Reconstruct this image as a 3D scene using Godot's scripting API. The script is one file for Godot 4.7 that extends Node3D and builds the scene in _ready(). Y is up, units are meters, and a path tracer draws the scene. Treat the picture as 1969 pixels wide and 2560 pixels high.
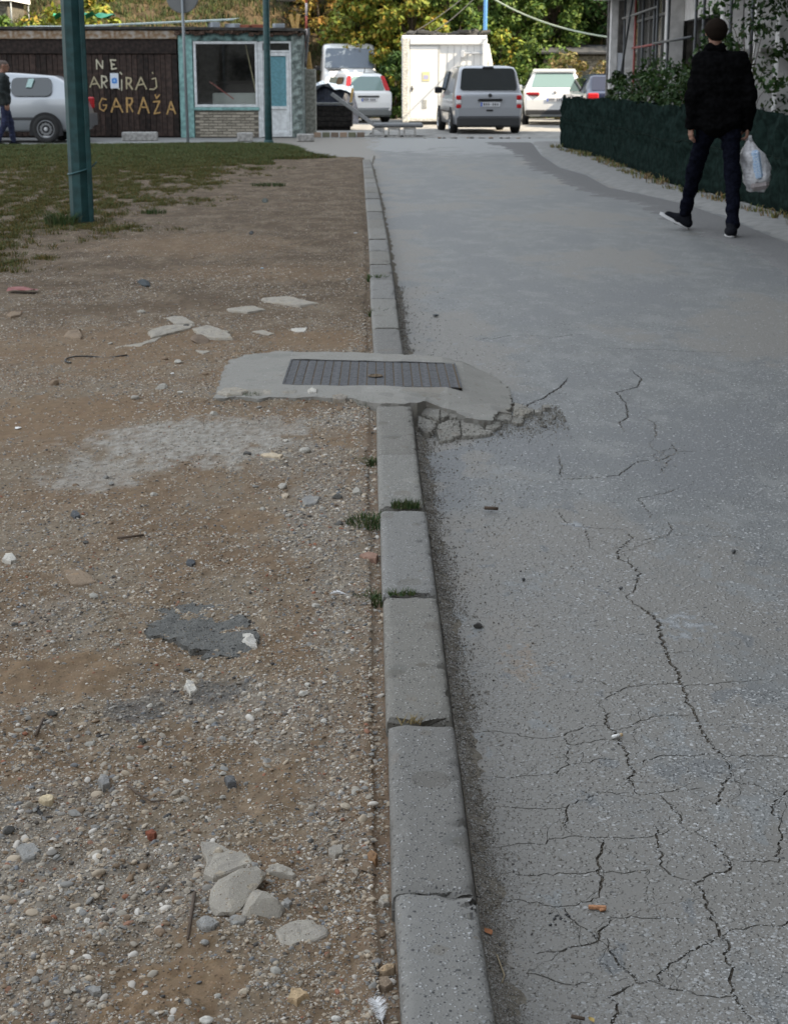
extends Node3D

# ------------------------------------------------------------------ mesh builder
class B:
	var st := SurfaceTool.new()
	var tint := Color.WHITE
	func _init(smooth := false) -> void:
		st.begin(Mesh.PRIMITIVE_TRIANGLES)
		st.set_smooth_group(0 if smooth else 0xFFFFFFFF)
	func tri(a: Vector3, b: Vector3, c: Vector3) -> void:   # counter-clockwise seen from outside
		st.set_color(tint)
		st.add_vertex(a); st.add_vertex(c); st.add_vertex(b)
	func quad(a: Vector3, b: Vector3, c: Vector3, d: Vector3) -> void:
		tri(a, b, c); tri(a, c, d)
	func box(c: Vector3, s: Vector3, bs := Basis.IDENTITY, bev := 0.0) -> void:
		var h := s * 0.5
		if bev <= 0.0:
			var p := []
			for i in 8:
				p.append(c + bs * Vector3(h.x if i & 1 else -h.x, h.y if i & 2 else -h.y, h.z if i & 4 else -h.z))
			quad(p[0], p[2], p[3], p[1]); quad(p[4], p[5], p[7], p[6])
			quad(p[0], p[4], p[6], p[2]); quad(p[1], p[3], p[7], p[5])
			quad(p[0], p[1], p[5], p[4]); quad(p[2], p[6], p[7], p[3])
			return
		var e := h - Vector3.ONE * bev
		for ax in 3:
			for sg in [-1.0, 1.0]:
				var u := (ax + 1) % 3
				var v := (ax + 2) % 3
				var q := []
				for k in [[-1, -1], [1, -1], [1, 1], [-1, 1]]:
					var w := Vector3.ZERO
					w[ax] = sg * h[ax]; w[u] = k[0] * e[u]; w[v] = k[1] * e[v]
					q.append(c + bs * w)
				if sg > 0: quad(q[0], q[1], q[2], q[3])
				else: quad(q[0], q[3], q[2], q[1])
		for ax in 3:
			var u2 := (ax + 1) % 3
			var v2 := (ax + 2) % 3
			for su in [-1.0, 1.0]:
				for sv in [-1.0, 1.0]:
					var q2 := []
					for k2 in [[-1, 0], [1, 0], [1, 1], [-1, 1]]:
						var w2 := Vector3.ZERO
						w2[ax] = k2[0] * e[ax]
						w2[u2] = su * (h[u2] if k2[1] == 0 else e[u2])
						w2[v2] = sv * (e[v2] if k2[1] == 0 else h[v2])
						q2.append(c + bs * w2)
					if su * sv > 0: quad(q2[0], q2[1], q2[2], q2[3])
					else: quad(q2[0], q2[3], q2[2], q2[1])
		for sx in [-1.0, 1.0]:
			for sy in [-1.0, 1.0]:
				for sz in [-1.0, 1.0]:
					var a1 := c + bs * Vector3(sx * h.x, sy * e.y, sz * e.z)
					var a2 := c + bs * Vector3(sx * e.x, sy * h.y, sz * e.z)
					var a3 := c + bs * Vector3(sx * e.x, sy * e.y, sz * h.z)
					if sx * sy * sz > 0: tri(a1, a2, a3)
					else: tri(a1, a3, a2)
	func ring(c: Vector3, ax: Vector3, r: float, n: int, squash := 1.0) -> Array:
		var u := ax.cross(Vector3.UP if absf(ax.y) < 0.9 else Vector3.RIGHT).normalized()
		var v := u.cross(ax).normalized()
		var o := []
		for i in n:
			var t := TAU * i / n
			o.append(c + (u * cos(t) + v * sin(t) * squash) * r)
		return o
	func tube(pts: Array, rad: Array, n := 8, caps := true) -> void:
		var rs := []
		for i in pts.size():
			var d: Vector3 = (pts[mini(i + 1, pts.size() - 1)] - pts[maxi(i - 1, 0)]).normalized()
			rs.append(ring(pts[i], d, rad[mini(i, rad.size() - 1)], n))
		for i in pts.size() - 1:
			band(rs[i], rs[i + 1])
		if caps:
			fan(rs[0], pts[0], true); fan(rs[-1], pts[-1], false)
	func band(a: Array, b: Array, closed := true) -> void:
		var n := a.size()
		for i in (n if closed else n - 1):
			var j := (i + 1) % n
			quad(a[i], b[i], b[j], a[j])
	func fan(r: Array, c: Vector3, flip := false) -> void:
		for i in r.size():
			var j := (i + 1) % r.size()
			if flip: tri(c, r[i], r[j])
			else: tri(c, r[j], r[i])
	func lathe(prof: Array, n: int, xf := Transform3D.IDENTITY) -> void:   # profile of Vector2(radius, y) running upwards
		var rs := []
		for p in prof:
			var o := []
			for i in n:
				var t := TAU * i / n
				o.append(xf * Vector3(p.x * cos(t), p.y, -p.x * sin(t)))
			rs.append(o)
		for i in prof.size() - 1:
			for k in n:
				var j := (k + 1) % n
				quad(rs[i][k], rs[i][j], rs[i + 1][j], rs[i + 1][k])
		if prof[0].x > 0.0001: fan(rs[0], xf * Vector3(0, prof[0].y, 0), false)
		if prof[-1].x > 0.0001: fan(rs[-1], xf * Vector3(0, prof[-1].y, 0), true)
	func prism(poly: PackedVector2Array, d0: float, d1: float, xf := Transform3D.IDENTITY, inset := 0.0) -> void:   # polygon in local x, y pushed along z
		if Geometry2D.is_polygon_clockwise(poly):
			poly.reverse()
		var ix := Geometry2D.triangulate_polygon(poly)
		var n := poly.size()
		var top := poly
		if inset > 0.0:
			var o := Geometry2D.offset_polygon(poly, -inset)
			if o.size() == 1 and o[0].size() == n: top = o[0]
		for k in range(0, ix.size(), 3):
			var a := poly[ix[k]]; var b := poly[ix[k + 1]]; var c := poly[ix[k + 2]]
			if (b - a).cross(c - a) < 0:
				var t := b; b = c; c = t
			tri(xf * Vector3(a.x, a.y, d1), xf * Vector3(b.x, b.y, d1), xf * Vector3(c.x, c.y, d1))
			tri(xf * Vector3(a.x, a.y, d0), xf * Vector3(c.x, c.y, d0), xf * Vector3(b.x, b.y, d0))
		for i in n:
			var p := poly[i]; var q := poly[(i + 1) % n]
			quad(xf * Vector3(p.x, p.y, d0), xf * Vector3(q.x, q.y, d0), xf * Vector3(q.x, q.y, d1), xf * Vector3(p.x, p.y, d1))
	func grid(rows: Array) -> void:
		for i in rows.size() - 1:
			band(rows[i], rows[i + 1], false)
	func done(normals := true) -> ArrayMesh:
		if normals: st.generate_normals()
		return st.commit()

# ------------------------------------------------------------------ helpers
var rng := RandomNumberGenerator.new()
var taken := {}
var M := {}
var n1 := FastNoiseLite.new()
var n2 := FastNoiseLite.new()
var n3 := FastNoiseLite.new()

func lin(r: float, g: float, b: float) -> Color:
	return Color(r, g, b).linear_to_srgb()

func mat(key: String, c: Color, rough := 0.8, metal := 0.0, spec := 0.5) -> StandardMaterial3D:
	var m := StandardMaterial3D.new()
	m.resource_name = key
	m.albedo_color = c; m.roughness = rough; m.metallic = metal; m.metallic_specular = spec
	M[key] = m
	return m

func numbered(n: String) -> String:
	if not taken.has(n):
		taken[n] = 0
		return n
	taken[n] += 1
	return "%s_%03d" % [n, taken[n]]

func tag(o: Node, label: String, category: String, group := "") -> Node:
	o.set_meta("label", label); o.set_meta("category", category)
	if group: o.set_meta("group", group)
	return o

func thing(n: String, label: String, category: String, at := Vector3.ZERO, turn := 0.0, group := "") -> Node3D:
	var o := Node3D.new()
	o.name = numbered(n)
	add_child(o)
	o.position = at; o.rotation.y = turn
	tag(o, label, category, group)
	return o

func part(parent: Node, n: String, mesh: Mesh, m: Material) -> MeshInstance3D:
	var o := MeshInstance3D.new()
	o.mesh = mesh; o.material_override = m
	o.name = numbered(n) if parent == self else n
	parent.add_child(o, true)
	return o

func bpart(parent: Node, n: String, m: Material, c: Vector3, s: Vector3, bev := 0.0, bs := Basis.IDENTITY) -> MeshInstance3D:
	var b := B.new()
	b.box(c, s, bs, bev)
	return part(parent, n, b.done(), m)

func struct(n: String, mesh: Mesh, m: Material) -> MeshInstance3D:
	var o := part(self, n, mesh, m)
	o.set_meta("kind", "structure")
	return o

func poly_of(a: Array) -> PackedVector2Array:
	var p := PackedVector2Array()
	for i in range(0, a.size(), 2):
		p.append(Vector2(a[i], a[i + 1]))
	return p

func interp(tab: PackedVector2Array, x: float) -> float:   # x ascending
	if x <= tab[0].x: return tab[0].y
	for i in tab.size() - 1:
		if x <= tab[i + 1].x:
			return lerpf(tab[i].y, tab[i + 1].y, (x - tab[i].x) / maxf(1e-6, tab[i + 1].x - tab[i].x))
	return tab[-1].y

# ------------------------------------------------------------------ computed textures
func sprite(r: float, col: Color, soft: float, square: float) -> Image:
	var s := int(ceil(r)) * 2 + 3
	var im := Image.create(s, s, false, Image.FORMAT_RGBA8)
	var c := Vector2(s, s) * 0.5
	var ph := rng.randf() * TAU
	var k1 := rng.randf_range(0.0, 0.3)
	var k2 := rng.randf_range(0.0, 0.18)
	var st := rng.randf_range(0.6, 1.0)
	for y in s:
		for x in s:
			var d := Vector2(x + 0.5, y + 0.5) - c
			d = d.rotated(ph)
			d.y /= st
			var a := d.angle()
			var rr := r * (1.0 - k1 * absf(sin(a * 2.0)) * square - k2 * sin(a * 3.0 + ph))
			var al := clampf((rr - d.length()) / maxf(soft, 0.01) + 0.5, 0.0, 1.0)
			im.set_pixel(x, y, Color(col.r, col.g, col.b, al * col.a))
	return im

func speckle(size: int, base: Color, layers: Array) -> Array:
	# layers: [count, smallest r, largest r, [colours], opacity, height 0..1]
	var al := Image.create(size, size, false, Image.FORMAT_RGBA8)
	al.fill(base)
	var hi := Image.create(size, size, false, Image.FORMAT_RGBA8)
	hi.fill(Color(0.4, 0.4, 0.4))
	for L in layers:
		var sa := []
		var sh := []
		for k in 40:
			var t := rng.randf()
			var r: float = lerpf(L[1], L[2], t * t)
			var c: Color = L[3][rng.randi() % L[3].size()]
			c = c * rng.randf_range(0.85, 1.15)
			c.a = L[4]
			var keep := rng.state
			sa.append(sprite(r, c, 1.2, 1.0))
			rng.state = keep
			sh.append(sprite(r, Color(L[5], L[5], L[5], L[4]), maxf(1.5, r * 0.7), 1.0))
		for k in L[0]:
			var i := rng.randi() % 40
			var s: Image = sa[i]
			var w := s.get_width()
			var p := Vector2i(rng.randi() % size, rng.randi() % size)
			var rc := Rect2i(0, 0, w, w)
			var xs := [p.x]
			var ys := [p.y]
			if p.x + w > size: xs.append(p.x - size)
			if p.y + w > size: ys.append(p.y - size)
			for x in xs:
				for y in ys:
					al.blend_rect(s, rc, Vector2i(x, y))
					hi.blend_rect(sh[i], rc, Vector2i(x, y))
	return [ImageTexture.create_from_image(al), ImageTexture.create_from_image(hi)]

func grain(key: String, tex: Array, tile: float, relief: float, rough := 0.9, spec := 0.4) -> StandardMaterial3D:
	var m := mat(key, Color.WHITE, rough, 0.0, spec)
	m.albedo_texture = tex[0]
	m.uv1_triplanar = true; m.uv1_world_triplanar = true
	m.uv1_scale = Vector3.ONE / tile
	m.uv1_triplanar_sharpness = 4.0
	if relief > 0.0:
		m.heightmap_enabled = true
		m.heightmap_texture = tex[1]
		m.heightmap_scale = relief
	return m

var shared := {}
var rock_tex := []

func mottled(key: String, c0: Color, c1: Color, scale: float, rough := 0.85, metal := 0.0, bump := 0.0, spec := 0.4) -> StandardMaterial3D:
	# two tones of one stuff mixed by noise; materials whose tones differ only in depth share a grey texture
	var rr := c0.r / maxf(c1.r, 0.001)
	var rg := c0.g / maxf(c1.g, 0.001)
	var rb := c0.b / maxf(c1.b, 0.001)
	var plain := maxf(rr, maxf(rg, rb)) - minf(rr, minf(rg, rb)) < 0.13
	var mid := snappedf((rr + rg + rb) / 3.0, 0.1)
	var id := ("grey%.1f_%d" % [mid, key.hash() % 2]) if plain else key
	if not shared.has(id):
		var nt := NoiseTexture2D.new()
		nt.width = 256; nt.height = 256; nt.seamless = true
		var fn := FastNoiseLite.new()
		fn.seed = id.hash() % 1000
		fn.frequency = 0.02; fn.fractal_octaves = 5
		nt.noise = fn
		var g := Gradient.new()
		g.set_color(0, Color(mid, mid, mid) if plain else c0); g.set_color(1, Color.WHITE if plain else c1)
		g.set_offset(0, 0.25); g.set_offset(1, 0.75)
		nt.color_ramp = g
		shared[id] = nt
	var m := mat(key, c1 if plain else Color.WHITE, rough, metal, spec)
	m.albedo_texture = shared[id]
	m.uv1_triplanar = true; m.uv1_world_triplanar = true
	m.uv1_scale = Vector3.ONE / scale
	if bump > 0.0:
		m.heightmap_enabled = true; m.heightmap_texture = shared[id]; m.heightmap_scale = bump
	return m

func rock_mesh(sd: int, cuts: int, flat: bool) -> ArrayMesh:
	var r := RandomNumberGenerator.new()
	r.seed = sd
	var t := (1.0 + sqrt(5.0)) / 2.0
	var v: Array = [Vector3(-1, t, 0), Vector3(1, t, 0), Vector3(-1, -t, 0), Vector3(1, -t, 0), Vector3(0, -1, t), Vector3(0, 1, t), Vector3(0, -1, -t), Vector3(0, 1, -t), Vector3(t, 0, -1), Vector3(t, 0, 1), Vector3(-t, 0, -1), Vector3(-t, 0, 1)]
	var f := [0, 11, 5, 0, 5, 1, 0, 1, 7, 0, 7, 10, 0, 10, 11, 1, 5, 9, 5, 11, 4, 11, 10, 2, 10, 7, 6, 7, 1, 8, 3, 9, 4, 3, 4, 2, 3, 2, 6, 3, 6, 8, 3, 8, 9, 4, 9, 5, 2, 4, 11, 6, 2, 10, 8, 6, 7, 9, 8, 1]
	for i in v.size(): v[i] = v[i].normalized()
	for k in cuts:
		var g := []
		var mid := {}
		for i in range(0, f.size(), 3):
			var id := []
			for e in 3:
				var a: int = f[i + e]
				var b: int = f[i + (e + 1) % 3]
				var key := mini(a, b) * 10000 + maxi(a, b)
				if not mid.has(key):
					mid[key] = v.size()
					v.append((v[a] + v[b]).normalized())
				id.append(mid[key])
			g.append_array([f[i], id[0], id[2], f[i + 1], id[1], id[0], f[i + 2], id[2], id[1], id[0], id[1], id[2]])
		f = g
	var planes := []
	for k in (11 if flat else 7):
		var d := Vector3(r.randfn(), r.randfn(), r.randfn()).normalized()
		planes.append([d, r.randf_range(0.48, 0.8) if flat else r.randf_range(0.55, 0.85)])
	for i in v.size():
		var p: Vector3 = v[i] * r.randf_range(0.93, 1.05)
		for pl in planes:
			var dd: float = p.dot(pl[0]) - pl[1]
			if dd > 0.0: p -= pl[0] * dd * 0.9
		v[i] = p
	var b := B.new(not flat)
	for i in range(0, f.size(), 3):
		b.tri(v[f[i]], v[f[i + 1]], v[f[i + 2]])
	return b.done()

func scatter(n: String, label: String, mesh: Mesh, m: Material, xf: Array, cols: PackedColorArray, kind := "stuff") -> void:
	var mm := MultiMesh.new()
	mm.transform_format = MultiMesh.TRANSFORM_3D
	mm.use_colors = true
	mm.mesh = mesh
	mm.instance_count = xf.size()
	for i in xf.size():
		mm.set_instance_transform(i, xf[i])
		mm.set_instance_color(i, cols[i])
	var o := MultiMeshInstance3D.new()
	o.name = numbered(n)
	o.multimesh = mm
	o.material_override = m
	o.set_meta("kind", kind)
	o.set_meta("label", label)
	o.set_meta("category", "gravel" if n.contains("gravel") or n.contains("grit") else "grass" if n.contains("grass") else "chips")
	add_child(o)

func _ready() -> void:
	rng.seed = 4711
	# camera, sky, sun, exposure
	var cam := Camera3D.new()
	cam.name = "camera"
	cam.fov = 35.324
	cam.far = 400.0
	cam.near = 0.05
	var at := CameraAttributesPhysical.new()
	at.frustum_focal_length = 35.0
	at.exposure_aperture = 11.0
	at.frustum_focus_distance = 3.2
	cam.attributes = at
	cam.position = Vector3(0, 1.35, 0)
	cam.rotation_degrees = Vector3(-15.051, 0, 0)
	add_child(cam)
	cam.fov = 35.324
	var we := WorldEnvironment.new()
	we.name = "environment"
	var env := Environment.new()
	env.background_mode = Environment.BG_SKY
	env.tonemap_mode = Environment.TONE_MAPPER_LINEAR
	env.tonemap_exposure = 2.65
	env.sdfgi_enabled = true; env.ssao_enabled = true; env.ssil_enabled = true
	var sky := Sky.new()
	var sm := ProceduralSkyMaterial.new()
	sm.sky_top_color = Color(0.765, 0.80, 0.845)
	sm.sky_horizon_color = Color(0.905, 0.902, 0.895)
	sm.sky_curve = 0.25
	sm.ground_bottom_color = Color(0.25, 0.24, 0.22)
	sm.ground_horizon_color = Color(0.6, 0.62, 0.64)
	sky.sky_material = sm
	env.sky = sky
	we.environment = env
	add_child(we)
	var sun := DirectionalLight3D.new()
	sun.name = "sun"
	sun.light_energy = 1.5
	sun.light_color = Color(1.0, 0.93, 0.82)
	sun.light_angular_distance = 0.5
	sun.shadow_enabled = true
	sun.look_at_from_position(Vector3(0.85, 0.74, 0.24), Vector3.ZERO)
	add_child(sun)
	# noise
	n1.seed = 5; n1.frequency = 0.01; n1.fractal_octaves = 3
	n2.seed = 9; n2.frequency = 0.01; n2.fractal_octaves = 2
	for k in KERB:
		kerb_l.append(Vector2(-k[0], k[1])); kerb_r.append(Vector2(-k[0], k[2]))
	edge = poly_of(EDGE)
	grass_line = poly_of(GRASS)
	M["old_asphalt_fine"] = grain("old_asphalt_fine", speckle(512, lin(0.138, 0.133, 0.124), [
		[9000, 1.0, 2.6, [lin(0.065, 0.064, 0.06), lin(0.2, 0.192, 0.176), lin(0.15, 0.144, 0.13)], 0.85, 0.6],
		[700, 2.0, 5.5, [lin(0.22, 0.215, 0.205), lin(0.27, 0.25, 0.22), lin(0.05, 0.05, 0.05), lin(0.17, 0.14, 0.1)], 0.85, 0.8]]), 0.3, 0.7, 0.95, 0.25)
	rock_tex = speckle(512, Color(0.8, 0.8, 0.8), [
		[30, 20.0, 70.0, [Color(0.66, 0.66, 0.68), Color(0.92, 0.9, 0.86), Color(0.85, 0.78, 0.68)], 0.3, 0.45],
		[9000, 1.0, 2.2, [Color(0.68, 0.68, 0.68), Color(0.95, 0.94, 0.92), Color(0.78, 0.75, 0.7)], 0.7, 0.55],
		[500, 1.5, 4.0, [Color(0.42, 0.4, 0.38), Color(1, 1, 0.98), Color(0.72, 0.62, 0.5)], 0.7, 0.25]])
	var t0 := Time.get_ticks_msec()
	var lap := func(s: String) -> void: print(s, " ", Time.get_ticks_msec() - t0)
	build_road(); lap.call("road")
	build_soil(); lap.call("soil")
	build_yard_floor(); build_kerb(); build_gutter(); build_apron(); build_footway(); lap.call("kerb")
	build_gravel(); lap.call("gravel")
	build_traced(); build_remnant(); build_road_grit(); build_grass(); litter(); lap.call("small")
	build_garage(); build_hut(); build_container(); build_posts(); build_house(); build_block_behind(); build_fence(); build_yard(); lap.call("buildings")
	build_bank(); lap.call("bank")
	build_cars(); lap.call("cars")
	build_plants(); lap.call("plants")
	build_people(); lap.call("people")

# ------------------------------------------------------------------ the ground
var kerb_l := PackedVector2Array()
var kerb_r := PackedVector2Array()
var edge := PackedVector2Array()
var grass_line := PackedVector2Array()

func kl(z: float) -> float: return interp(kerb_l, -z)
func kr(z: float) -> float: return interp(kerb_r, -z)

func zone(x: float, z: float) -> Array:   # sand, pale gravel, concrete, dark
	var w := [0.0, 0.0, 0.0, 0.0]
	if z < -16.0: return w
	var wob := n2.get_noise_2d(x * 900.0, z * 500.0) * 0.5 + n1.get_noise_2d(x * 4000.0, z * 2500.0) * 0.22
	for q in ZONES:
		var dx: float = (x - q[1]) / q[3]
		if dx > 1.5 or dx < -1.5: continue
		var dz: float = (z - q[2]) / q[4]
		if dz > 1.5 or dz < -1.5: continue
		var e := 1.0 - sqrt(dx * dx + dz * dz) + wob
		var k: float = smoothstep(-0.15, 0.3, e) * q[5]
		if k > w[q[0]]: w[q[0]] = k
	return w

func soil_h(x: float, z: float) -> float:
	var d := kl(z) - x
	var far := clampf((-z - 2.0) / 4.0, 0.0, 1.0)
	var a := clampf(d / 0.45, 0.0, 1.0)
	var h := 0.056 + 0.022 * far
	h += n2.get_noise_2d(x * 120.0, z * 90.0) * 0.05 * a * lerpf(0.45, 0.2, far)
	h += n1.get_noise_2d(x * 700.0, z * 600.0) * (0.008 + 0.012 * a) * (1.0 - far)
	h += n1.get_noise_2d(x * 190.0, z * 170.0 + 90.0) * 0.009 * a * far
	h += n1.get_noise_2d(x * 3000.0 + 50.0, z * 3000.0) * 0.005 * (1.0 - far)
	if z > -7.7 and z < -5.8 and x > -1.1:   # soil banked up against the concrete pad
		var away := maxf(maxf(z + 6.42, -0.74 - x), 0.0)
		h = maxf(h, 0.088 - away * 0.16 + n1.get_noise_2d(x * 1500.0, z * 1500.0) * 0.012)
	if z < -20.0: h = minf(h, 0.115)
	if d < 0.03: h -= 0.012
	if x < -0.5 or z < -24.0:
		var zf := interp(edge, x)
		var over := z - zf   # positive on the verge
		if over < 0.8:
			h = lerpf(-0.1, h, smoothstep(-0.1, 0.7, over + n2.get_noise_2d(x * 300.0, z * 300.0) * 0.2))
	return h

func grass_amount(x: float, z: float) -> float:
	if z > -10.0: return 0.0
	var d := interp(grass_line, -z) - x + n2.get_noise_2d(x * 130.0, z * 60.0) * 1.1
	var g := smoothstep(-0.5, 0.9, d)
	var dry := smoothstep(24.5, 30.0, -z + n2.get_noise_2d(x * 60.0, z * 50.0) * 2.0)
	return g * lerpf(clampf(0.36 + n1.get_noise_2d(x * 330.0, z * 120.0) * 1.2, 0.06, 0.85), 1.0, dry)

func soil_color(x: float, z: float, w: Array) -> Color:
	var a := n2.get_noise_2d(x * 260.0 + 90.0, z * 160.0)
	var b := n1.get_noise_2d(x * 2600.0, z * 2000.0)
	a *= 1.0 - 0.6 * smoothstep(6.0, 10.0, -z)
	var c := Color(0.19, 0.132, 0.083).lerp(Color(0.215, 0.17, 0.121), clampf(0.42 + a * 1.3 + b * 0.35, 0.0, 1.0))
	if z < -7.0: c = c.lerp(Color(0.105, 0.075, 0.048), smoothstep(7.0, 10.0, -z) * clampf(0.8 - a * 1.6 - b * 0.6, 0.0, 1.0))
	c = c.lerp(Color(0.205, 0.138, 0.082), w[0] * 0.85)
	c = c.lerp(Color(0.235, 0.212, 0.18), w[1] * 0.6)
	c = c.lerp(Color(0.34, 0.318, 0.28), w[2] * clampf(0.85 + b * 0.9, 0.3, 1.0))
	c = c.lerp(Color(0.10, 0.098, 0.094), w[3] * 0.7)
	var g := grass_amount(x, z)
	c = c.lerp(Color(0.085, 0.07, 0.04), g * 0.85)
	var dk := kl(z) - x
	if dk < 0.1 and z > -6.0: c = c.lerp(Color(0.19, 0.13, 0.09), clampf(0.6 - dk * 8.0 + b * 0.6, 0.0, 0.7))
	var v := 1.0 + b * 0.22 + rng.randf_range(-0.10, 0.10)
	return Color(c.r * v, c.g * v, c.b * v)

func build_soil() -> void:
	var rows := 760
	var cols := 190
	var vs := PackedVector3Array()
	var cs := PackedColorArray()
	var ix := PackedInt32Array()
	for i in rows + 1:
		var z := -1.75 * pow(37.5 / 1.75, float(i) / rows)
		var w := 0.42 * -z + 1.2
		var x0 := kl(z) + 0.004
		if z < -29.0: x0 += (z + 29.0) * 0.06
		for j in cols + 1:
			var t := float(j) / cols
			var x := x0 - w * (t * 0.6 + t * t * 0.4)
			vs.append(Vector3(x, soil_h(x, z), z))
			cs.append(soil_color(x, z, zone(x, z)))
	var nn := cols + 1
	for i in rows:
		for j in cols:
			var a := i * nn + j
			ix.append_array(PackedInt32Array([a, a + 1, a + nn, a + 1, a + nn + 1, a + nn]))
	var arr := []
	arr.resize(Mesh.ARRAY_MAX)
	arr[Mesh.ARRAY_VERTEX] = vs
	arr[Mesh.ARRAY_COLOR] = cs
	arr[Mesh.ARRAY_INDEX] = ix
	var st := SurfaceTool.new()
	var am := ArrayMesh.new()
	am.add_surface_from_arrays(Mesh.PRIMITIVE_TRIANGLES, arr)
	st.create_from(am, 0)
	st.generate_normals()
	var m := grain("soil", speckle(512, Color(0.86, 0.86, 0.86), [
		[9000, 1.0, 1.8, [Color(0.7, 0.7, 0.7), Color(1, 1, 1), Color(0.9, 0.86, 0.8)], 0.8, 0.55],
		[1600, 1.6, 3.4, [Color(1, 1, 1), Color(0.62, 0.62, 0.62), Color(0.9, 0.85, 0.78)], 0.75, 0.8]]), 0.45, 0.25, 0.95, 0.3)
	m.vertex_color_use_as_albedo = true
	m.albedo_color = lin(1.2, 1.2, 1.2)
	struct("ground", st.commit(), m)

func pick(pal: Array) -> Color:
	var t := 0.0
	for p in pal: t += p[0]
	var r := rng.randf() * t
	for p in pal:
		r -= p[0]
		if r <= 0.0: return Color(p[1], p[2], p[3])
	return Color(pal[0][1], pal[0][2], pal[0][3])

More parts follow.
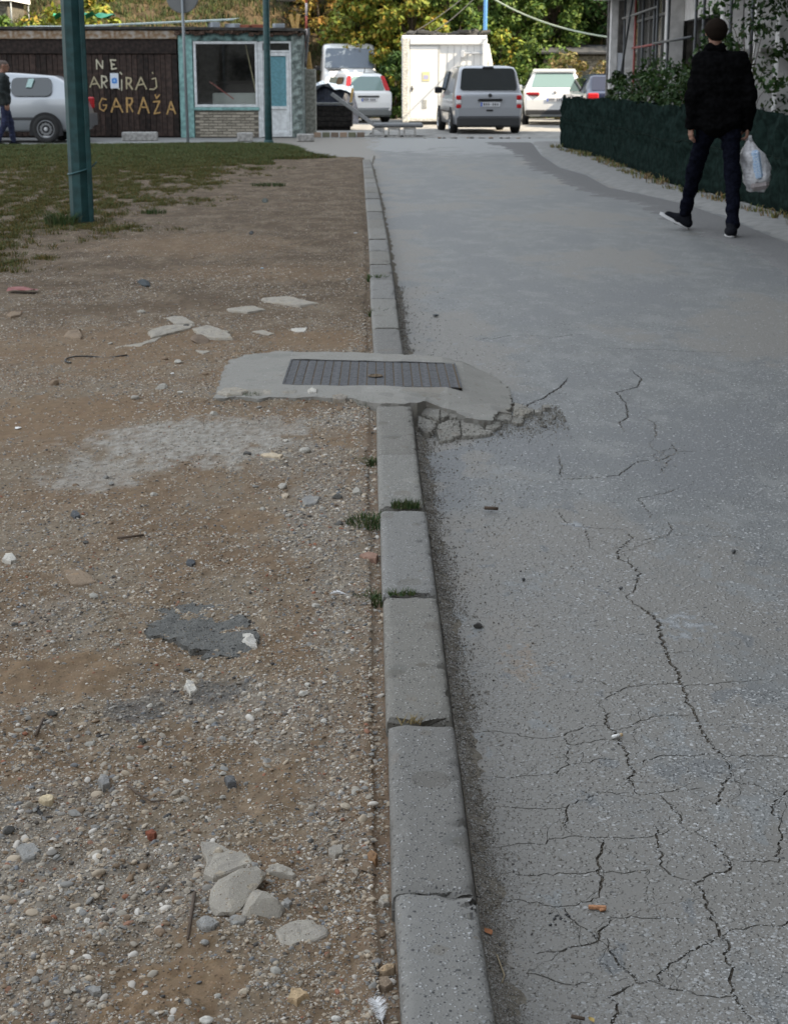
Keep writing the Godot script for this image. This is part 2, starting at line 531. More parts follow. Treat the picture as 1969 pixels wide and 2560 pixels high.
func build_gravel() -> void:
	var pal := [[3.4, 0.35, 0.315, 0.26], [2.6, 0.43, 0.355, 0.265], [1.8, 0.23, 0.225, 0.21], [1.0, 0.17, 0.18, 0.19], [1.0, 0.06, 0.06, 0.06], [2.4, 0.2, 0.14, 0.09], [1.3, 0.58, 0.54, 0.48], [0.25, 0.26, 0.11, 0.065]]
	var xa := [[], [], []]
	var ca := [PackedColorArray(), PackedColorArray(), PackedColorArray()]
	var n := 0
	while n < 640000:
		n += 1
		var z := -1.85 * pow(1.0 - rng.randf() * 0.985, -1.0 / 1.35)
		if n % 3 == 0: z = -6.0 * pow(29.0 / 6.0, rng.randf())
		if z < -30.0: continue
		var x := kl(z) - 0.004 - rng.randf() * (0.36 * -z + 1.15)
		var w := zone(x, z)
		var lump := n1.get_noise_2d(x * 1500.0, z * 1100.0 + 700.0)
		var p: float = (0.62 if z > -4.8 else 0.45) + lump * 0.55
		p = lerpf(p, 0.10 + lump * 0.2, w[0])
		p = lerpf(p, 0.95, w[1])
		p = lerpf(p, 0.55, w[2])
		var dk := kl(z) - x
		if dk < 0.12: p = maxf(p, 0.75 + lump)
		if z < -9.0: p = clampf(0.3 + lump * 1.6 + n2.get_noise_2d(x * 90.0, z * 50.0) * 0.9, 0.05, 0.9)
		var g := grass_amount(x, z)
		p *= 1.0 - g * 0.9
		if rng.randf() > p: continue
		var lo := maxf(0.0009, 0.0005 * -z)
		var r := lo * pow(1.0 - rng.randf() * 0.995, -1.0 / 2.5)
		var big: float = 0.0038 + 0.0018 * w[1]
		if x < -0.3 and z > -3.2: big += 0.0016
		if dk < 0.05 and z > -6.0: big = 0.007
		if r > big * 1.6: r = big * rng.randf_range(0.5, 1.3)
		if z < -6.0: r = minf(r, lo * 3.4)
		var c := pick(pal)
		if w[2] > 0.5: c = c.lerp(Color(0.36, 0.34, 0.3), 0.65)
		if w[3] > 0.5: c = c.lerp(Color(0.11, 0.11, 0.11), 0.5)
		c = c.lerp(Color(0.21, 0.168, 0.125), rng.randf_range(0.0, 0.45) if z > -7.0 else rng.randf_range(0.1, 0.6))
		var bs := Basis.from_euler(Vector3(rng.randf_range(-0.5, 0.5), rng.randf() * TAU, rng.randf_range(-0.5, 0.5)))
		bs = bs * Basis.from_scale(Vector3(r * rng.randf_range(0.9, 1.5), r * rng.randf_range(0.4, 0.85), r * rng.randf_range(0.8, 1.2)))
		var k := rng.randi() % 3
		xa[k].append(Transform3D(bs, Vector3(x, soil_h(x, z) + r * rng.randf_range(-0.25, 0.15), z)))
		ca[k].append(c)
	var m := mat("pebble", Color.WHITE, 0.92, 0.0, 0.3)
	m.vertex_color_use_as_albedo = true
	scatter("gravel", "fine mixed gravel and grit over the bare dirt left of the kerb", rock_mesh(3, 1, false), m, xa[0], ca[0])
	scatter("angular_gravel", "angular crushed gravel mixed into the dirt left of the kerb", rock_mesh(8, 0, true), m, xa[1], ca[1])
	scatter("rounded_gravel", "rounded small gravel spread over the dirt left of the kerb", rock_mesh(15, 1, false), m, xa[2], ca[2])
	# single stones that show one by one
	var meshes := [rock_mesh(21, 1, true), rock_mesh(22, 1, false), rock_mesh(23, 2, true), rock_mesh(24, 1, true)]
	var mats := []
	for c in [Color(0.33, 0.31, 0.27), Color(0.40, 0.34, 0.26), Color(0.235, 0.226, 0.208), Color(0.46, 0.435, 0.385), Color(0.1, 0.096, 0.088), Color(0.22, 0.16, 0.11)]:
		mats.append(mottled("stone%d" % mats.size(), lin(c.r * 0.75, c.g * 0.75, c.b * 0.74), lin(c.r * 1.25, c.g * 1.25, c.b * 1.25), 0.05, 0.92, 0.0, 0.1, 0.3))
	var names := ["pale_stone", "cream_stone", "grey_stone", "white_stone", "dark_stone", "brown_stone"]
	var words := ["pale grey", "cream", "mid grey", "whitish", "dark", "brown"]
	var made := 0
	while made < 170:
		var z := -2.0 * pow(1.0 - rng.randf() * 0.97, -1.0 / 1.5)
		if z < -13.0: continue
		var x := kl(z) - 0.01 - rng.randf() * (0.22 * -z + 0.1)
		var w := zone(x, z)
		if rng.randf() > 0.35 + w[1] * 0.6 - w[0] * 0.25: continue
		var k := 0
		var u := rng.randf()
		for t in [0.3, 0.5, 0.7, 0.8, 0.88]:
			if u > t: k += 1
		var r := (0.0058 + rng.randf() * rng.randf() * 0.009) * clampf(-z / 3.2, 0.8, 2.4)
		var where := "close to the kerb" if kl(z) - x < 0.16 else "near the bottom of the picture" if z > -2.9 else "in the middle distance" if z > -5.5 else "beyond the broken concrete patch"
		var o := part(self, names[k], meshes[rng.randi() % 4], mats[k])
		tag(o, "small %s stone lying loose on the gravelly dirt %s" % [words[k], where], "stone", "small %s stones on the dirt %s" % [words[k], where])
		o.transform = Transform3D(Basis.from_euler(Vector3(rng.randf_range(-0.3, 0.3), rng.randf() * TAU, rng.randf_range(-0.3, 0.3))) * Basis.from_scale(Vector3(r * rng.randf_range(1.0, 1.5), r * rng.randf_range(0.5, 0.8), r)), Vector3(x, soil_h(x, z) + r * 0.2, z))
		made += 1

func slab(b: B, poly: PackedVector2Array, y0: float, y1: float, rough: float, dome := 0.0, step := 0.02, tilt := false) -> void:
	# an irregular stone or concrete piece: plan outline in x, z; rounded shoulders, uneven top
	if Geometry2D.is_polygon_clockwise(poly): poly.reverse()
	var fine := PackedVector2Array()
	for i in poly.size():
		var p := poly[i]; var q := poly[(i + 1) % poly.size()]
		var n := maxi(1, int((q - p).length() / step))
		var nrm := (q - p).orthogonal().normalized()
		for k in n:
			var t := float(k) / n
			fine.append(p.lerp(q, t) + nrm * n1.get_noise_2d((p.x + t) * 900.0, p.y * 900.0 + t * 500.0) * step * (1.3 if tilt else 0.5))
	var c := Vector2.ZERO
	for p in fine: c += p / fine.size()
	var hh := y1 - y0
	var rings := []
	var prof := [[1.03, 0.0], [1.0, 0.55], [0.965, 0.9], [0.9, 1.0], [0.6, 1.0], [0.3, 1.0]]
	if dome > 0.003: prof = [[1.05, 0.0], [1.0, 0.5], [0.95, 0.84], [0.85, 1.0], [0.6, 1.0], [0.3, 1.0]]
	for k in 5: prof.append([0.75 - 0.15 * k, 1.0])
	prof.sort_custom(func(u, v): return u[0] > v[0])
	for L in prof:
		var o := []
		for p in fine:
			var d: Vector2 = (p - c)
			var inset: float = minf((1.0 - L[0]) * d.length(), hh * 1.2 if L[0] > 0.83 else 10.0)
			var q: Vector2 = c + d * (1.0 - inset / maxf(0.0001, d.length()))
			var y: float = y0 + hh * L[1]
			if tilt: y += (mound(q) - y1) * L[1]
			if L[1] > 0.3: y += n1.get_noise_2d(q.x * 3500.0, q.y * 3500.0) * rough + dome * (1.0 - L[0])
			o.append(Vector3(q.x, y, q.y))
		rings.append(o)
	# outline is counter-clockwise in x, z (z up on paper), so seen from above it runs clockwise
	for i in rings.size() - 1:
		var a: Array = rings[i]; var d2: Array = rings[i + 1]
		for k in a.size():
			var j := (k + 1) % a.size()
			b.quad(a[k], d2[k], d2[j], a[j])
	if tilt: y1 = mound(c)
	b.fan(rings[-1], Vector3(c.x, y1 + dome + n1.get_noise_2d(c.x * 3500.0, c.y * 3500.0) * rough, c.y), false)

func mound(p: Vector2) -> float:   # the broken asphalt rises from the road to the pad
	return clampf(0.05 - (p.y + 6.42) * 0.1, 0.01, 0.055) * (1.0 - 0.7 * smoothstep(0.12, 0.5, p.x))

func build_traced() -> void:
	for q in TRACED:
		var col := Color(q[1], q[2], q[3])
		var key := "st%.2f%.2f%.2f" % [q[1], q[2], q[3]]
		if not M.has(key):
			var m := grain(key, rock_tex, 0.22, 0.5, 0.95, 0.25)
			m.albedo_color = lin(col.r * 1.5, col.g * 1.5, col.b * 1.5)
			M[key] = m
		var p := poly_of(q[5])
		var c := Vector2.ZERO
		for v in p: c += v / p.size()
		var h := soil_h(c.x, c.y)
		var lo := h
		for v in p: lo = minf(lo, soil_h(v.x, v.y))
		var b := B.new(false)
		var size := (p[0] - p[p.size() / 2]).length()
		if q[0] > 0.03 and not q[4].contains("slab") and not q[4].contains("pad"):
			# a free lying stone: long axis along the widest spread of its outline
			var far := [p[0], p[1], 0.0]
			for u in p:
				for v in p:
					if (u - v).length() > far[2]: far = [u, v, (u - v).length()]
			var ax: Vector2 = (far[1] - far[0]).normalized()
			var wide := 0.0
			for v in p: wide = maxf(wide, absf((v - c).dot(ax.orthogonal())))
			var o := part(self, "stone", rock_mesh(int(c.x * -1000.0) % 97 + 3, 2, true), M[key])
			o.transform = Transform3D(Basis(Vector3(ax.x, 0, ax.y), Vector3.UP, Vector3(-ax.y, 0, ax.x)) * Basis.from_scale(Vector3(far[2] * 0.56, q[0] * 0.62, wide * 0.95)), Vector3(c.x, h + q[0] * 0.1, c.y + q[0] * 0.3))
			tag(o, q[4], "stone", "stones and slabs on the dirt")
			continue
		slab(b, p, lo - 0.012, h + q[0] * (0.6 if q[0] > 0.03 else 0.5), minf(0.004, q[0] * 0.2), q[0] * 0.12, clampf(size * 0.14, 0.006, 0.05))
		var nm := "stone" if q[0] > 0.0125 else "flat_stone"
		if q[4].contains("plaster"): nm = "plaster_slab"
		elif q[4].contains("slab"): nm = "stone_slab"
		tag(part(self, nm, b.done(), M[key]), q[4], "stone", "stones and slabs on the dirt")

func dust(x: float, z: float) -> Color:
	var d := x - kr(z)
	var a := n2.get_noise_2d(x * 250.0, z * 150.0)
	var b := n1.get_noise_2d(x * 2200.0, z * 1500.0)
	var c := n2.get_noise_2d(x * 60.0 + 400.0, z * 28.0)
	var br := clampf(0.62 - d * 1.5 + a * 0.55 + b * 0.2, 0.0, 0.8)
	br = maxf(br, clampf(c * 1.6 + a * 0.6 - 0.14 + b * 0.25, 0.0, 0.5))
	var col := Color(0.19, 0.168, 0.136)
	var dk := clampf(-c * 1.5 - a * 0.8 - 0.12 + b * 0.3, 0.0, 0.6)
	if dk > br:
		col = Color(0.115, 0.119, 0.122)
		br = dk
	var mott := n1.get_noise_2d(x * 420.0 + 60.0, z * 230.0) + 0.6 * n1.get_noise_2d(x * 1300.0, z * 700.0 + 33.0)
	if absf(mott) * 0.7 > br:
		col = Color(0.215, 0.213, 0.205) if mott > 0.0 else Color(0.1, 0.101, 0.1)
		br = minf(absf(mott) * 0.7, 0.4)
	if z < -26.0:   # pale dust carried over from the side street
		var pl := clampf((-z - 29.5) * 0.22 + a * 0.7 + c * 0.4, 0.0, 0.75)
		if pl > br:
			col = Color(0.25, 0.25, 0.242)
			br = pl
	# rusty stain and pale spatters
	var rust := Vector2((x - 0.31) / 0.05, (z + 3.62) / 0.12).length() - b * 1.4
	if rust < 0.75: col = col.lerp(Color(0.25, 0.15, 0.07), 0.6); br = maxf(br, 0.5 * (1.0 - rust))
	for s in [[0.575, -4.86, 0.06, 0.05], [0.74, -3.9, 0.07, 0.11]]:
		var q := Vector2((x - s[0]) / s[2], (z - s[1]) / s[3]).length() + b * 1.6 + a
		if q < 0.7: col = Color(0.38, 0.39, 0.4); br = clampf((0.6 - q) * 0.9, 0.0, 0.45)
	col = col.linear_to_srgb()
	col.a = br
	return col

func dust_map(w: int, h: int, x0: float, x1: float, z0: float, z1: float) -> ImageTexture:
	var im := Image.create(w, h, false, Image.FORMAT_RGBA8)
	for y in h:
		var z := lerpf(z0, z1, (y + 0.5) / h)
		for x in w:
			im.set_pixel(x, y, dust(lerpf(x0, x1, (x + 0.5) / w), z))
	return ImageTexture.create_from_image(im)

func build_road() -> void:
	var tex := speckle(2048, lin(0.134, 0.136, 0.131), [
		[90000, 1.0, 2.2, [lin(0.085, 0.086, 0.083), lin(0.2, 0.2, 0.192), lin(0.155, 0.157, 0.15)], 0.75, 0.42],
		[20000, 1.8, 4.2, [lin(0.3, 0.305, 0.295), lin(0.24, 0.236, 0.222), lin(0.2, 0.202, 0.195), lin(0.055, 0.055, 0.052), lin(0.06, 0.06, 0.058)], 0.9, 0.62],
		[7500, 3.0, 6.6, [lin(0.33, 0.335, 0.325), lin(0.26, 0.255, 0.24), lin(0.4, 0.4, 0.39), lin(0.22, 0.225, 0.22)], 0.92, 0.8]])
	var near := grain("asphalt_near", tex, 1.75, 0.8, 0.6, 0.5)
	near.detail_enabled = true
	near.detail_blend_mode = BaseMaterial3D.BLEND_MODE_MIX
	near.detail_uv_layer = BaseMaterial3D.DETAIL_UV_2
	near.detail_albedo = dust_map(460, 1300, -0.4, 2.2, -1.6, -9.6)
	var far: StandardMaterial3D = near.duplicate()
	far.resource_name = "asphalt_far"
	far.detail_albedo = dust_map(480, 1300, -3.0, 11.0, 7.0, -45.0)
	M["asphalt"] = far
	# cracks as thin openings in the sheet
	var polys := []
	for q in CRACKS:
		var p := poly_of(q[1])
		var line := PackedVector2Array()
		for i in p.size() - 1:
			var n := maxi(1, int((p[i + 1] - p[i]).length() / 0.011))
			var nr := (p[i + 1] - p[i]).orthogonal().normalized()
			for k in n:
				line.append(p[i].lerp(p[i + 1], float(k) / n) + nr * rng.randf_range(-0.005, 0.005))
		line.append(p[-1])
		var l := PackedVector2Array()
		var r := PackedVector2Array()
		for i in line.size():
			var t := float(i) / (line.size() - 1)
			var d := (line[mini(i + 1, line.size() - 1)] - line[maxi(i - 1, 0)]).normalized().orthogonal()
			var w: float = q[0] * 0.00054 * rng.randf_range(0.8, 1.15) * clampf(minf(t, 1.0 - t) * 8.0, 0.4, 1.0) * clampf(-line[i].y / 3.6, 0.85, 1.6)
			l.append(line[i] + d * w)
			r.append(line[i] - d * w)
		r.reverse()
		l.append_array(r)
		var bb := Rect2(l[0], Vector2.ZERO)
		for v in l: bb = bb.expand(v)
		polys.append([l, bb])
	# fine links between the cracks, so that they make a web
	var made := 0
	var tries := 0
	while made < 46 and tries < 4000:
		tries += 1
		var qa: Array = polys[rng.randi() % CRACKS.size()]
		var qb: Array = polys[rng.randi() % CRACKS.size()]
		if qa == qb: continue
		var a: Vector2 = qa[0][rng.randi() % qa[0].size()]
		var b2: Vector2 = qb[0][rng.randi() % qb[0].size()]
		var gap := (a - b2).length()
		if gap < 0.05 or gap > 0.07 * -a.y or a.y < -6.5 or absf(a.x - b2.x) > absf(a.y - b2.y) * 3.0: continue
		var w := 0.0007 * clampf(-a.y / 3.0, 0.8, 2.0)
		var n := maxi(3, int(gap / 0.012))
		var l := PackedVector2Array()
		var r := PackedVector2Array()
		var nr := (b2 - a).orthogonal().normalized()
		var bow := rng.randf_range(-0.25, 0.25) * gap
		for i in n + 1:
			var t := float(i) / n
			var p := a.lerp(b2, t) + nr * (bow * sin(PI * t) + rng.randf_range(-0.005, 0.005) * clampf(minf(t, 1.0 - t) * 8.0, 0.0, 1.0))
			var ww := w * rng.randf_range(0.6, 1.2)
			l.append(p + nr * ww); r.append(p - nr * ww)
		r.reverse()
		l.append_array(r)
		var bb := Rect2(l[0], Vector2.ZERO)
		for v in l: bb = bb.expand(v)
		polys.append([l, bb])
		made += 1
	crack_lines = polys
	var st := SurfaceTool.new()
	st.begin(Mesh.PRIMITIVE_TRIANGLES)
	var z := -1.6
	while z > -9.3:
		var z2 := z - 0.2
		var x := 0.0
		while x < 2.19:
			var lo := minf(kr(z), kr(z2)) - 0.05 if x == 0.0 else x
			tile(st, Rect2(lo, z2, x + 0.2 - lo, 0.2), polys, 0)
			x += 0.2
		z = z2
	st.index()
	st.generate_normals()
	struct("road", st.commit(), near)
	var b := B.new()
	b.quad(Vector3(-0.4, -0.0045, -9.6), Vector3(-0.4, -0.0045, -1.5), Vector3(2.3, -0.0045, -1.5), Vector3(2.3, -0.0045, -9.6))
	struct("road_base", b.done(), mottled("crackdirt", lin(0.06, 0.052, 0.042), lin(0.11, 0.094, 0.074), 0.06, 1.0, 0.0, 0.2, 0.1))
	# the rest of the road and the side street
	st = SurfaceTool.new()
	st.begin(Mesh.PRIMITIVE_TRIANGLES)
	for q in [Rect2(2.2, -9.4, 9.0, 16.0), Rect2(-3.0, -45.0, 14.0, 35.6), Rect2(-34.0, -45.0, 31.0, 16.0), Rect2(-34.0, -80.0, 60.0, 35.0), Rect2(-0.05, -1.6, 2.25, 9.0)]:
		var n := Vector2i(maxi(1, int(q.size.x / 1.0)), maxi(1, int(q.size.y / 1.0)))
		for i in n.x:
			for j in n.y:
				var a := Vector2(q.position.x + q.size.x * i / n.x, q.position.y + q.size.y * j / n.y)
				var c := a + Vector2(q.size.x / n.x, q.size.y / n.y)
				for v in [a, Vector2(c.x, a.y), c, a, c, Vector2(a.x, c.y)]:
					st.set_uv2(Vector2((v.x + 3.0) / 14.0, (v.y - 7.0) / -52.0))
					st.add_vertex(Vector3(v.x, 0.0, v.y))
	st.generate_normals()
	struct("side_street", st.commit(), far)

var crack_lines := []

func tile(st: SurfaceTool, rc: Rect2, polys: Array, depth: int) -> void:
	var ps := [PackedVector2Array([rc.position, rc.position + Vector2(rc.size.x, 0), rc.end, rc.position + Vector2(0, rc.size.y)])]
	for q in polys:
		if not rc.intersects(q[1]): continue
		var nx := []
		for p in ps:
			for o in Geometry2D.clip_polygons(p, q[0]):
				if Geometry2D.is_polygon_clockwise(o):
					if depth < 6:
						var h := rc.size * 0.5
						for k in 4:
							tile(st, Rect2(rc.position + Vector2(h.x * (k & 1), h.y * (k >> 1)), h), polys, depth + 1)
						return
					continue
				nx.append(o)
		ps = nx
	var cut := []
	for p in ps:
		if p.size() < 3: continue
		var ix := Geometry2D.triangulate_polygon(p)
		if ix.is_empty():
			if depth < 7 and rc.size.x > 0.002:   # a piece that will not triangulate is cut finer
				var h := rc.size * 0.5
				for k in 4:
					tile(st, Rect2(rc.position + Vector2(h.x * (k & 1), h.y * (k >> 1)), h), polys, depth + 1)
				return
			continue
		cut.append(ix)
	var n := 0
	for p in ps:
		if p.size() < 3 or Geometry2D.triangulate_polygon(p).is_empty(): continue
		var ix: PackedInt32Array = cut[n]
		n += 1
		for k in range(0, ix.size(), 3):
			var a: Vector2 = p[ix[k]]; var b: Vector2 = p[ix[k + 1]]; var c: Vector2 = p[ix[k + 2]]
			if (b - a).cross(c - a) < 0:
				var t := b; b = c; c = t
			for v in [a, b, c]:
				put(st, v, 0.0)
		for i in p.size():
			var u: Vector2 = p[i]; var v: Vector2 = p[(i + 1) % p.size()]
			if on_rim(u, v, rc): continue
			for w in [[u, 0.0], [u, -0.012], [v, -0.012], [u, 0.0], [v, -0.012], [v, 0.0]]:
				put(st, w[0], w[1])

func put(st: SurfaceTool, v: Vector2, y: float) -> void:
	st.set_smooth_group(0xFFFFFFFF)
	st.set_uv2(Vector2((v.x + 0.4) / 2.6, (v.y + 1.6) / -8.0))
	st.add_vertex(Vector3(v.x, y, v.y))

func on_rim(u: Vector2, v: Vector2, rc: Rect2) -> bool:
	var e := 0.0004
	return (absf(u.x - rc.position.x) < e and absf(v.x - rc.position.x) < e) or (absf(u.x - rc.end.x) < e and absf(v.x - rc.end.x) < e) or (absf(u.y - rc.position.y) < e and absf(v.y - rc.position.y) < e) or (absf(u.y - rc.end.y) < e and absf(v.y - rc.end.y) < e)

func build_road_grit() -> void:
	var xa := []
	var ca := PackedColorArray()
	for n in 34000:   # loose grit swept against the kerb
		var z := -1.85 * pow(1.0 - rng.randf() * 0.9, -1.0 / 1.3)
		if z < -11.0: continue
		var d := absf(rng.randfn()) * (0.024 + 0.02 * n2.get_noise_2d(z * 300.0, 7.0))
		if n % 9 == 0: d = absf(rng.randfn()) * 0.2
		var x := kr(z) + 0.014 + d
		if z < -6.2 and z > -7.6: continue
		var r := maxf(0.0008, 0.0004 * -z) * pow(1.0 - rng.randf() * 0.98, -1.0 / 3.0)
		r = minf(r, 0.0042)
		var c := pick([[3.0, 0.22, 0.2, 0.17], [2.0, 0.17, 0.155, 0.135], [1.8, 0.33, 0.32, 0.3], [0.5, 0.09, 0.085, 0.08]])
		xa.append(Transform3D(Basis.from_euler(Vector3(rng.randf() * 6.0, rng.randf() * 6.0, 0)) * Basis.from_scale(Vector3(r, r * 0.7, r)), Vector3(x, gutter_h(x, z) + r * 0.3, z)))
		ca.append(c)
	for n in 2600:   # crumbs round the broken edge of the pad
		var x := rng.randf_range(0.07, 0.7)
		var z := -6.12 - x * 0.55 + rng.randfn() * 0.13
		var r := rng.randf_range(0.0015, 0.0045) * (1.0 + (2.0 if n % 40 == 0 else 0.0))
		var v := rng.randf_range(0.75, 1.2)
		xa.append(Transform3D(Basis.from_euler(Vector3(rng.randf() * 6.0, rng.randf() * 6.0, 0)) * Basis.from_scale(Vector3(r, r * 0.7, r)), Vector3(x, (mound(Vector2(x, z)) if n % 2 else 0.0) + r * 0.3, z)))
		ca.append(Color(0.2 * v, 0.188 * v, 0.165 * v))
	for q in crack_lines:   # crumbs along the cracks
		for v in q[0]:
			if rng.randf() > 0.8 or v.y < -6.5: continue
			var r := rng.randf_range(0.0007, 0.0021) * clampf(-v.y / 2.6, 0.8, 2.0)
			var c := pick([[3.0, 0.21, 0.19, 0.16], [1.0, 0.12, 0.11, 0.095], [1.5, 0.33, 0.32, 0.3]])
			xa.append(Transform3D(Basis.from_euler(Vector3(rng.randf() * 6.0, rng.randf() * 6.0, 0)) * Basis.from_scale(Vector3(r, r * 0.7, r)), Vector3(v.x + rng.randfn() * 0.004, rng.randf_range(-0.003, 0.0005), v.y + rng.randfn() * 0.004)))
			ca.append(c)
	scatter("grit", "fine grey brown grit swept along the foot of the kerb", rock_mesh(31, 0, true), M["pebble"], xa, ca)
	xa = []
	ca = PackedColorArray()
	for n in 80000:   # pale stones of the asphalt worn clear of the binder
		var z := -1.85 * pow(1.0 - rng.randf() * 0.95, -1.0 / 1.2)
		if z < -16.0: continue
		var x := kr(z) + 0.06 + rng.randf() * (0.3 * -z + 0.35)
		if x > 3.2: continue
		var patchy := n2.get_noise_2d(x * 220.0, z * 150.0 + 900.0)
		if rng.randf() > 0.62 + patchy * 0.8: continue
		var r := maxf(0.0015, 0.0006 * -z) * pow(1.0 - rng.randf() * 0.98, -1.0 / 3.0)
		r = minf(r, 0.0062)
		var c := pick([[3.0, 0.29, 0.292, 0.285], [2.0, 0.37, 0.37, 0.36], [1.5, 0.22, 0.21, 0.19], [0.7, 0.47, 0.47, 0.46], [0.8, 0.07, 0.07, 0.07]])
		c = c.lerp(Color(0.17, 0.16, 0.145), clampf(0.7 - (x - kr(z)) * 1.2, 0.15, 0.6))
		xa.append(Transform3D(Basis(Vector3.UP, rng.randf() * TAU) * Basis.from_scale(Vector3(r * rng.randf_range(0.9, 1.5), r * 0.16, r)), Vector3(x, 0.0, z)))
		ca.append(c)
	scatter("aggregate_chips", "pale stone chips showing in the worn asphalt of the road", rock_mesh(35, 1, true), M["pebble"], xa, ca)

func gutter_h(x: float, z: float) -> float:
	var d := x - kr(z)
	var w := 0.042 + 0.03 * n2.get_noise_2d(z * 260.0, 33.0) + 0.03 * n1.get_noise_2d(z * 1500.0, 9.0)
	return maxf(0.0, 0.02 * (1.0 - d / maxf(0.01, w)))

func build_gutter() -> void:
	var b := B.new(true)
	var rows := []
	for i in 420:
		var z := -1.6 * pow(30.0 / 1.6, i / 419.0)
		var o := []
		for k in 9:
			var d := 0.012 + 0.0165 * k
			var x := kr(z) + d
			var h := gutter_h(x, z)
			if k == 8 or h <= 0.0: h = -0.004
			o.append(Vector3(x, h + n1.get_noise_2d(x * 5000.0, z * 5000.0) * 0.002, z))
		rows.append(o)
	rows.reverse()
	b.grid(rows)
	var m := mottled("gutter_dirt", lin(0.12, 0.105, 0.084), lin(0.19, 0.168, 0.136), 0.07, 1.0, 0.0, 0.4, 0.2)
	struct("gutter_soil", b.done(), m)

func build_kerb() -> void:
	var tex := speckle(1024, lin(0.225, 0.216, 0.2), [
		[30000, 1.0, 1.9, [lin(0.12, 0.118, 0.115), lin(0.29, 0.285, 0.275), lin(0.22, 0.21, 0.195)], 0.85, 0.5],
		[9500, 1.6, 3.3, [lin(0.45, 0.45, 0.44), lin(0.56, 0.56, 0.55), lin(0.34, 0.34, 0.33), lin(0.08, 0.08, 0.08)], 0.9, 0.7],
		[500, 2.0, 4.2, [lin(0.36, 0.365, 0.37), lin(0.25, 0.22, 0.19), lin(0.1, 0.1, 0.1), lin(0.4, 0.4, 0.39)], 0.8, 0.7],
		[44, 12.0, 70.0, [lin(0.13, 0.11, 0.085), lin(0.2, 0.16, 0.12), lin(0.11, 0.11, 0.108), lin(0.3, 0.29, 0.27)], 0.26, 0.42],
		[60, 3.0, 9.0, [lin(0.08, 0.075, 0.07), lin(0.16, 0.13, 0.09)], 0.45, 0.3]])
	var m := grain("kerb_concrete", tex, 0.8, 0.6, 0.85, 0.4)
	var ms := []
	for q in [[0.8, 0.8, 0.8], [0.7, 0.69, 0.68], [0.85, 0.84, 0.81], [0.75, 0.73, 0.69]]:
		var mm: StandardMaterial3D = m.duplicate()
		mm.albedo_color = lin(q[0], q[1], q[2])
		mm.uv1_offset = Vector3(q[0] * 3.1, 0.0, q[2] * 2.3)
		ms.append(mm)
	var k := Node3D.new()
	k.name = "kerb"
	k.set_meta("kind", "structure")
	add_child(k)
	var idx := 0
	for s in STONES:
		var pieces := maxi(1, roundi((s[0] - s[1]) / 0.88)) if s[0] < -9.0 else 1
		for pc in pieces:
			var za: float = lerpf(s[0], s[1], float(pc) / pieces) - (0.006 if pc > 0 else 0.0)
			var zb: float = lerpf(s[0], s[1], float(pc + 1) / pieces)
			kerb_stone(k, ms[(idx * 5 + idx / 2) % 4], za, zb, idx)
			idx += 1

func kerb_stone(k: Node3D, m: Material, za: float, zb: float, idx: int) -> void:
	var b := B.new(true)
	var rows := []
	var n := 40 if za > -6.5 else 14
	var lift := n2.get_noise_2d(idx * 77.0, 3.0) * 0.008 + (0.006 if idx == 0 else 0.0)
	for i in n + 1:
		var t := float(i) / n
		var z := lerpf(za, zb, t)
		var l := kl(z); var r := kr(z)
		var y := 0.1 + lift
		var e := minf(t, 1.0 - t) * absf(za - zb)
		var rnd := 0.006 * (1.0 - clampf(e / 0.012, 0.0, 1.0))   # worn ends
		var prof := [[0.0, -0.05], [0.0, y - 0.02], [0.002, y - 0.007], [0.009, y - 0.001]]
		for q in 7: prof.append([lerpf(0.02, (r - l) - 0.02, q / 6.0), y])
		var R := r - l
		prof.append_array([[R - 0.008, y - 0.001], [R - 0.002, y - 0.005], [R + 0.001, y - 0.012], [R + 0.005, y - 0.04], [R + 0.012, -0.05]])
		var o := []
		for pi in prof.size():
			var p: Array = prof[pi]
			var x: float = l + p[0]
			var yy: float = p[1]
			var zz := z
			if yy > 0.0:
				yy += n1.get_noise_2d(x * 2600.0 + idx * 40.0, z * 2600.0) * 0.0016 - rnd
				var chip := n1.get_noise_2d(z * 3300.0 + idx * 91.0, p[0] * 2000.0)
				if pi > 9 and chip > 0.22: yy -= (chip - 0.22) * 0.02; x -= (chip - 0.22) * 0.02
				if pi > 0 and pi < 4 and chip < -0.25: yy += (chip + 0.25) * 0.02; x -= (chip + 0.25) * 0.02
			# broken ends
			var across: float = clampf(p[0] / R, 0.0, 1.0)
			if i == n or i == n - 1 or i <= 1:
				var j := n1.get_noise_2d(across * 900.0 + idx * 300.0, 11.0 if i > 1 else 60.0)
				zz += j * 0.012
				if idx == 0 and i >= n - 1: zz += smoothstep(0.5, 0.9, across) * 0.075
				if idx == 2 and i <= 1: zz += (0.012 - absf(across - 0.5) * 0.05)
				if idx == 3 and i <= 1: zz -= 0.004
			o.append(Vector3(x, yy, zz))
		rows.append(o)
	# rows run away from the camera (-z), columns run to +x: up = (-z) x (+x) turned round
	for i in n:
		var a: Array = rows[i]; var c: Array = rows[i + 1]
		for q in a.size() - 1:
			b.quad(a[q], a[q + 1], c[q + 1], c[q])
	b.st.set_smooth_group(0xFFFFFFFF)
	for e in [0, n]:
		var rr: Array = rows[e]
		var mid := Vector3.ZERO
		for v in rr: mid += v / rr.size()
		for q in rr.size() - 1:
			if e == 0: b.tri(mid, rr[q + 1], rr[q])
			else: b.tri(mid, rr[q], rr[q + 1])
	part(k, "kerb_stone", b.done(), m)

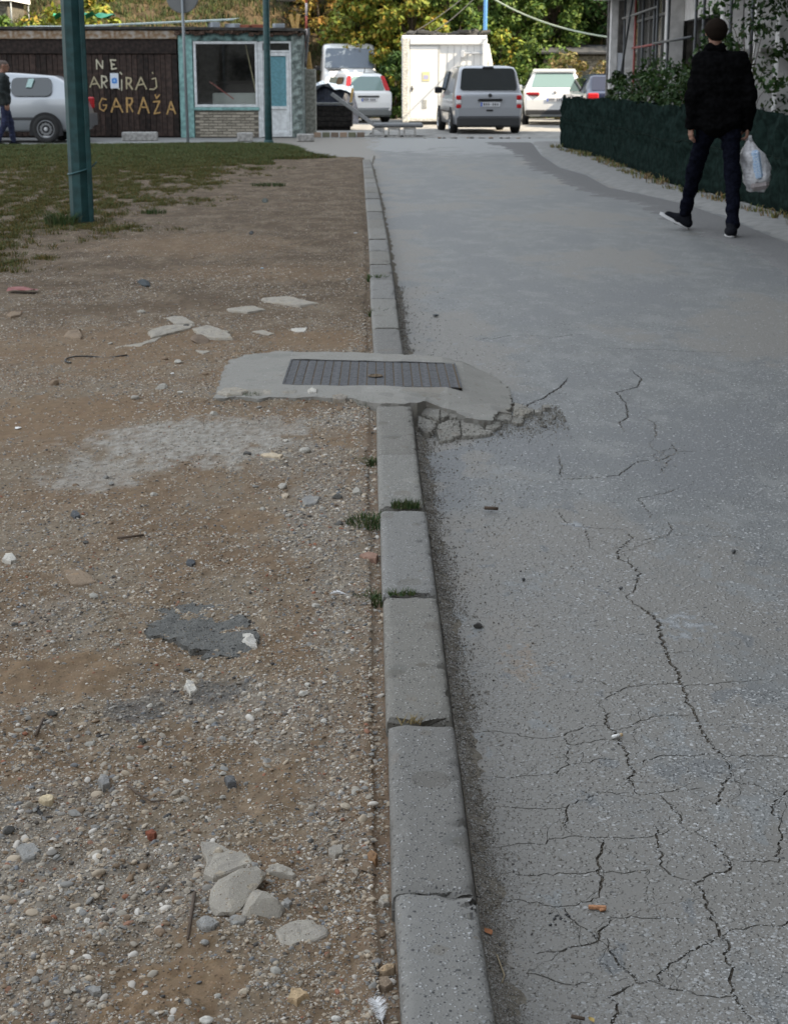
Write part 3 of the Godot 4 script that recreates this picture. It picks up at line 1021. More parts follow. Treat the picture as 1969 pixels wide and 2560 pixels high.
func build_apron() -> void:
	var tex := speckle(1024, lin(0.25, 0.236, 0.21), [
		[40, 20.0, 120.0, [lin(0.16, 0.15, 0.13), lin(0.3, 0.29, 0.27), lin(0.19, 0.15, 0.105), lin(0.15, 0.145, 0.135)], 0.2, 0.42],
		[300, 4.0, 14.0, [lin(0.17, 0.16, 0.145), lin(0.3, 0.29, 0.275), lin(0.17, 0.13, 0.09)], 0.34, 0.3],
		[24000, 1.0, 2.0, [lin(0.19, 0.185, 0.17), lin(0.28, 0.275, 0.262)], 0.55, 0.5],
		[2600, 1.5, 3.6, [lin(0.12, 0.115, 0.1), lin(0.36, 0.355, 0.34), lin(0.2, 0.17, 0.14)], 0.75, 0.3]])
	M["concrete"] = grain("concrete", tex, 1.1, 0.3, 0.92, 0.3)
	var dull: StandardMaterial3D = M["concrete"].duplicate()
	dull.albedo_color = lin(0.9, 0.89, 0.87)
	M["concrete_dull"] = dull
	var pad := thing("concrete_pad", "worn concrete pad with a steel cover let into it, across the kerb", "concrete pad")
	var poly := PackedVector2Array()
	var raw := poly_of(APRON)
	for i in raw.size():
		var u := raw[i]; var v := raw[(i + 1) % raw.size()]
		var n := maxi(1, int((v - u).length() / 0.018))
		for k in n:
			var p := u.lerp(v, float(k) / n)
			poly.append(p + Vector2(n1.get_noise_2d(p.x * 1300.0, p.y * 1300.0), n1.get_noise_2d(p.x * 1300.0 + 300.0, p.y * 1300.0)) * 0.022)
	if Geometry2D.is_polygon_clockwise(poly): poly.reverse()
	var b := B.new()
	# top as small clipped tiles so that it can dip towards the road
	var bb := Rect2(poly[0], Vector2.ZERO)
	for v in poly: bb = bb.expand(v)
	var hole := poly_of(PLATE)
	var z := bb.position.y
	while z < bb.end.y:
		var x := bb.position.x
		while x < bb.end.x:
			var t := PackedVector2Array([Vector2(x, z), Vector2(x + 0.09, z), Vector2(x + 0.09, z + 0.09), Vector2(x, z + 0.09)])
			for p in Geometry2D.intersect_polygons(t, poly):
				for q in Geometry2D.clip_polygons(p, hole):
					if Geometry2D.is_polygon_clockwise(q): continue
					var ix := Geometry2D.triangulate_polygon(q)
					for k in range(0, ix.size(), 3):
						var a: Vector2 = q[ix[k]]; var c: Vector2 = q[ix[k + 1]]; var d: Vector2 = q[ix[k + 2]]
						if (c - a).cross(d - a) > 0:
							var s := c; c = d; d = s
						b.tri(Vector3(a.x, pad_h(a), a.y), Vector3(c.x, pad_h(c), c.y), Vector3(d.x, pad_h(d), d.y))
			x += 0.09
		z += 0.09
	for i in poly.size():
		var u := poly[i]; var v := poly[(i + 1) % poly.size()]
		var n := maxi(1, int((v - u).length() / 0.025))
		for k in n:
			var a := u.lerp(v, float(k) / n); var c := u.lerp(v, float(k + 1) / n)
			b.quad(Vector3(a.x, pad_h(a), a.y), Vector3(c.x, pad_h(c), c.y), Vector3(c.x, -0.06, c.y), Vector3(a.x, -0.06, a.y))
	for i in 4:
		var u := hole[i]; var v := hole[(i + 1) % 4]
		b.quad(Vector3(u.x, pad_h(u), u.y), Vector3(v.x, pad_h(v), v.y), Vector3(v.x, 0.02, v.y), Vector3(u.x, 0.02, u.y))
	part(pad, "slab", b.done(), M["concrete"])
	for q in FRAGMENTS:
		var p := poly_of(q)
		var c := Vector2.ZERO
		for v in p: c += v / p.size()
		var h := mound(c)
		var fb := B.new()
		slab(fb, p, -0.01, h, 0.004, 0.002, 0.008, true)
		part(pad, "concrete_fragment", fb.done(), M["concrete_dull"])
	# soil under the broken corner
	# steel cover
	var steel := mottled("cover_steel", lin(0.05, 0.055, 0.064), lin(0.1, 0.101, 0.106), 0.13, 0.75, 0.15, 0.15)
	var rusty := mottled("cover_rust", lin(0.12, 0.075, 0.042), lin(0.19, 0.14, 0.09), 0.05, 1.0)
	var cov := thing("manhole_cover", "dark rectangular steel cover with rusty slots, set in the concrete pad", "manhole cover")
	var P := [hole[0], hole[1], hole[2], hole[3]]   # far left, far right, near right, near left
	var cb := B.new()
	var at := func(u: float, v: float, y: float) -> Vector3:
		var f: Vector2 = P[0].lerp(P[1], u); var g: Vector2 = P[3].lerp(P[2], u)
		var s: Vector2 = f.lerp(g, v)
		return Vector3(s.x, y, s.y)
	var base := B.new()
	base.quad(at.call(0.004, 0.004, 0.0945), at.call(0.004, 0.996, 0.0945), at.call(0.996, 0.996, 0.0945), at.call(0.996, 0.004, 0.0945))
	part(cov, "sunk_bed", base.done(), rusty)
	var nb := 19
	for i in nb:   # bars between the slots
		var u0 := 0.012 + 0.976 * i / nb
		var u1 := 0.012 + 0.976 * (i + 1) / nb - 0.0065
		var bar := B.new()
		var segs := 3 if i % 3 == 1 else 1
		for s in segs:
			var v0 := 0.012 + 0.976 * s / segs
			var v1 := 0.012 + 0.976 * (s + 1) / segs - (0.006 if s < segs - 1 else 0.0)
			if i == nb / 2: v1 -= 0.0
			var y := 0.0975
			bar.quad(at.call(u0, v0, y), at.call(u0, v1, y), at.call(u1, v1, y), at.call(u1, v0, y))
			bar.quad(at.call(u0, v1, y), at.call(u0, v1, 0.08), at.call(u1, v1, 0.08), at.call(u1, v1, y))
			bar.quad(at.call(u0, v0, y), at.call(u0, v0, 0.08), at.call(u0, v1, 0.08), at.call(u0, v1, y))
			bar.quad(at.call(u1, v1, y), at.call(u1, v1, 0.08), at.call(u1, v0, 0.08), at.call(u1, v0, y))
		part(cov, "cover_bar", bar.done(), steel)
	var fr := B.new()
	for e in [[0.0, 0.0, 1.0, 0.012], [0.0, 0.988, 1.0, 1.0], [0.0, 0.012, 0.01, 0.988], [0.99, 0.012, 1.0, 0.988]]:
		fr.quad(at.call(e[0], e[1], 0.1), at.call(e[0], e[3], 0.1), at.call(e[2], e[3], 0.1), at.call(e[2], e[1], 0.1))
	part(cov, "rim", fr.done(), steel)
	var lift := B.new()
	var ce: Vector3 = at.call(0.52, 0.62, 0.0985)
	lift.lathe([Vector2(0.03, 0.0), Vector2(0.034, 0.004), Vector2(0.026, 0.006), Vector2(0.02, 0.002), Vector2(0.012, 0.002), Vector2(0.0, 0.008)], 18, Transform3D(Basis.from_scale(Vector3(1, 1, 1)), ce))
	part(cov, "lifting_eye", lift.done(), rusty)

func pad_h(p: Vector2) -> float:
	return lerpf(0.1, 0.012, smoothstep(0.2, 0.56, p.x)) - 0.04 * smoothstep(0.07, 0.2, p.x) * smoothstep(-6.72, -6.4, p.y) * (1.0 - smoothstep(0.25, 0.5, p.x)) + n1.get_noise_2d(p.x * 700.0, p.y * 700.0) * 0.005

func strip(b: B, la: PackedVector2Array, lb: PackedVector2Array, y: float, dy := 0.0, jag := 0.0) -> void:
	# surface between two lines given as x over -z
	var rows := []
	for i in 421:
		var z := lerpf(-6.0, -36.5, i / 420.0)
		var xa := interp(la, -z) + (n2.get_noise_2d(z * 160.0, 5.0) + 0.3 * n2.get_noise_2d(z * 500.0, 15.0)) * jag
		var xb := maxf(xa + 0.02, interp(lb, -z))
		var o := []
		for k in 7:
			o.append(Vector3(lerpf(xa, xb, k / 6.0), (y if k > 0 else y - dy), z))
		rows.append(o)
	rows.reverse()
	b.grid(rows)

func over_z(a: Array) -> PackedVector2Array:
	var q := []
	for i in range(0, a.size(), 2): q.append(Vector2(-a[i + 1], a[i]))
	q.sort_custom(func(u, v): return u.x < v.x)
	return PackedVector2Array(q)

func build_footway() -> void:
	var A := over_z(LINE_A); var C := over_z(LINE_B); var F := over_z(LINE_F)
	var rough := grain("old_asphalt", speckle(512, lin(0.142, 0.141, 0.136), [
		[7000, 1.0, 2.6, [lin(0.085, 0.085, 0.083), lin(0.18, 0.18, 0.175), lin(0.15, 0.148, 0.14)], 0.8, 0.6],
		[500, 2.0, 4.5, [lin(0.2, 0.195, 0.185), lin(0.06, 0.06, 0.06)], 0.8, 0.8]]), 0.9, 0.5, 0.95, 0.3)
	var b := B.new(true)
	strip(b, A, C, 0.012, 0.03, 0.22)
	struct("asphalt_patch", b.done(), rough)
	b = B.new(true)
	var shifted := PackedVector2Array()
	for v in F: shifted.append(v + Vector2(0, 0.6))
	strip(b, C, shifted, 0.03, 0.05, 0.12)
	struct("pavement", b.done(), mottled("pavement_concrete", lin(0.16, 0.158, 0.15), lin(0.215, 0.212, 0.202), 0.9, 0.9, 0.0, 0.3))

func build_yard_floor() -> void:
	# pale concrete beyond the line of debris
	var b := B.new()
	var n := 90
	for i in n:
		var x0 := lerpf(-5.0, 11.0, float(i) / n); var x1 := lerpf(-5.0, 11.0, float(i + 1) / n)
		var z0 := -39.4 + n2.get_noise_2d(x0 * 160.0, 8.0) * 0.3 + 0.03 * x0; var z1 := -39.4 + n2.get_noise_2d(x1 * 160.0, 8.0) * 0.3 + 0.03 * x1
		b.quad(Vector3(x0, 0.004, z0), Vector3(x1, 0.004, z1), Vector3(x1, 0.004, -62.0), Vector3(x0, 0.004, -62.0))
	struct("yard", b.done(), mottled("yard_concrete", lin(0.2, 0.195, 0.18), lin(0.31, 0.3, 0.28), 2.2, 0.9, 0.0, 0.4))

func build_remnant() -> void:
	var p := poly_of(REMNANT)
	var c := Vector2.ZERO
	for v in p: c += v / p.size()
	var t := thing("asphalt_remnant", "dark grey cracked remnant of old asphalt standing out of the gravel", "asphalt lump")
	var cuts := [[0, 1, 2, 3, 4, 5, 6, 7, 8, 9, 10]]
	for q in cuts:
		var pp := PackedVector2Array()
		for i in q: pp.append(p[i])
		var o := Geometry2D.offset_polygon(pp, -0.003)
		var h := soil_h(c.x, c.y)
		var b := B.new(true)
		sheet(b, pp, h + 0.005)
		part(t, "asphalt_piece", b.done(), M["old_asphalt_fine"])

func sheet(b: B, poly: PackedVector2Array, base: float) -> void:
	# a thin crust with a lumpy top and a ragged edge
	if Geometry2D.is_polygon_clockwise(poly): poly.reverse()
	var fine := PackedVector2Array()
	for i in poly.size():
		var u := poly[i]; var v := poly[(i + 1) % poly.size()]
		var n := maxi(1, int((v - u).length() / 0.01))
		for k in n:
			var p := u.lerp(v, float(k) / n)
			fine.append(p + Vector2(n1.get_noise_2d(p.x * 2500.0, p.y * 2500.0), n1.get_noise_2d(p.x * 2500.0 + 300.0, p.y * 2500.0)) * 0.03)
	var c := Vector2.ZERO
	for p in fine: c += p / fine.size()
	var top := func(p: Vector2) -> Vector3:
		return Vector3(p.x, base + 0.004 + n1.get_noise_2d(p.x * 900.0, p.y * 900.0) * 0.009 + n1.get_noise_2d(p.x * 4500.0, p.y * 4500.0) * 0.005, p.y)
	var bb := Rect2(fine[0], Vector2.ZERO)
	for v in fine: bb = bb.expand(v)
	var s := 0.008
	var z := bb.position.y
	while z < bb.end.y:
		var x := bb.position.x
		while x < bb.end.x:
			for q in Geometry2D.intersect_polygons(PackedVector2Array([Vector2(x, z), Vector2(x + s, z), Vector2(x + s, z + s), Vector2(x, z + s)]), fine):
				var ix := Geometry2D.triangulate_polygon(q)
				for k in range(0, ix.size(), 3):
					var a: Vector2 = q[ix[k]]; var d: Vector2 = q[ix[k + 1]]; var e: Vector2 = q[ix[k + 2]]
					if (d - a).cross(e - a) > 0:
						var sw := d; d = e; e = sw
					b.tri(top.call(a), top.call(d), top.call(e))
			x += s
		z += s
	for i in fine.size():
		var u := fine[i]; var v := fine[(i + 1) % fine.size()]
		var tu: Vector3 = top.call(u); var tv: Vector3 = top.call(v)
		b.quad(tu, tv, tv - Vector3(0, 0.04, 0), tu - Vector3(0, 0.04, 0))

func blade_tuft(n: int, h: float, spread: float, wid: float, cols: Array) -> ArrayMesh:
	var b := B.new()
	for i in n:
		var a := rng.randf() * TAU
		var p := Vector3(cos(a), 0, sin(a)) * spread * sqrt(rng.randf())
		var lean := Vector3(cos(a) * rng.randf(), 0, sin(a) * rng.randf()) * 0.7 + Vector3(rng.randfn() * 0.25, 0, rng.randfn() * 0.25)
		var hh := h * rng.randf_range(0.45, 1.0)
		var side := Vector3(-sin(a + rng.randfn()), 0, cos(a + rng.randfn())).normalized() * wid * 0.5
		var m := p + (Vector3.UP + lean * 0.4) * hh * 0.55
		var e := p + (Vector3.UP * 0.9 + lean * 1.1) * hh
		b.tint = cols[rng.randi() % cols.size()]
		b.quad(p - side, p + side, m + side * 0.8, m - side * 0.8)
		b.tri(m - side * 0.8, m + side * 0.8, e)
	return b.done()

func build_grass() -> void:
	var m := mat("grass_blade", Color.WHITE, 0.8, 0.0, 0.3)
	m.vertex_color_use_as_albedo = true
	m.backlight_enabled = true
	m.backlight = Color(0.3, 0.3, 0.2)
	var greens := [Color(0.055, 0.088, 0.025), Color(0.07, 0.104, 0.032), Color(0.09, 0.1, 0.036), Color(0.13, 0.11, 0.052), Color(0.045, 0.07, 0.024)]
	var mesh := blade_tuft(9, 0.055, 0.035, 0.006, greens)
	var xa := []
	var ca := PackedColorArray()
	for n in 170000:
		var z := rng.randf_range(-11.0, -33.8)
		var x := rng.randf_range(-1.0, -10.5) if n % 3 else rng.randf_range(-1.0, -5.0)
		if x < -0.31 * -z - 0.5: continue
		if z < interp(edge, x) + 0.1: continue
		var g := grass_amount(x, z)
		if rng.randf() > 0.1 * g + g * 0.9: continue
		var lush := smoothstep(21.0, 30.0, -z)
		var s := rng.randf_range(0.5, 1.0) * lerpf(0.95, 1.9, lush)
		var dry := lerpf(rng.randf_range(0.35, 1.0), rng.randf() * 0.35, lush)
		var bs := Basis(Vector3.UP, rng.randf() * TAU) * Basis.from_scale(Vector3(s * 1.2, s, s * 1.2))
		xa.append(Transform3D(bs, Vector3(x, soil_h(x, z) - 0.004, z)))
		ca.append(Color(1.05, 1.15, 1.0).lerp(Color(1.5, 1.12, 0.9), dry))
	scatter("grass", "short patchy grass on the verge round the green posts", mesh, m, xa, ca)
	# tufts that stand alone
	var dark := [Color(0.035, 0.065, 0.025), Color(0.05, 0.085, 0.03), Color(0.07, 0.095, 0.035), Color(0.1, 0.1, 0.05)]
	for q in [[-0.085, -5.42, 0.05, 0.034, 210, "low grass tuft at the kerb, the farthest of three below the concrete pad"], [-0.072, -4.62, 0.07, 0.038, 360, "broad grass tuft at the kerb beside the grassy joint"], [-0.058, -3.92, 0.05, 0.034, 300, "low grass tuft at the kerb beside the white feather"], [-0.1, -6.40, 0.045, 0.045, 160, "grass tuft in the corner of kerb and concrete pad"], [-0.585, -6.5, 0.035, 0.035, 100, "small grass tuft at the front edge of the concrete pad"],
		[-0.115, -10.6, 0.06, 0.07, 100, "grass tuft beside the kerb beyond the concrete pad"], [-0.10, -9.0, 0.04, 0.06, 70, "small weed beside the kerb just beyond the concrete pad"], [-3.0, -14.75, 0.16, 0.16, 260, "dark weed clump at the foot of the near green post"], [-1.55, -20.3, 0.22, 0.06, 220, "lone green grass patch on the bare dirt"], [-2.35, -16.0, 0.12, 0.07, 120, "small green clump right of the near green post"]]:
		var mesh2 := blade_tuft(q[4], q[3], q[2], 0.0028 if q[1] > -7.0 else 0.008, dark)
		var o := part(self, "grass_tuft", mesh2, m)
		o.position = Vector3(q[0], soil_h(q[0], q[1]) - 0.004, q[1])
		tag(o, q[5], "grass")
	for q in [[-4.738, 0.3, 0.9, 190, 0.034, "green moss and grass growing across an open kerb joint", "near the broad tuft"], [-3.882, 0.12, 0.62, 70, 0.018, "sparse grass growing in a narrow kerb joint", ""], [-3.04, 0.2, 0.5, 26, 0.02, "dry straw coloured grass in the wide kerb gap", ""]]:
		var b := B.new()
		for i in q[3]:
			var t := rng.randf_range(q[1], q[2])
			var x := lerpf(kl(q[0]), kr(q[0]), t)
			var p := Vector3(x, 0.088, q[0] + rng.randfn() * 0.006)
			var e := p + Vector3(rng.randfn() * 0.012, q[4] * rng.randf_range(0.5, 1.1), rng.randfn() * 0.012)
			b.tint = dark[rng.randi() % 4] if q[3] > 30 else Color(0.26, 0.2, 0.1)
			var s := Vector3(0.0016, 0, 0)
			b.tri(p - s, p + s, e)
		tag(part(self, "joint_grass", b.done(), m), q[5], "grass")
	var jf := B.new()
	for zj in [[-2.316, 0.0], [-3.036, 0.0], [-3.874, 0.0], [-4.72, 0.0], [-5.438, 0.0]]:
		var l := kl(zj[0]); var r := kr(zj[0])
		jf.box(Vector3((l + r) / 2, 0.02, zj[0]), Vector3(r - l - 0.006, 0.07, 0.09))
	struct("joint_soil", jf.done(), M["gutter_dirt"])

func litter() -> void:
	var straw := mat("straw", lin(0.3, 0.24, 0.15), 0.9)
	var bark := mat("twig_bark", lin(0.085, 0.06, 0.042), 0.95)
	var Y := func(x: float, z: float) -> float: return soil_h(x, z) if x < kl(z) else 0.004
	for q in [["long thin twig left of the flat stones, bent in the middle", bark, 0.0022, [[-0.4969, -2.7754], [-0.475, -2.735], [-0.445, -2.713], [-0.4136, -2.7035]]], ["dark twig lying upright between gravel and sand", bark, 0.0032, [[-0.3226, -2.3578], [-0.322, -2.31], [-0.3173, -2.2204]]], ["grey stick at the left edge of the gravel", bark, 0.003, [[-0.7235, -3.10], [-0.726, -3.03]]],
		["short brown stick lying on the road near the bottom", bark, 0.003, [[0.262, -2.105], [0.281, -2.098]]], ["thin dark twig against the kerb", bark, 0.0018, [[-0.03, -2.46], [-0.055, -2.455], [-0.066, -2.42]]], ["dark sliver of wood on the gravel behind the asphalt remnant", bark, 0.004, [[-0.79, -4.42], [-0.715, -4.43]]], ["dry straw stalk at the foot of the kerb", straw, 0.0014, [[0.163, -2.28], [0.171, -2.22], [0.166, -2.2]]], ["dark woody scrap on the road below the grassy joint", bark, 0.006, [[0.292, -5.02], [0.335, -5.01]]]]:
		var pts := []
		for p in q[3]: pts.append(Vector3(p[0], Y.call(p[0], p[1]) + q[2] + 0.004, p[1]))
		var b := B.new(true)
		b.tube(pts, [q[2], q[2] * 0.9, q[2] * 0.7, q[2] * 0.5], 6)
		tag(part(self, "twig", b.done(), q[1]), q[0], "twig")
	# cigarette end
	var c := thing("cigarette_end", "white cigarette end lying in a road crack", "cigarette end", Vector3(0.4724, 0.006, -3.17), 0.5)
	var cb := B.new(true)
	cb.tube([Vector3(-0.012, 0, 0), Vector3(0.006, 0, 0)], [0.004], 10)
	part(c, "paper", cb.done(), mat("paper_white", lin(0.75, 0.74, 0.7), 0.9))
	cb = B.new(true)
	cb.tube([Vector3(0.0062, 0, 0), Vector3(0.013, 0, 0)], [0.0039], 10)
	part(c, "filter", cb.done(), mat("filter_tan", lin(0.5, 0.36, 0.2), 0.9))
	# rusty splinter
	var sp := B.new()
	sp.box(Vector3.ZERO, Vector3(0.03, 0.006, 0.007), Basis(Vector3.UP, -0.1), 0.001)
	sp.box(Vector3(0.008, -0.001, 0.006), Vector3(0.011, 0.004, 0.006), Basis(Vector3.UP, 0.4), 0.001)
	var so := part(self, "brick_splinter", sp.done(), mottled("splinter", lin(0.4, 0.17, 0.08), lin(0.5, 0.25, 0.13), 0.03))
	so.position = Vector3(0.3417, 0.005, -2.4402)
	tag(so, "orange brown splinter lying on the cracked road", "splinter")
	# clinker
	var cl := thing("tar_crumbs", "little cluster of black tar crumbs on the road", "tar", Vector3(0.2705, 0.0, -2.4134))
	var rm := rock_mesh(51, 0, true)
	var tar := mat("tar", lin(0.012, 0.012, 0.012), 0.6)
	for i in 13:
		var o := part(cl, "crumb", rm, tar)
		var r := rng.randf_range(0.0015, 0.0038)
		o.transform = Transform3D(Basis.from_scale(Vector3(r * 1.2, r * 0.6, r)), Vector3(rng.randfn() * 0.009, r * 0.4, rng.randfn() * 0.013))
	# dry leaf
	var leafm := mat("dry_leaf", lin(0.33, 0.13, 0.05), 0.8)
	for q in [[0.1577, -2.3337, 0.02, "rust red dry leaf at the foot of the kerb"], [0.295, -2.098, 0.013, "small yellow leaf in a road crack near the bottom"]]:
		var lb := B.new(true)
		var rows := []
		for i in 7:
			var t := i / 6.0
			var w: float = q[2] * 0.36 * sin(PI * clampf(t, 0.04, 0.97))
			rows.append([Vector3(-w, 0.003 + 0.004 * t, -q[2] * t), Vector3(0, 0.0015 + 0.001 * t, -q[2] * t), Vector3(w, 0.004, -q[2] * t)])
		rows.reverse()
		lb.grid(rows)
		var lo := part(self, "dry_leaf", lb.done(), leafm if q[2] > 0.015 else mat("yellow_leaf", lin(0.4, 0.28, 0.08), 0.8))
		lo.position = Vector3(q[0], gutter_h(q[0], q[1]) + 0.003, q[1]); lo.rotation.y = 0.5
		tag(lo, q[3], "leaf")
	# feathers
	var fm := mat("feather_white", lin(0.62, 0.61, 0.6), 0.9)
	fm.backlight_enabled = true; fm.backlight = Color(0.4, 0.4, 0.4)
	for q in [[-0.018, -2.02, 0.062, 0.25, "pale grey feather between kerb and stones at the bottom"], [-0.118, -3.89, 0.045, 1.4, "fluffy white feather lying by the kerb tuft"]]:
		var f := thing("feather", q[4], "feather", Vector3(q[0], soil_h(q[0], q[1]) + 0.012, q[1]), q[3])
		var fb := B.new()
		for i in 150:
			var t := rng.randf()
			var sd := -1.0 if i % 2 else 1.0
			var p := Vector3(0.004 * sin(t * 3.0), 0.002 + 0.006 * sin(t * 3.0), -q[2] * t)
			var wd: float = q[2] * 0.24 * sin(PI * clampf(t * 0.9 + 0.1, 0.0, 1.0))
			var e := p + Vector3(sd * wd, rng.randf_range(-0.001, 0.004), -wd * 0.8)
			fb.tri(p, p + Vector3(0, 0, -0.002), e)
		part(f, "vane", fb.done(), fm)
		fb = B.new(true)
		fb.tube([Vector3(0, 0.002, 0.012), Vector3(0.003, 0.006, -q[2] * 0.5), Vector3(0.0006, 0.003, -q[2])], [0.0009, 0.0007, 0.0002], 5)
		part(f, "quill", fb.done(), fm)
	# scraps farther up the dirt
	var red := B.new()
	var rr := []
	for i in 5:
		var o := []
		for k in 5: o.append(Vector3(-0.09 + 0.045 * k, 0.012 + rng.randf_range(0.0, 0.022), 0.06 - 0.03 * i + 0.02 * k * 0.3))
		rr.append(o)
	rr.reverse()
	red.grid(rr)
	var ro := part(self, "red_scrap", red.done(), mat("red_wrap", lin(0.22, 0.07, 0.06), 0.7))
	ro.position = Vector3(-2.3, soil_h(-2.3, -10.0), -10.0)
	tag(ro, "crumpled red plastic scrap on the bare dirt", "litter")
	var hp := []
	for i in 15:
		var a := lerpf(2.2, 5.6, i / 14.0)
		hp.append(Vector3(-1.44 + cos(a) * 0.1, soil_h(-1.44, -7.47) + 0.006 + 0.003 * sin(a * 2.0), -7.47 + sin(a) * 0.09))
	hp.append(hp[-1] + Vector3(0.1, 0.01, -0.03))
	var hb := B.new(true)
	hb.tube(hp, [0.0035], 8)
	tag(part(self, "rubber_loop", hb.done(), mat("black_rubber", lin(0.02, 0.022, 0.024), 0.6)), "open loop of dark rubber strip on the dirt", "litter")
	for q in [[-0.92, -11.3, 0.04, lin(0.45, 0.55, 0.62), "pale blue plastic scrap on the dirt towards the posts"], [-0.33, -13.9, 0.04, lin(0.75, 0.76, 0.78), "white paper scrap on the dirt near the kerb"], [-1.42, -5.95, 0.03, lin(0.7, 0.69, 0.66), "white paper bit at the left edge of the bare sand"], [-0.99, -7.1, 0.025, lin(0.72, 0.7, 0.66), "white crumb beside the rubber loop"], [0.25, -9.45, 0.05, lin(0.06, 0.07, 0.07), "dark flat scrap on the road beyond the pad"], [0.2126, -3.8816, 0.022, lin(0.05, 0.045, 0.04), "dark brown pebble alone on the road"], [0.36, -4.28, 0.014, lin(0.05, 0.05, 0.05), "small black pebble alone on the road"], [1.0, -4.55, 0.018, lin(0.08, 0.08, 0.08), "dark flat chip on the road right of the long crack"], [0.62, -4.2, 0.014, lin(0.07, 0.07, 0.07), "dark chip on the road left of the long crack"]]:
		var o := part(self, "scrap" if q[4].contains("scrap") or q[4].contains("bit") or q[4].contains("crumb") else "pebble", rock_mesh(int(q[2] * 9000.0), 1, true), mat("scrap%d" % M.size(), q[3], 0.8))
		o.transform = Transform3D(Basis(Vector3.UP, rng.randf() * 6.0) * Basis.from_scale(Vector3(q[2] * 0.6, q[2] * (0.15 if q[2] > 0.022 else 0.4), q[2] * 0.45)), Vector3(q[0], Y.call(q[0], q[1]) + q[2] * 0.12, q[1]))
		tag(o, q[4], "litter" if q[4].contains("scrap") or q[4].contains("bit") else "stone")

# ------------------------------------------------------------------ buildings and street furniture
func fx(px: float) -> float: return -7.059 + (px - 243.0) * 0.00929
func fy(py: float) -> float: return 1.8 - (py - 150.0) * 0.00924

func stroke(b: B, pts: Array, w: float, z: float) -> void:
	for i in pts.size() - 1:
		var p: Vector2 = pts[i]; var q: Vector2 = pts[i + 1]
		var d := (q - p).normalized()
		var n := d.orthogonal() * w * 0.5
		var e := d * w * 0.3
		var j := rng.randf_range(0.8, 1.15)
		var a := [p - e - n * j, p - e + n, q + e + n * j, q + e - n]
		var poly := PackedVector2Array(a)
		b.prism(poly, z, z + 0.004 + 0.0007 * i)

func letter(t: Node, ch: String, x0: float, y0: float, x1: float, y1: float, m: Material) -> void:
	# strokes in a unit box, y downwards
	var G := {
		"N": [[[0, 1], [0.05, 0], [0.9, 1], [1, 0]]],
		"E": [[[1, 0.02], [0.1, 0.05], [0.12, 0.5], [0.15, 1], [1, 0.95]], [[0.12, 0.5], [0.75, 0.48]]],
		"P": [[[0.1, 1], [0.1, 0], [0.9, 0.1], [0.85, 0.45], [0.1, 0.55]]],
		"A": [[[0, 1], [0.5, 0], [1, 1]], [[0.2, 0.65], [0.8, 0.62]]],
		"R": [[[0.1, 1], [0.1, 0], [0.8, 0.05], [0.95, 0.3], [0.6, 0.5], [0.1, 0.52]], [[0.45, 0.52], [1, 1]]],
		"K": [[[0.1, 1], [0.1, 0]], [[0.9, 0], [0.15, 0.5], [1, 1]]],
		"I": [[[0.5, 0], [0.5, 1]]],
		"J": [[[0.3, 0], [0.9, 0.02], [0.9, 0.75], [0.6, 1], [0.05, 0.92]]],
		"G": [[[1, 0.08], [0.4, 0], [0.05, 0.4], [0.1, 0.85], [0.5, 1], [0.9, 0.85], [0.9, 0.55], [0.5, 0.55]]],
		"Z": [[[0.05, 0.05], [0.95, 0], [0.1, 0.98], [1, 0.95]]],
		"v": [[[0, 0], [0.5, 1], [1, 0]]],
		".": [[[0.4, 0.3], [0.6, 0.7]]],
	}
	var b := B.new()
	for s in G[ch]:
		var pts := []
		for p in s: pts.append(Vector2(lerpf(fx(x0), fx(x1), p[0]) + rng.randfn() * 0.009, lerpf(fy(y0), fy(y1), p[1]) + rng.randfn() * 0.011))
		stroke(b, pts, rng.randf_range(0.028, 0.043), -39.722)
	part(t, "painted_letter", b.done(), m)

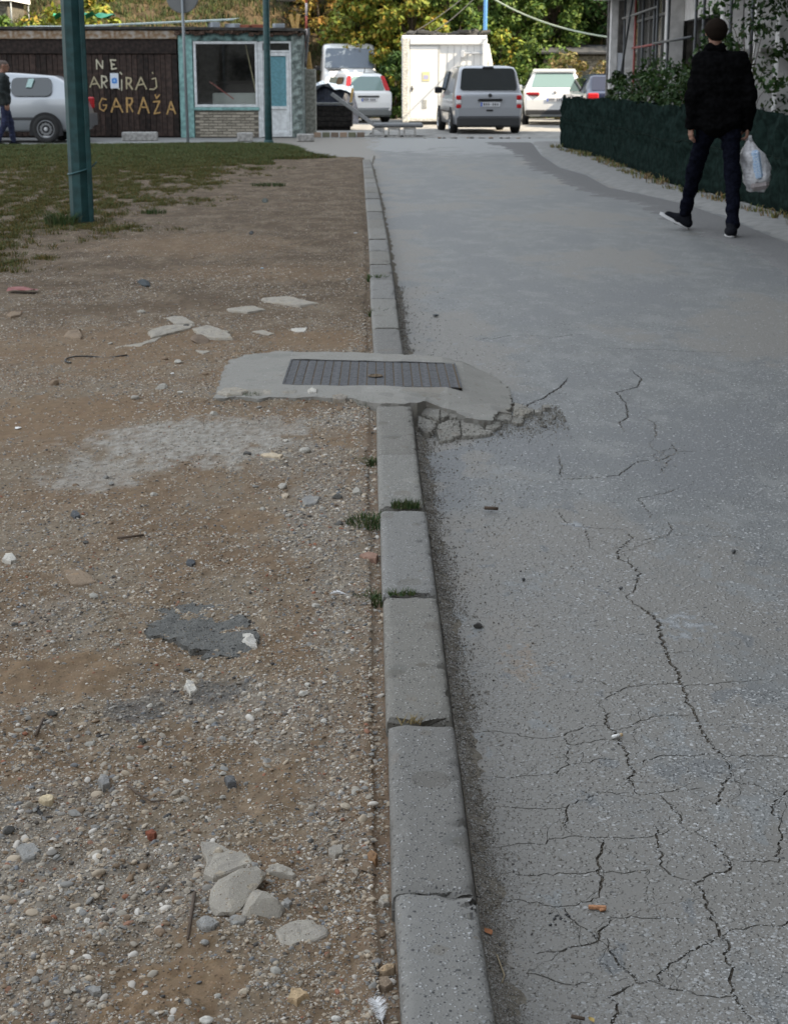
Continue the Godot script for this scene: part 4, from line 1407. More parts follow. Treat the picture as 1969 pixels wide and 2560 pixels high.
func build_garage() -> void:
	var wood := []
	for i in 4:
		var k := 0.8 + 0.25 * i
		wood.append(mottled("garage_wood%d" % i, lin(0.018 * k, 0.0125 * k, 0.0115 * k), lin(0.042 * k, 0.027 * k, 0.022 * k), 0.7, 0.75, 0.0, 0.1))
	var beam := mottled("garage_beam", lin(0.2, 0.13, 0.075), lin(0.36, 0.33, 0.29), 0.8, 0.9, 0.0, 0.3)
	var g := thing("garage", "row garage with dark brown plank doors under a stained concrete beam", "garage")
	var x := -5.15
	var i := 0
	while x > -14.5:
		var w := 0.135 + 0.02 * sin(i * 2.3)
		if i == 17 or i == 34: bpart(g, "door_post", wood[0], Vector3(x - w / 2, 0.98, -39.73), Vector3(w, 1.92, 0.06), 0.006)
		else: bpart(g, "plank", wood[(i * 7 + i / 3) % 4], Vector3(x - w / 2, 0.985, -39.76 + 0.006 * sin(i * 1.7)), Vector3(w - 0.009, 1.9, 0.04), 0.005)
		x -= w
		i += 1
	bpart(g, "head_board", wood[0], Vector3(-9.8, 2.11, -39.74), Vector3(9.3, 0.33, 0.09), 0.008)
	bpart(g, "beam", beam, Vector3(-9.8, 2.375, -39.8), Vector3(9.36, 0.19, 0.3), 0.01)
	bpart(g, "roof", mottled("felt", lin(0.03, 0.03, 0.032), lin(0.07, 0.066, 0.06), 0.6), Vector3(-9.8, 2.525, -41.6), Vector3(9.5, 0.07, 4.0), 0.01)
	bpart(g, "rear_wall", beam, Vector3(-9.8, 1.2, -43.45), Vector3(9.3, 2.4, 0.2))
	bpart(g, "inner_lining", wood[0], Vector3(-9.8, 1.0, -39.84), Vector3(9.3, 2.0, 0.04))
	bpart(g, "side_wall", beam, Vector3(-14.35, 1.2, -41.6), Vector3(0.2, 2.3, 3.4))
	var cream := mottled("paint_cream", lin(0.42, 0.39, 0.27), lin(0.62, 0.58, 0.44), 0.12, 0.9)
	var tan := mottled("paint_tan", lin(0.36, 0.3, 0.17), lin(0.54, 0.47, 0.31), 0.12, 0.9)
	var orange := mottled("paint_orange", lin(0.36, 0.2, 0.07), lin(0.55, 0.38, 0.17), 0.12, 0.9)
	var S := 3.36
	for q in [["N", 815, 505, 868, 582, 0], ["E", 935, 497, 985, 580, 0], ["P", 690, 642, 730, 740, 1], ["A", 745, 645, 830, 738, 1], ["R", 845, 640, 895, 742, 0], ["K", 930, 650, 995, 748, 0], ["I", 1010, 675, 1034, 758, 0], [".", 1012, 600, 1030, 620, 0], ["R", 1055, 650, 1112, 745, 1], ["A", 1140, 650, 1235, 745, 1], ["J", 1265, 655, 1328, 752, 1], [".", 1286, 600, 1304, 622, 1],
		["G", 825, 825, 882, 930, 2], ["A", 925, 820, 1018, 940, 2], ["R", 1055, 820, 1112, 940, 2], ["A", 1155, 822, 1248, 945, 2], ["Z", 1290, 845, 1348, 952, 2], ["v", 1302, 798, 1342, 828, 2], ["A", 1405, 850, 1480, 955, 2]]:
		letter(g, q[0], q[1] / S, q[2] / S, q[3] / S, q[4] / S, [cream, tan, orange][q[5]])
	var pp := thing("paper_notice", "white paper notice with a blue emblem fixed to the garage door", "notice", Vector3((fx(275.0) + fx(297.0)) / 2, (fy(183.0) + fy(220.0)) / 2, -39.712))
	bpart(pp, "sheet", mat("notice_paper", lin(0.62, 0.66, 0.72), 0.7), Vector3.ZERO, Vector3(0.2, 0.35, 0.006))
	var eb := B.new()
	eb.prism(PackedVector2Array([Vector2(0, 0.075), Vector2(-0.075, 0), Vector2(0, -0.075), Vector2(0.075, 0)]), 0.0035, 0.006)
	eb.prism(PackedVector2Array([Vector2(-0.06, 0.06), Vector2(-0.06, -0.06), Vector2(0.06, -0.06), Vector2(0.06, 0.06)]), 0.0035, 0.005)
	part(pp, "blue_emblem", eb.done(), mat("notice_blue", lin(0.05, 0.22, 0.6), 0.7))
	var ew := B.new()
	ew.prism(PackedVector2Array([Vector2(0.0, 0.035), Vector2(-0.03, 0), Vector2(0, -0.035), Vector2(0.03, 0)]), 0.0062, 0.0075)
	part(pp, "emblem_centre", ew.done(), mat("notice_pale", lin(0.3, 0.5, 0.75), 0.7))

func frame(t: Node, n: String, m: Material, x0: float, y0: float, x1: float, y1: float, w: float, z: float, d: float) -> void:
	var b := B.new()
	b.box(Vector3((x0 + x1) / 2, y1 - w / 2, z), Vector3(x1 - x0, w, d), Basis.IDENTITY, 0.006)
	b.box(Vector3((x0 + x1) / 2, y0 + w / 2, z), Vector3(x1 - x0, w, d), Basis.IDENTITY, 0.006)
	b.box(Vector3(x0 + w / 2, (y0 + y1) / 2, z), Vector3(w, y1 - y0 - 2 * w, d - 0.004), Basis.IDENTITY, 0.006)
	b.box(Vector3(x1 - w / 2, (y0 + y1) / 2, z), Vector3(w, y1 - y0 - 2 * w, d - 0.004), Basis.IDENTITY, 0.006)
	part(t, n, b.done(), m)

func glass(key: String, c: Color, a: float) -> StandardMaterial3D:
	var m := mat(key, c, 0.04)
	m.albedo_color.a = a
	m.transparency = BaseMaterial3D.TRANSPARENCY_ALPHA
	return m

func build_hut() -> void:
	var teal := mottled("teal_render", lin(0.13, 0.26, 0.25), lin(0.25, 0.44, 0.42), 0.9, 0.9, 0.0, 0.3)
	var dirty := mottled("dirty_render", lin(0.11, 0.13, 0.12), lin(0.3, 0.36, 0.34), 0.8, 0.95, 0.0, 0.4)
	var white := mottled("pvc_white", lin(0.56, 0.6, 0.62), lin(0.68, 0.71, 0.72), 0.8, 0.5)
	var h := thing("kiosk", "small teal rendered kiosk with a wide shop window and a white door", "kiosk", Vector3(-3.65, 0, -39.6))
	bpart(h, "pier", teal, Vector3(-1.285, 1.22, -0.15), Vector3(0.33, 2.44, 0.3), 0.01)
	bpart(h, "pier", dirty, Vector3(1.345, 1.22, -0.15), Vector3(0.25, 2.44, 0.3), 0.01)
	bpart(h, "lintel", mottled("stained_teal", lin(0.035, 0.05, 0.045), lin(0.16, 0.26, 0.25), 1.3, 0.95), Vector3(0.05, 2.335, -0.152), Vector3(2.34, 0.21, 0.296))
	bpart(h, "sill", teal, Vector3(-0.34, 0.675, -0.145), Vector3(1.56, 0.07, 0.3), 0.008)
	bpart(h, "mullion_wall", white, Vector3(0.455, 1.11, -0.1), Vector3(0.075, 2.21, 0.15), 0.006)
	bpart(h, "side_wall", dirty, Vector3(1.4, 1.2, -1.7), Vector3(0.14, 2.4, 2.8), 0.01)
	bpart(h, "side_wall", dirty, Vector3(-1.4, 1.2, -1.7), Vector3(0.14, 2.4, 2.8), 0.01)
	var inner := mottled("inner_grey", lin(0.07, 0.08, 0.075), lin(0.11, 0.12, 0.11), 1.0, 0.95)
	bpart(h, "rear_wall", inner, Vector3(0, 1.2, -3.05), Vector3(2.66, 2.4, 0.1))
	bpart(h, "floor", inner, Vector3(0, 0.03, -1.6), Vector3(2.64, 0.06, 2.78))
	# bricks under the window
	var bm := []
	for k in 3: bm.append(mottled("yellow_brick%d" % k, lin(0.24 + 0.04 * k, 0.215 + 0.035 * k, 0.165 + 0.03 * k), lin(0.34 + 0.04 * k, 0.31 + 0.035 * k, 0.25 + 0.03 * k), 0.2, 0.95))
	var infill := bpart(h, "brick_infill", mottled("mortar", lin(0.14, 0.125, 0.1), lin(0.2, 0.18, 0.15), 0.3, 1.0), Vector3(-0.34, 0.32, -0.12), Vector3(1.54, 0.62, 0.15))
	var bmesh := B.new()
	bmesh.box(Vector3.ZERO, Vector3(0.206, 0.05, 0.03), Basis.IDENTITY, 0.004)
	var bmsh := bmesh.done()
	for r in 9:
		for c in 8:
			var bx := -1.0 + 0.219 * c + (0.11 if r % 2 else 0.0) - 0.11
			if bx < -1.06 or bx > 0.36: continue
			var o := part(infill, "brick", bmsh, bm[rng.randi() % 3])
			o.position = Vector3(clampf(bx, -1.0, 0.32), 0.05 + 0.065 * r, -0.04)
			if bx < -1.0 or bx > 0.32: o.scale.x = 0.5
	# window
	frame(h, "window_frame", white, -1.1, 0.715, 0.415, 2.225, 0.06, -0.05, 0.08)
	bpart(h, "window_pane", glass("shop_glass", lin(0.02, 0.025, 0.025), 0.03), Vector3(-0.3425, 1.47, -0.06), Vector3(1.39, 1.39, 0.006))
	# door
	frame(h, "door_frame", white, 0.495, 0.02, 1.215, 2.225, 0.045, -0.06, 0.1)
	bpart(h, "transom_bar", white, Vector3(0.855, 1.995, -0.06), Vector3(0.63, 0.05, 0.09), 0.006)
	bpart(h, "transom_pane", glass("transom_glass", lin(0.02, 0.022, 0.022), 0.2), Vector3(0.855, 2.1, -0.07), Vector3(0.63, 0.16, 0.006))
	var d := thing_part(h, "door", Vector3(0.855, 0, -0.05))
	frame(d, "leaf_frame", white, -0.31, 0.07, 0.31, 1.965, 0.075, 0.0, 0.06)
	bpart(d, "mid_rail", white, Vector3(0, 0.7, 0), Vector3(0.47, 0.07, 0.056), 0.005)
	bpart(d, "lower_panel", white, Vector3(0, 0.405, -0.01), Vector3(0.47, 0.52, 0.02))
	bpart(d, "glass", mottled("door_film", lin(0.1, 0.24, 0.29), lin(0.14, 0.31, 0.36), 0.5, 0.2), Vector3(0, 1.313, -0.01), Vector3(0.47, 1.155, 0.012))
	bpart(d, "handle", mat("handle_steel", lin(0.5, 0.5, 0.5), 0.35, 0.8), Vector3(-0.24, 1.02, 0.055), Vector3(0.12, 0.022, 0.02), 0.004)
	# roof and torn eaves
	var felt: Material = M["felt"]
	bpart(h, "roof", felt, Vector3(0.02, 2.5, -1.5), Vector3(3.0, 0.07, 3.3), 0.01, Basis(Vector3(0, 0, 1), -0.012))
	var tb := B.new()
	for i in 26:
		var x := -1.45 + 2.9 * i / 25.0
		tb.box(Vector3(x, 2.43 + rng.randf_range(-0.03, 0.04) - (0.03 if x > 0.2 else 0.0), 0.06 + rng.randf_range(-0.03, 0.03)), Vector3(0.13, rng.randf_range(0.05, 0.12), 0.1), Basis.from_euler(Vector3(rng.randfn() * 0.2, rng.randfn() * 0.2, rng.randfn() * 0.15)), 0.008)
	part(h, "torn_eave", tb.done(), mottled("eave_wood", lin(0.035, 0.025, 0.02), lin(0.12, 0.08, 0.06), 0.3, 1.0))
	var sb := B.new()
	sb.box(Vector3(1.55, 2.1, -0.9), Vector3(0.05, 0.16, 2.0), Basis(Vector3(1, 0, 0), 0.42), 0.008)
	part(h, "side_bargeboard", sb.done(), felt)
	# what stands inside
	var pale := mat("pale_panel", lin(0.42, 0.46, 0.42), 0.7)
	var o1 := bpart(self, "pale_counter", pale, Vector3(-3.75, 0.56, -40.55), Vector3(1.3, 0.95, 0.5), 0.02)
	tag(o1, "pale low counter behind the kiosk window", "counter")
	var o2 := bpart(self, "dark_sofa", mat("sofa_dark", lin(0.07, 0.065, 0.06), 0.9), Vector3(-3.7, 0.72, -41.7), Vector3(1.6, 1.2, 0.7), 0.08)
	tag(o2, "dark bulky seat deep inside the kiosk", "sofa")
	var lb := B.new()
	lb.box(Vector3(-3.42, 1.5, -40.15), Vector3(0.03, 1.35, 0.02), Basis(Vector3(0, 0, 1), 0.2))
	tag(part(self, "wooden_lath", lb.done(), mat("lath", lin(0.35, 0.33, 0.2), 0.8)), "pale wooden lath leaning behind the kiosk window", "lath")
	lb = B.new()
	lb.box(Vector3(-4.15, 1.1, -40.1), Vector3(0.025, 0.7, 0.02), Basis(Vector3(0, 0, 1), 0.95))
	tag(part(self, "red_stick", lb.done(), mat("red_stick", lin(0.35, 0.12, 0.1), 0.7)), "reddish stick leaning low behind the kiosk window", "stick")
	# litter on the roofs
	var sh := B.new()
	for i in 18:
		var x0 := -9.0 + 5.2 * i / 18.0
		var x1 := -9.0 + 5.2 * (i + 1) / 18.0
		var y0 := 2.56 + 0.18 * maxf(0.0, (x0 + 8.0) / 4.2); var y1 := 2.56 + 0.18 * maxf(0.0, (x1 + 8.0) / 4.2)
		sh.quad(Vector3(x0, y0, -40.0), Vector3(x1, y1, -40.0), Vector3(x1, y1 + 0.08, -41.6), Vector3(x0, y0 + 0.08, -41.6))
		sh.quad(Vector3(x0, y0 - 0.03, -40.0), Vector3(x1, y1 - 0.03, -40.0), Vector3(x1, y1, -40.0), Vector3(x0, y0, -40.0))
	tag(part(self, "roofing_sheet", sh.done(), mottled("pale_sheet", lin(0.22, 0.3, 0.28), lin(0.4, 0.48, 0.46), 1.2, 0.6)), "long pale green roofing sheet lying slanted over garage and kiosk roof", "roofing sheet")
	var roofm := [M["yellow_brick0"], mat("tile_red", lin(0.22, 0.07, 0.04), 0.9), mat("block_grey", lin(0.3, 0.33, 0.36), 0.9)]
	for q in [[-4.3, 0.4, 0.13, 2, "grey block on the kiosk roof under the sheet"], [-3.85, 0.35, 0.1, 2, "flat grey block on the kiosk roof near its middle"], [-3.55, 0.3, 0.07, 1, "reddish roof tile on the kiosk roof"], [-3.2, 0.34, 0.08, 1, "second reddish tile on the kiosk roof, right of the first"], [-2.75, 0.25, 0.1, 2, "pale round edged block on the kiosk roof beside the far pole"]]:
		tag(bpart(self, "roof_block", roofm[q[3]], Vector3(q[0], 2.54 + q[2] / 2, -40.1), Vector3(q[1], q[2], 0.2), 0.01, Basis(Vector3(0, 1, 0), q[0])), q[4], "block", "blocks and tiles on the kiosk roof")
	for q in [[-2.42, 0.25, "left"], [-2.3, -0.15, "right"]]:
		tag(bpart(self, "orange_board", mottled("orange_board%s" % q[2], lin(0.42, 0.25, 0.08), lin(0.6, 0.4, 0.16), 0.3), Vector3(q[0], 2.68, -40.1), Vector3(0.09, 0.36, 0.03), 0.004, Basis(Vector3(0, 0, 1), q[1])), "short orange board standing on the kiosk roof corner, the %s one of two" % q[2], "board", "orange boards on the kiosk roof")
	# striped rod beside the kiosk
	var rod := thing("striped_rod", "thin red and white rod rising beside the kiosk corner", "rod", Vector3(-2.13, 0, -41.0))
	for i in 9:
		var rb := B.new(true)
		var y0 := 1.95 + i * 0.3
		rb.tube([Vector3(0.006 * i - 0.02, y0, 0), Vector3(0.006 * (i + 1) - 0.02, y0 + 0.3, 0)], [0.028], 8)
		part(rod, "band", rb.done(), mat("rod%d" % (i % 2), lin(0.45, 0.1, 0.07) if i % 2 == 0 else lin(0.6, 0.52, 0.5), 0.6))
	var ob := B.new()
	ob.box(Vector3(0.04, 1.75, 0), Vector3(0.13, 0.5, 0.1), Basis(Vector3(0, 0, 1), 0.12), 0.01)
	part(rod, "wooden_foot", ob.done(), M["orange_boardleft"])
	ob = B.new()
	ob.box(Vector3(0.06, 0.8, 0), Vector3(0.3, 1.6, 0.3), Basis.IDENTITY, 0.02)
	part(rod, "pale_pillar", ob.done(), mottled("pillar_stone", lin(0.26, 0.26, 0.22), lin(0.4, 0.4, 0.35), 0.5))

func thing_part(t: Node, n: String, at: Vector3) -> Node3D:
	var o := Node3D.new()
	o.name = n
	o.position = at
	t.add_child(o, true)
	return o

func build_container() -> void:
	var w := mottled("container_white", lin(0.66, 0.675, 0.69), lin(0.73, 0.74, 0.74), 2.6, 0.55)
	var yel := mottled("container_stain", lin(0.5, 0.46, 0.36), lin(0.7, 0.69, 0.64), 0.5, 0.8)
	var t := thing("site_container", "white metal site container with a plain door, stained yellow at its corner", "container", Vector3(1.535, 0, -51.0))
	bpart(t, "wall", w, Vector3(0.05, 1.35, -0.08), Vector3(2.3, 2.42, 0.06))
	bpart(t, "wall", w, Vector3(-1.24, 1.35, -3.0), Vector3(0.06, 2.42, 5.8))
	bpart(t, "wall", w, Vector3(1.24, 1.35, -3.0), Vector3(0.06, 2.42, 5.8))
	bpart(t, "roof", w, Vector3(0, 2.6, -3.05), Vector3(2.6, 0.1, 6.06), 0.02)
	bpart(t, "floor_frame", M["cover_steel"], Vector3(0, 0.06, -3.0), Vector3(2.5, 0.08, 5.9))
	bpart(t, "head_rail", w, Vector3(0.1, 2.48, -0.02), Vector3(2.3, 0.2, 0.12), 0.015)
	bpart(t, "corner_post", yel, Vector3(-1.18, 1.33, -0.02), Vector3(0.2, 2.5, 0.14), 0.015)
	bpart(t, "corner_post", w, Vector3(1.23, 1.33, -0.02), Vector3(0.14, 2.5, 0.14), 0.015)
	bpart(t, "foot_rail", yel, Vector3(0, 0.16, -0.02), Vector3(2.2, 0.1, 0.11), 0.01)
	for i in 6:
		bpart(t, "panel_joint", mat("joint_grey", lin(0.42, 0.43, 0.44), 0.8), Vector3(0.1 + 0.2 * i, 1.3, -0.046), Vector3(0.012, 2.1, 0.012))
	var d := thing_part(t, "door", Vector3(-0.62, 0, -0.035))
	bpart(d, "leaf", w, Vector3(0, 1.28, 0), Vector3(0.86, 2.1, 0.05), 0.01)
	frame(d, "door_frame", mat("frame_grey", lin(0.5, 0.51, 0.5), 0.7), -0.475, 0.2, 0.475, 2.39, 0.035, -0.005, 0.07)
	bpart(d, "handle", M["cover_steel"], Vector3(-0.36, 1.08, 0.05), Vector3(0.09, 0.03, 0.05), 0.006)
	bpart(d, "lock_plate", M["cover_steel"], Vector3(-0.37, 1.08, 0.03), Vector3(0.04, 0.16, 0.012), 0.003)
	bpart(d, "vent_grille", mottled("vent_dirt", lin(0.25, 0.26, 0.25), lin(0.5, 0.51, 0.5), 0.2), Vector3(0.02, 0.62, 0.03), Vector3(0.13, 0.26, 0.012), 0.003)
	var s := thing_part(d, "yellow_notice", Vector3(0.06, 1.44, 0.031))
	bpart(s, "sheet", mat("notice_yellow", lin(0.66, 0.62, 0.34), 0.8), Vector3.ZERO, Vector3(0.22, 0.27, 0.008))
	bpart(s, "print", mat("notice_lilac", lin(0.42, 0.42, 0.62), 0.8), Vector3(0.0, -0.02, 0.005), Vector3(0.15, 0.12, 0.004))
	bpart(t, "lamp_box", mat("box_grey", lin(0.45, 0.48, 0.52), 0.6), Vector3(0.55, 2.1, 0.02), Vector3(0.12, 0.2, 0.12), 0.01)
	bpart(t, "conduit", M["box_grey"], Vector3(0.95, 2.13, 0.0), Vector3(0.7, 0.04, 0.04), 0.005)
	bpart(t, "small_plate", M["cover_steel"], Vector3(0.38, 1.68, -0.04), Vector3(0.1, 0.05, 0.02), 0.004)
	var tb := B.new()
	for i in 30:
		tb.box(Vector3(-1.1 + 2.3 * rng.randf(), 2.68 + rng.randf() * 0.08, -0.4 - rng.randf() * 1.6), Vector3(rng.randf_range(0.2, 0.6), 0.08, rng.randf_range(0.1, 0.5)), Basis.from_euler(Vector3(rng.randfn() * 0.2, rng.randf() * 3.0, rng.randfn() * 0.15)), 0.01)
	tag(part(self, "roof_tarpaulin", tb.done(), mat("tarp_dark", lin(0.03, 0.03, 0.028), 0.8)), "dark bundled tarpaulin on the white container roof", "tarpaulin")
	get_node("roof_tarpaulin").position = Vector3(1.535, 0, -51.0)
	# blue pole and its pale leaning foot
	var p := thing("blue_pole", "thin blue pole rising behind the white container", "pole", Vector3(3.0, 0, -55.5))
	var pb := B.new(true)
	pb.tube([Vector3(0, 0, 0), Vector3(0.02, 7.0, 0)], [0.07, 0.06], 10)
	part(p, "mast", pb.done(), mat("pole_blue", lin(0.09, 0.25, 0.5), 0.5))
	pb = B.new(true)
	pb.tube([Vector3(0.0, 2.2, 0.5), Vector3(0.12, 1.8, 0.5), Vector3(0.16, 1.3, 0.5)], [0.05, 0.04, 0.05], 8)
	part(p, "insulator", pb.done(), mat("insul", lin(0.3, 0.3, 0.28), 0.6))
	var wb := B.new(true)
	wb.tube([Vector3(3.0, 2.45, -54.0), Vector3(3.45, 0.0, -53.6)], [0.06, 0.1], 10)
	tag(part(self, "white_strut", wb.done(), mat("strut_white", lin(0.62, 0.63, 0.58), 0.6)), "whitish strut leaning at the right side of the container", "strut")
	# cables
	for q in [["rope", Vector3(3.05, 4.05, -55.4), Vector3(5.35, 2.25, -38.6), 0.25, 0.022, "pale sagging rope from the blue pole down to the house", lin(0.35, 0.4, 0.3)], ["cable", Vector3(3.0, 4.6, -55.5), Vector3(0.6, 2.75, -51.2), 0.12, 0.012, "upper dark cable slanting from the blue pole to the container roof", lin(0.05, 0.05, 0.05)], ["cable", Vector3(2.98, 4.3, -55.5), Vector3(1.2, 2.75, -51.4), 0.1, 0.012, "lower dark cable slanting from the blue pole to the container roof", lin(0.05, 0.05, 0.05)], ["cable", Vector3(2.98, 4.6, -55.5), Vector3(-5.0, 4.35, -60.0), 0.25, 0.015, "cable running left from the blue pole above the bushes", lin(0.18, 0.2, 0.2)]]:
		var pts := []
		for i in 15:
			var u := i / 14.0
			pts.append((q[1] as Vector3).lerp(q[2], u) + Vector3(0, -4.0 * q[3] * u * (1.0 - u), 0))
		var cb := B.new(true)
		cb.tube(pts, [q[4]], 6)
		tag(part(self, q[0], cb.done(), mat("%s%d" % [q[0], M.size()], q[6], 0.8)), q[5], q[0])

func build_house() -> void:
	var white := mottled("house_white", lin(0.48, 0.47, 0.46), lin(0.6, 0.59, 0.58), 1.4, 0.9, 0.0, 0.3)
	var grey := mottled("house_grey", lin(0.13, 0.125, 0.12), lin(0.22, 0.21, 0.2), 1.1, 0.95, 0.0, 0.3)
	var dark := mottled("house_bare", lin(0.12, 0.118, 0.115), lin(0.18, 0.176, 0.17), 1.0, 0.95)
	var steel := mat("scaffold", lin(0.06, 0.065, 0.07), 0.5, 0.4)
	var red := mat("scaffold_red", lin(0.22, 0.04, 0.035), 0.6)
	var h := thing("unfinished_house", "unfinished grey house with white piers and scaffold poles behind the green fence", "house", Vector3(5.5, 0, -38.3), -PI / 2 - 0.029)
	# local: x along the road towards the camera, z out to the road
	for q in [[7.6, 0.32, 3.1], [13.6, 0.3, 3.1], [16.4, 0.34, 3.1], [17.6, 0.26, 3.1], [24.0, 0.3, 3.1], [31.0, 0.3, 3.1]]:
		bpart(h, "pier", white, Vector3(q[0], q[2] / 2, q[1] / 2), Vector3(0.24, q[2], q[1]), 0.01)
	bpart(h, "corner_pier", white, Vector3(0.0, 1.55, 0.485), Vector3(0.24, 3.1, 0.17), 0.01)
	bpart(h, "corner_pier", white, Vector3(0.0, 1.55, 0.11), Vector3(0.24, 3.1, 0.24), 0.01)
	bpart(h, "slot_back", grey, Vector3(-0.35, 1.55, 0.3), Vector3(0.1, 3.1, 0.6))
	bpart(h, "rendered_strip", mat("pale_strip", lin(0.5, 0.52, 0.56), 0.8), Vector3(0.03, 0.97, 0.315), Vector3(0.14, 1.94, 0.165))
	bpart(h, "eave_slab", white, Vector3(26.0, 3.2, 0.0), Vector3(52.6, 0.2, 1.9), 0.02)
	bpart(h, "upper_wall", grey, Vector3(24.4, 9.6, -5.1), Vector3(55.2, 11.0, 10.0))  # out of view; height and far overhang shaped to shade the road and van
	bpart(h, "roof", dark, Vector3(24.4, 15.2, -5.1), Vector3(56.0, 0.2, 11.0))
	bpart(h, "end_wall", grey, Vector3(0.1, 1.55, -5.1), Vector3(0.2, 3.1, 10.0))
	bpart(h, "storey_band", grey, Vector3(26.0, 3.7, -5.1), Vector3(52.0, 0.8, 9.98))
	bpart(h, "low_wall", grey, Vector3(3.85, 0.75, -0.1), Vector3(7.3, 1.5, 0.2))
	bpart(h, "window_sill", mottled("sill_wood", lin(0.16, 0.15, 0.14), lin(0.28, 0.27, 0.25), 0.5), Vector3(3.8, 1.53, 0.06), Vector3(7.0, 0.08, 0.36), 0.01)
	bpart(h, "window_pane", mat("dusty_glass", lin(0.055, 0.055, 0.053), 0.25), Vector3(3.85, 2.34, -0.08), Vector3(7.3, 1.52, 0.02))
	for k in 8: bpart(h, "mullion", mat("mullion_grey", lin(0.14, 0.14, 0.135), 0.7), Vector3(0.3 + 1.02 * k, 2.34, -0.05), Vector3(0.07, 1.5, 0.06), 0.006)
	bpart(h, "transom", M["mullion_grey"], Vector3(3.8, 2.62, -0.03), Vector3(7.2, 0.06, 0.05), 0.006)
	for q in [[1.0, 0.35, 0.0, steel], [2.6, 0.3, 0.0, red], [4.4, 0.35, 0.0, steel], [6.2, 0.35, 0.0, steel], [7.2, 0.42, 0.0, steel], [8.6, 0.4, 0.0, steel], [11.8, 0.4, 0.0, steel], [12.6, 0.4, 0.0, steel], [15.0, 0.4, 0.0, steel], [16.9, 0.45, 0.0, steel]]:
		var b := B.new(true)
		b.tube([Vector3(q[0], 0.0, q[1]), Vector3(q[0], 3.1, q[1])], [0.026], 8)
		part(h, "scaffold_pole", b.done(), q[3])
	for q in [[Vector3(0.6, 0.9, 0.42), Vector3(3.1, 3.1, 0.42), steel], [Vector3(1.0, 2.66, 0.4), Vector3(7.2, 2.66, 0.4), M["mullion_grey"]], [Vector3(2.6, 2.0, 0.34), Vector3(7.2, 2.0, 0.34), red], [Vector3(7.2, 2.0, 0.46), Vector3(11.8, 2.0, 0.46), steel], [Vector3(0.7, 1.25, 0.4), Vector3(3.0, 1.4, 0.4), steel]]:
		var b2 := B.new(true)
		b2.tube([q[0], q[1]], [0.024], 8)
		part(h, "scaffold_rail", b2.done(), q[2])
	# dark opening with a lintel, then blank wall
	bpart(h, "lintel", white, Vector3(10.6, 2.74, -0.1), Vector3(5.9, 0.72, 0.2))
	bpart(h, "inner_wall", dark, Vector3(10.6, 1.2, -3.0), Vector3(5.9, 2.4, 0.2))
	bpart(h, "inner_side", dark, Vector3(7.6, 1.2, -1.6), Vector3(0.2, 2.4, 2.8))
	bpart(h, "inner_side", dark, Vector3(13.6, 1.2, -1.6), Vector3(0.2, 2.4, 2.8))
	bpart(h, "inner_ceiling", dark, Vector3(10.6, 2.5, -1.6), Vector3(5.9, 0.16, 2.7))
	bpart(h, "wall", mottled("house_mid", lin(0.26, 0.255, 0.25), lin(0.38, 0.375, 0.37), 1.2, 0.9), Vector3(15.2, 1.5, -0.11), Vector3(3.0, 3.0, 0.2))
	bpart(h, "wall", grey, Vector3(34.2, 1.5, -0.1), Vector3(35.0, 3.0, 0.2))
	bpart(h, "ledge", M["sill_wood"], Vector3(15.4, 1.72, 0.14), Vector3(2.6, 0.06, 0.3), 0.008)

func build_block_behind() -> void:
	# added unseen block behind the camera: darkens the kiosk glass, cuts sky light
	var wall := mottled("block_render", lin(0.26, 0.25, 0.23), lin(0.36, 0.35, 0.32), 2.0, 0.9)
	var t := thing("added_block", "unseen block added behind the camera to darken the kiosk glass and cut sky light", "light_blocker", Vector3(-11.0, 0, 22.0))
	bpart(t, "wall", wall, Vector3(0, 6.5, 5.0), Vector3(28.0, 13.0, 10.0))
	bpart(t, "roof", M["felt"], Vector3(0, 13.1, 5.0), Vector3(28.6, 0.2, 10.6))
	for r in 4:
		for c in 8:
			bpart(t, "window", M["car_glass"] if M.has("car_glass") else M["felt"], Vector3(-12.2 + 3.5 * c, 2.0 + 3.0 * r, -0.01), Vector3(1.5, 1.4, 0.06))

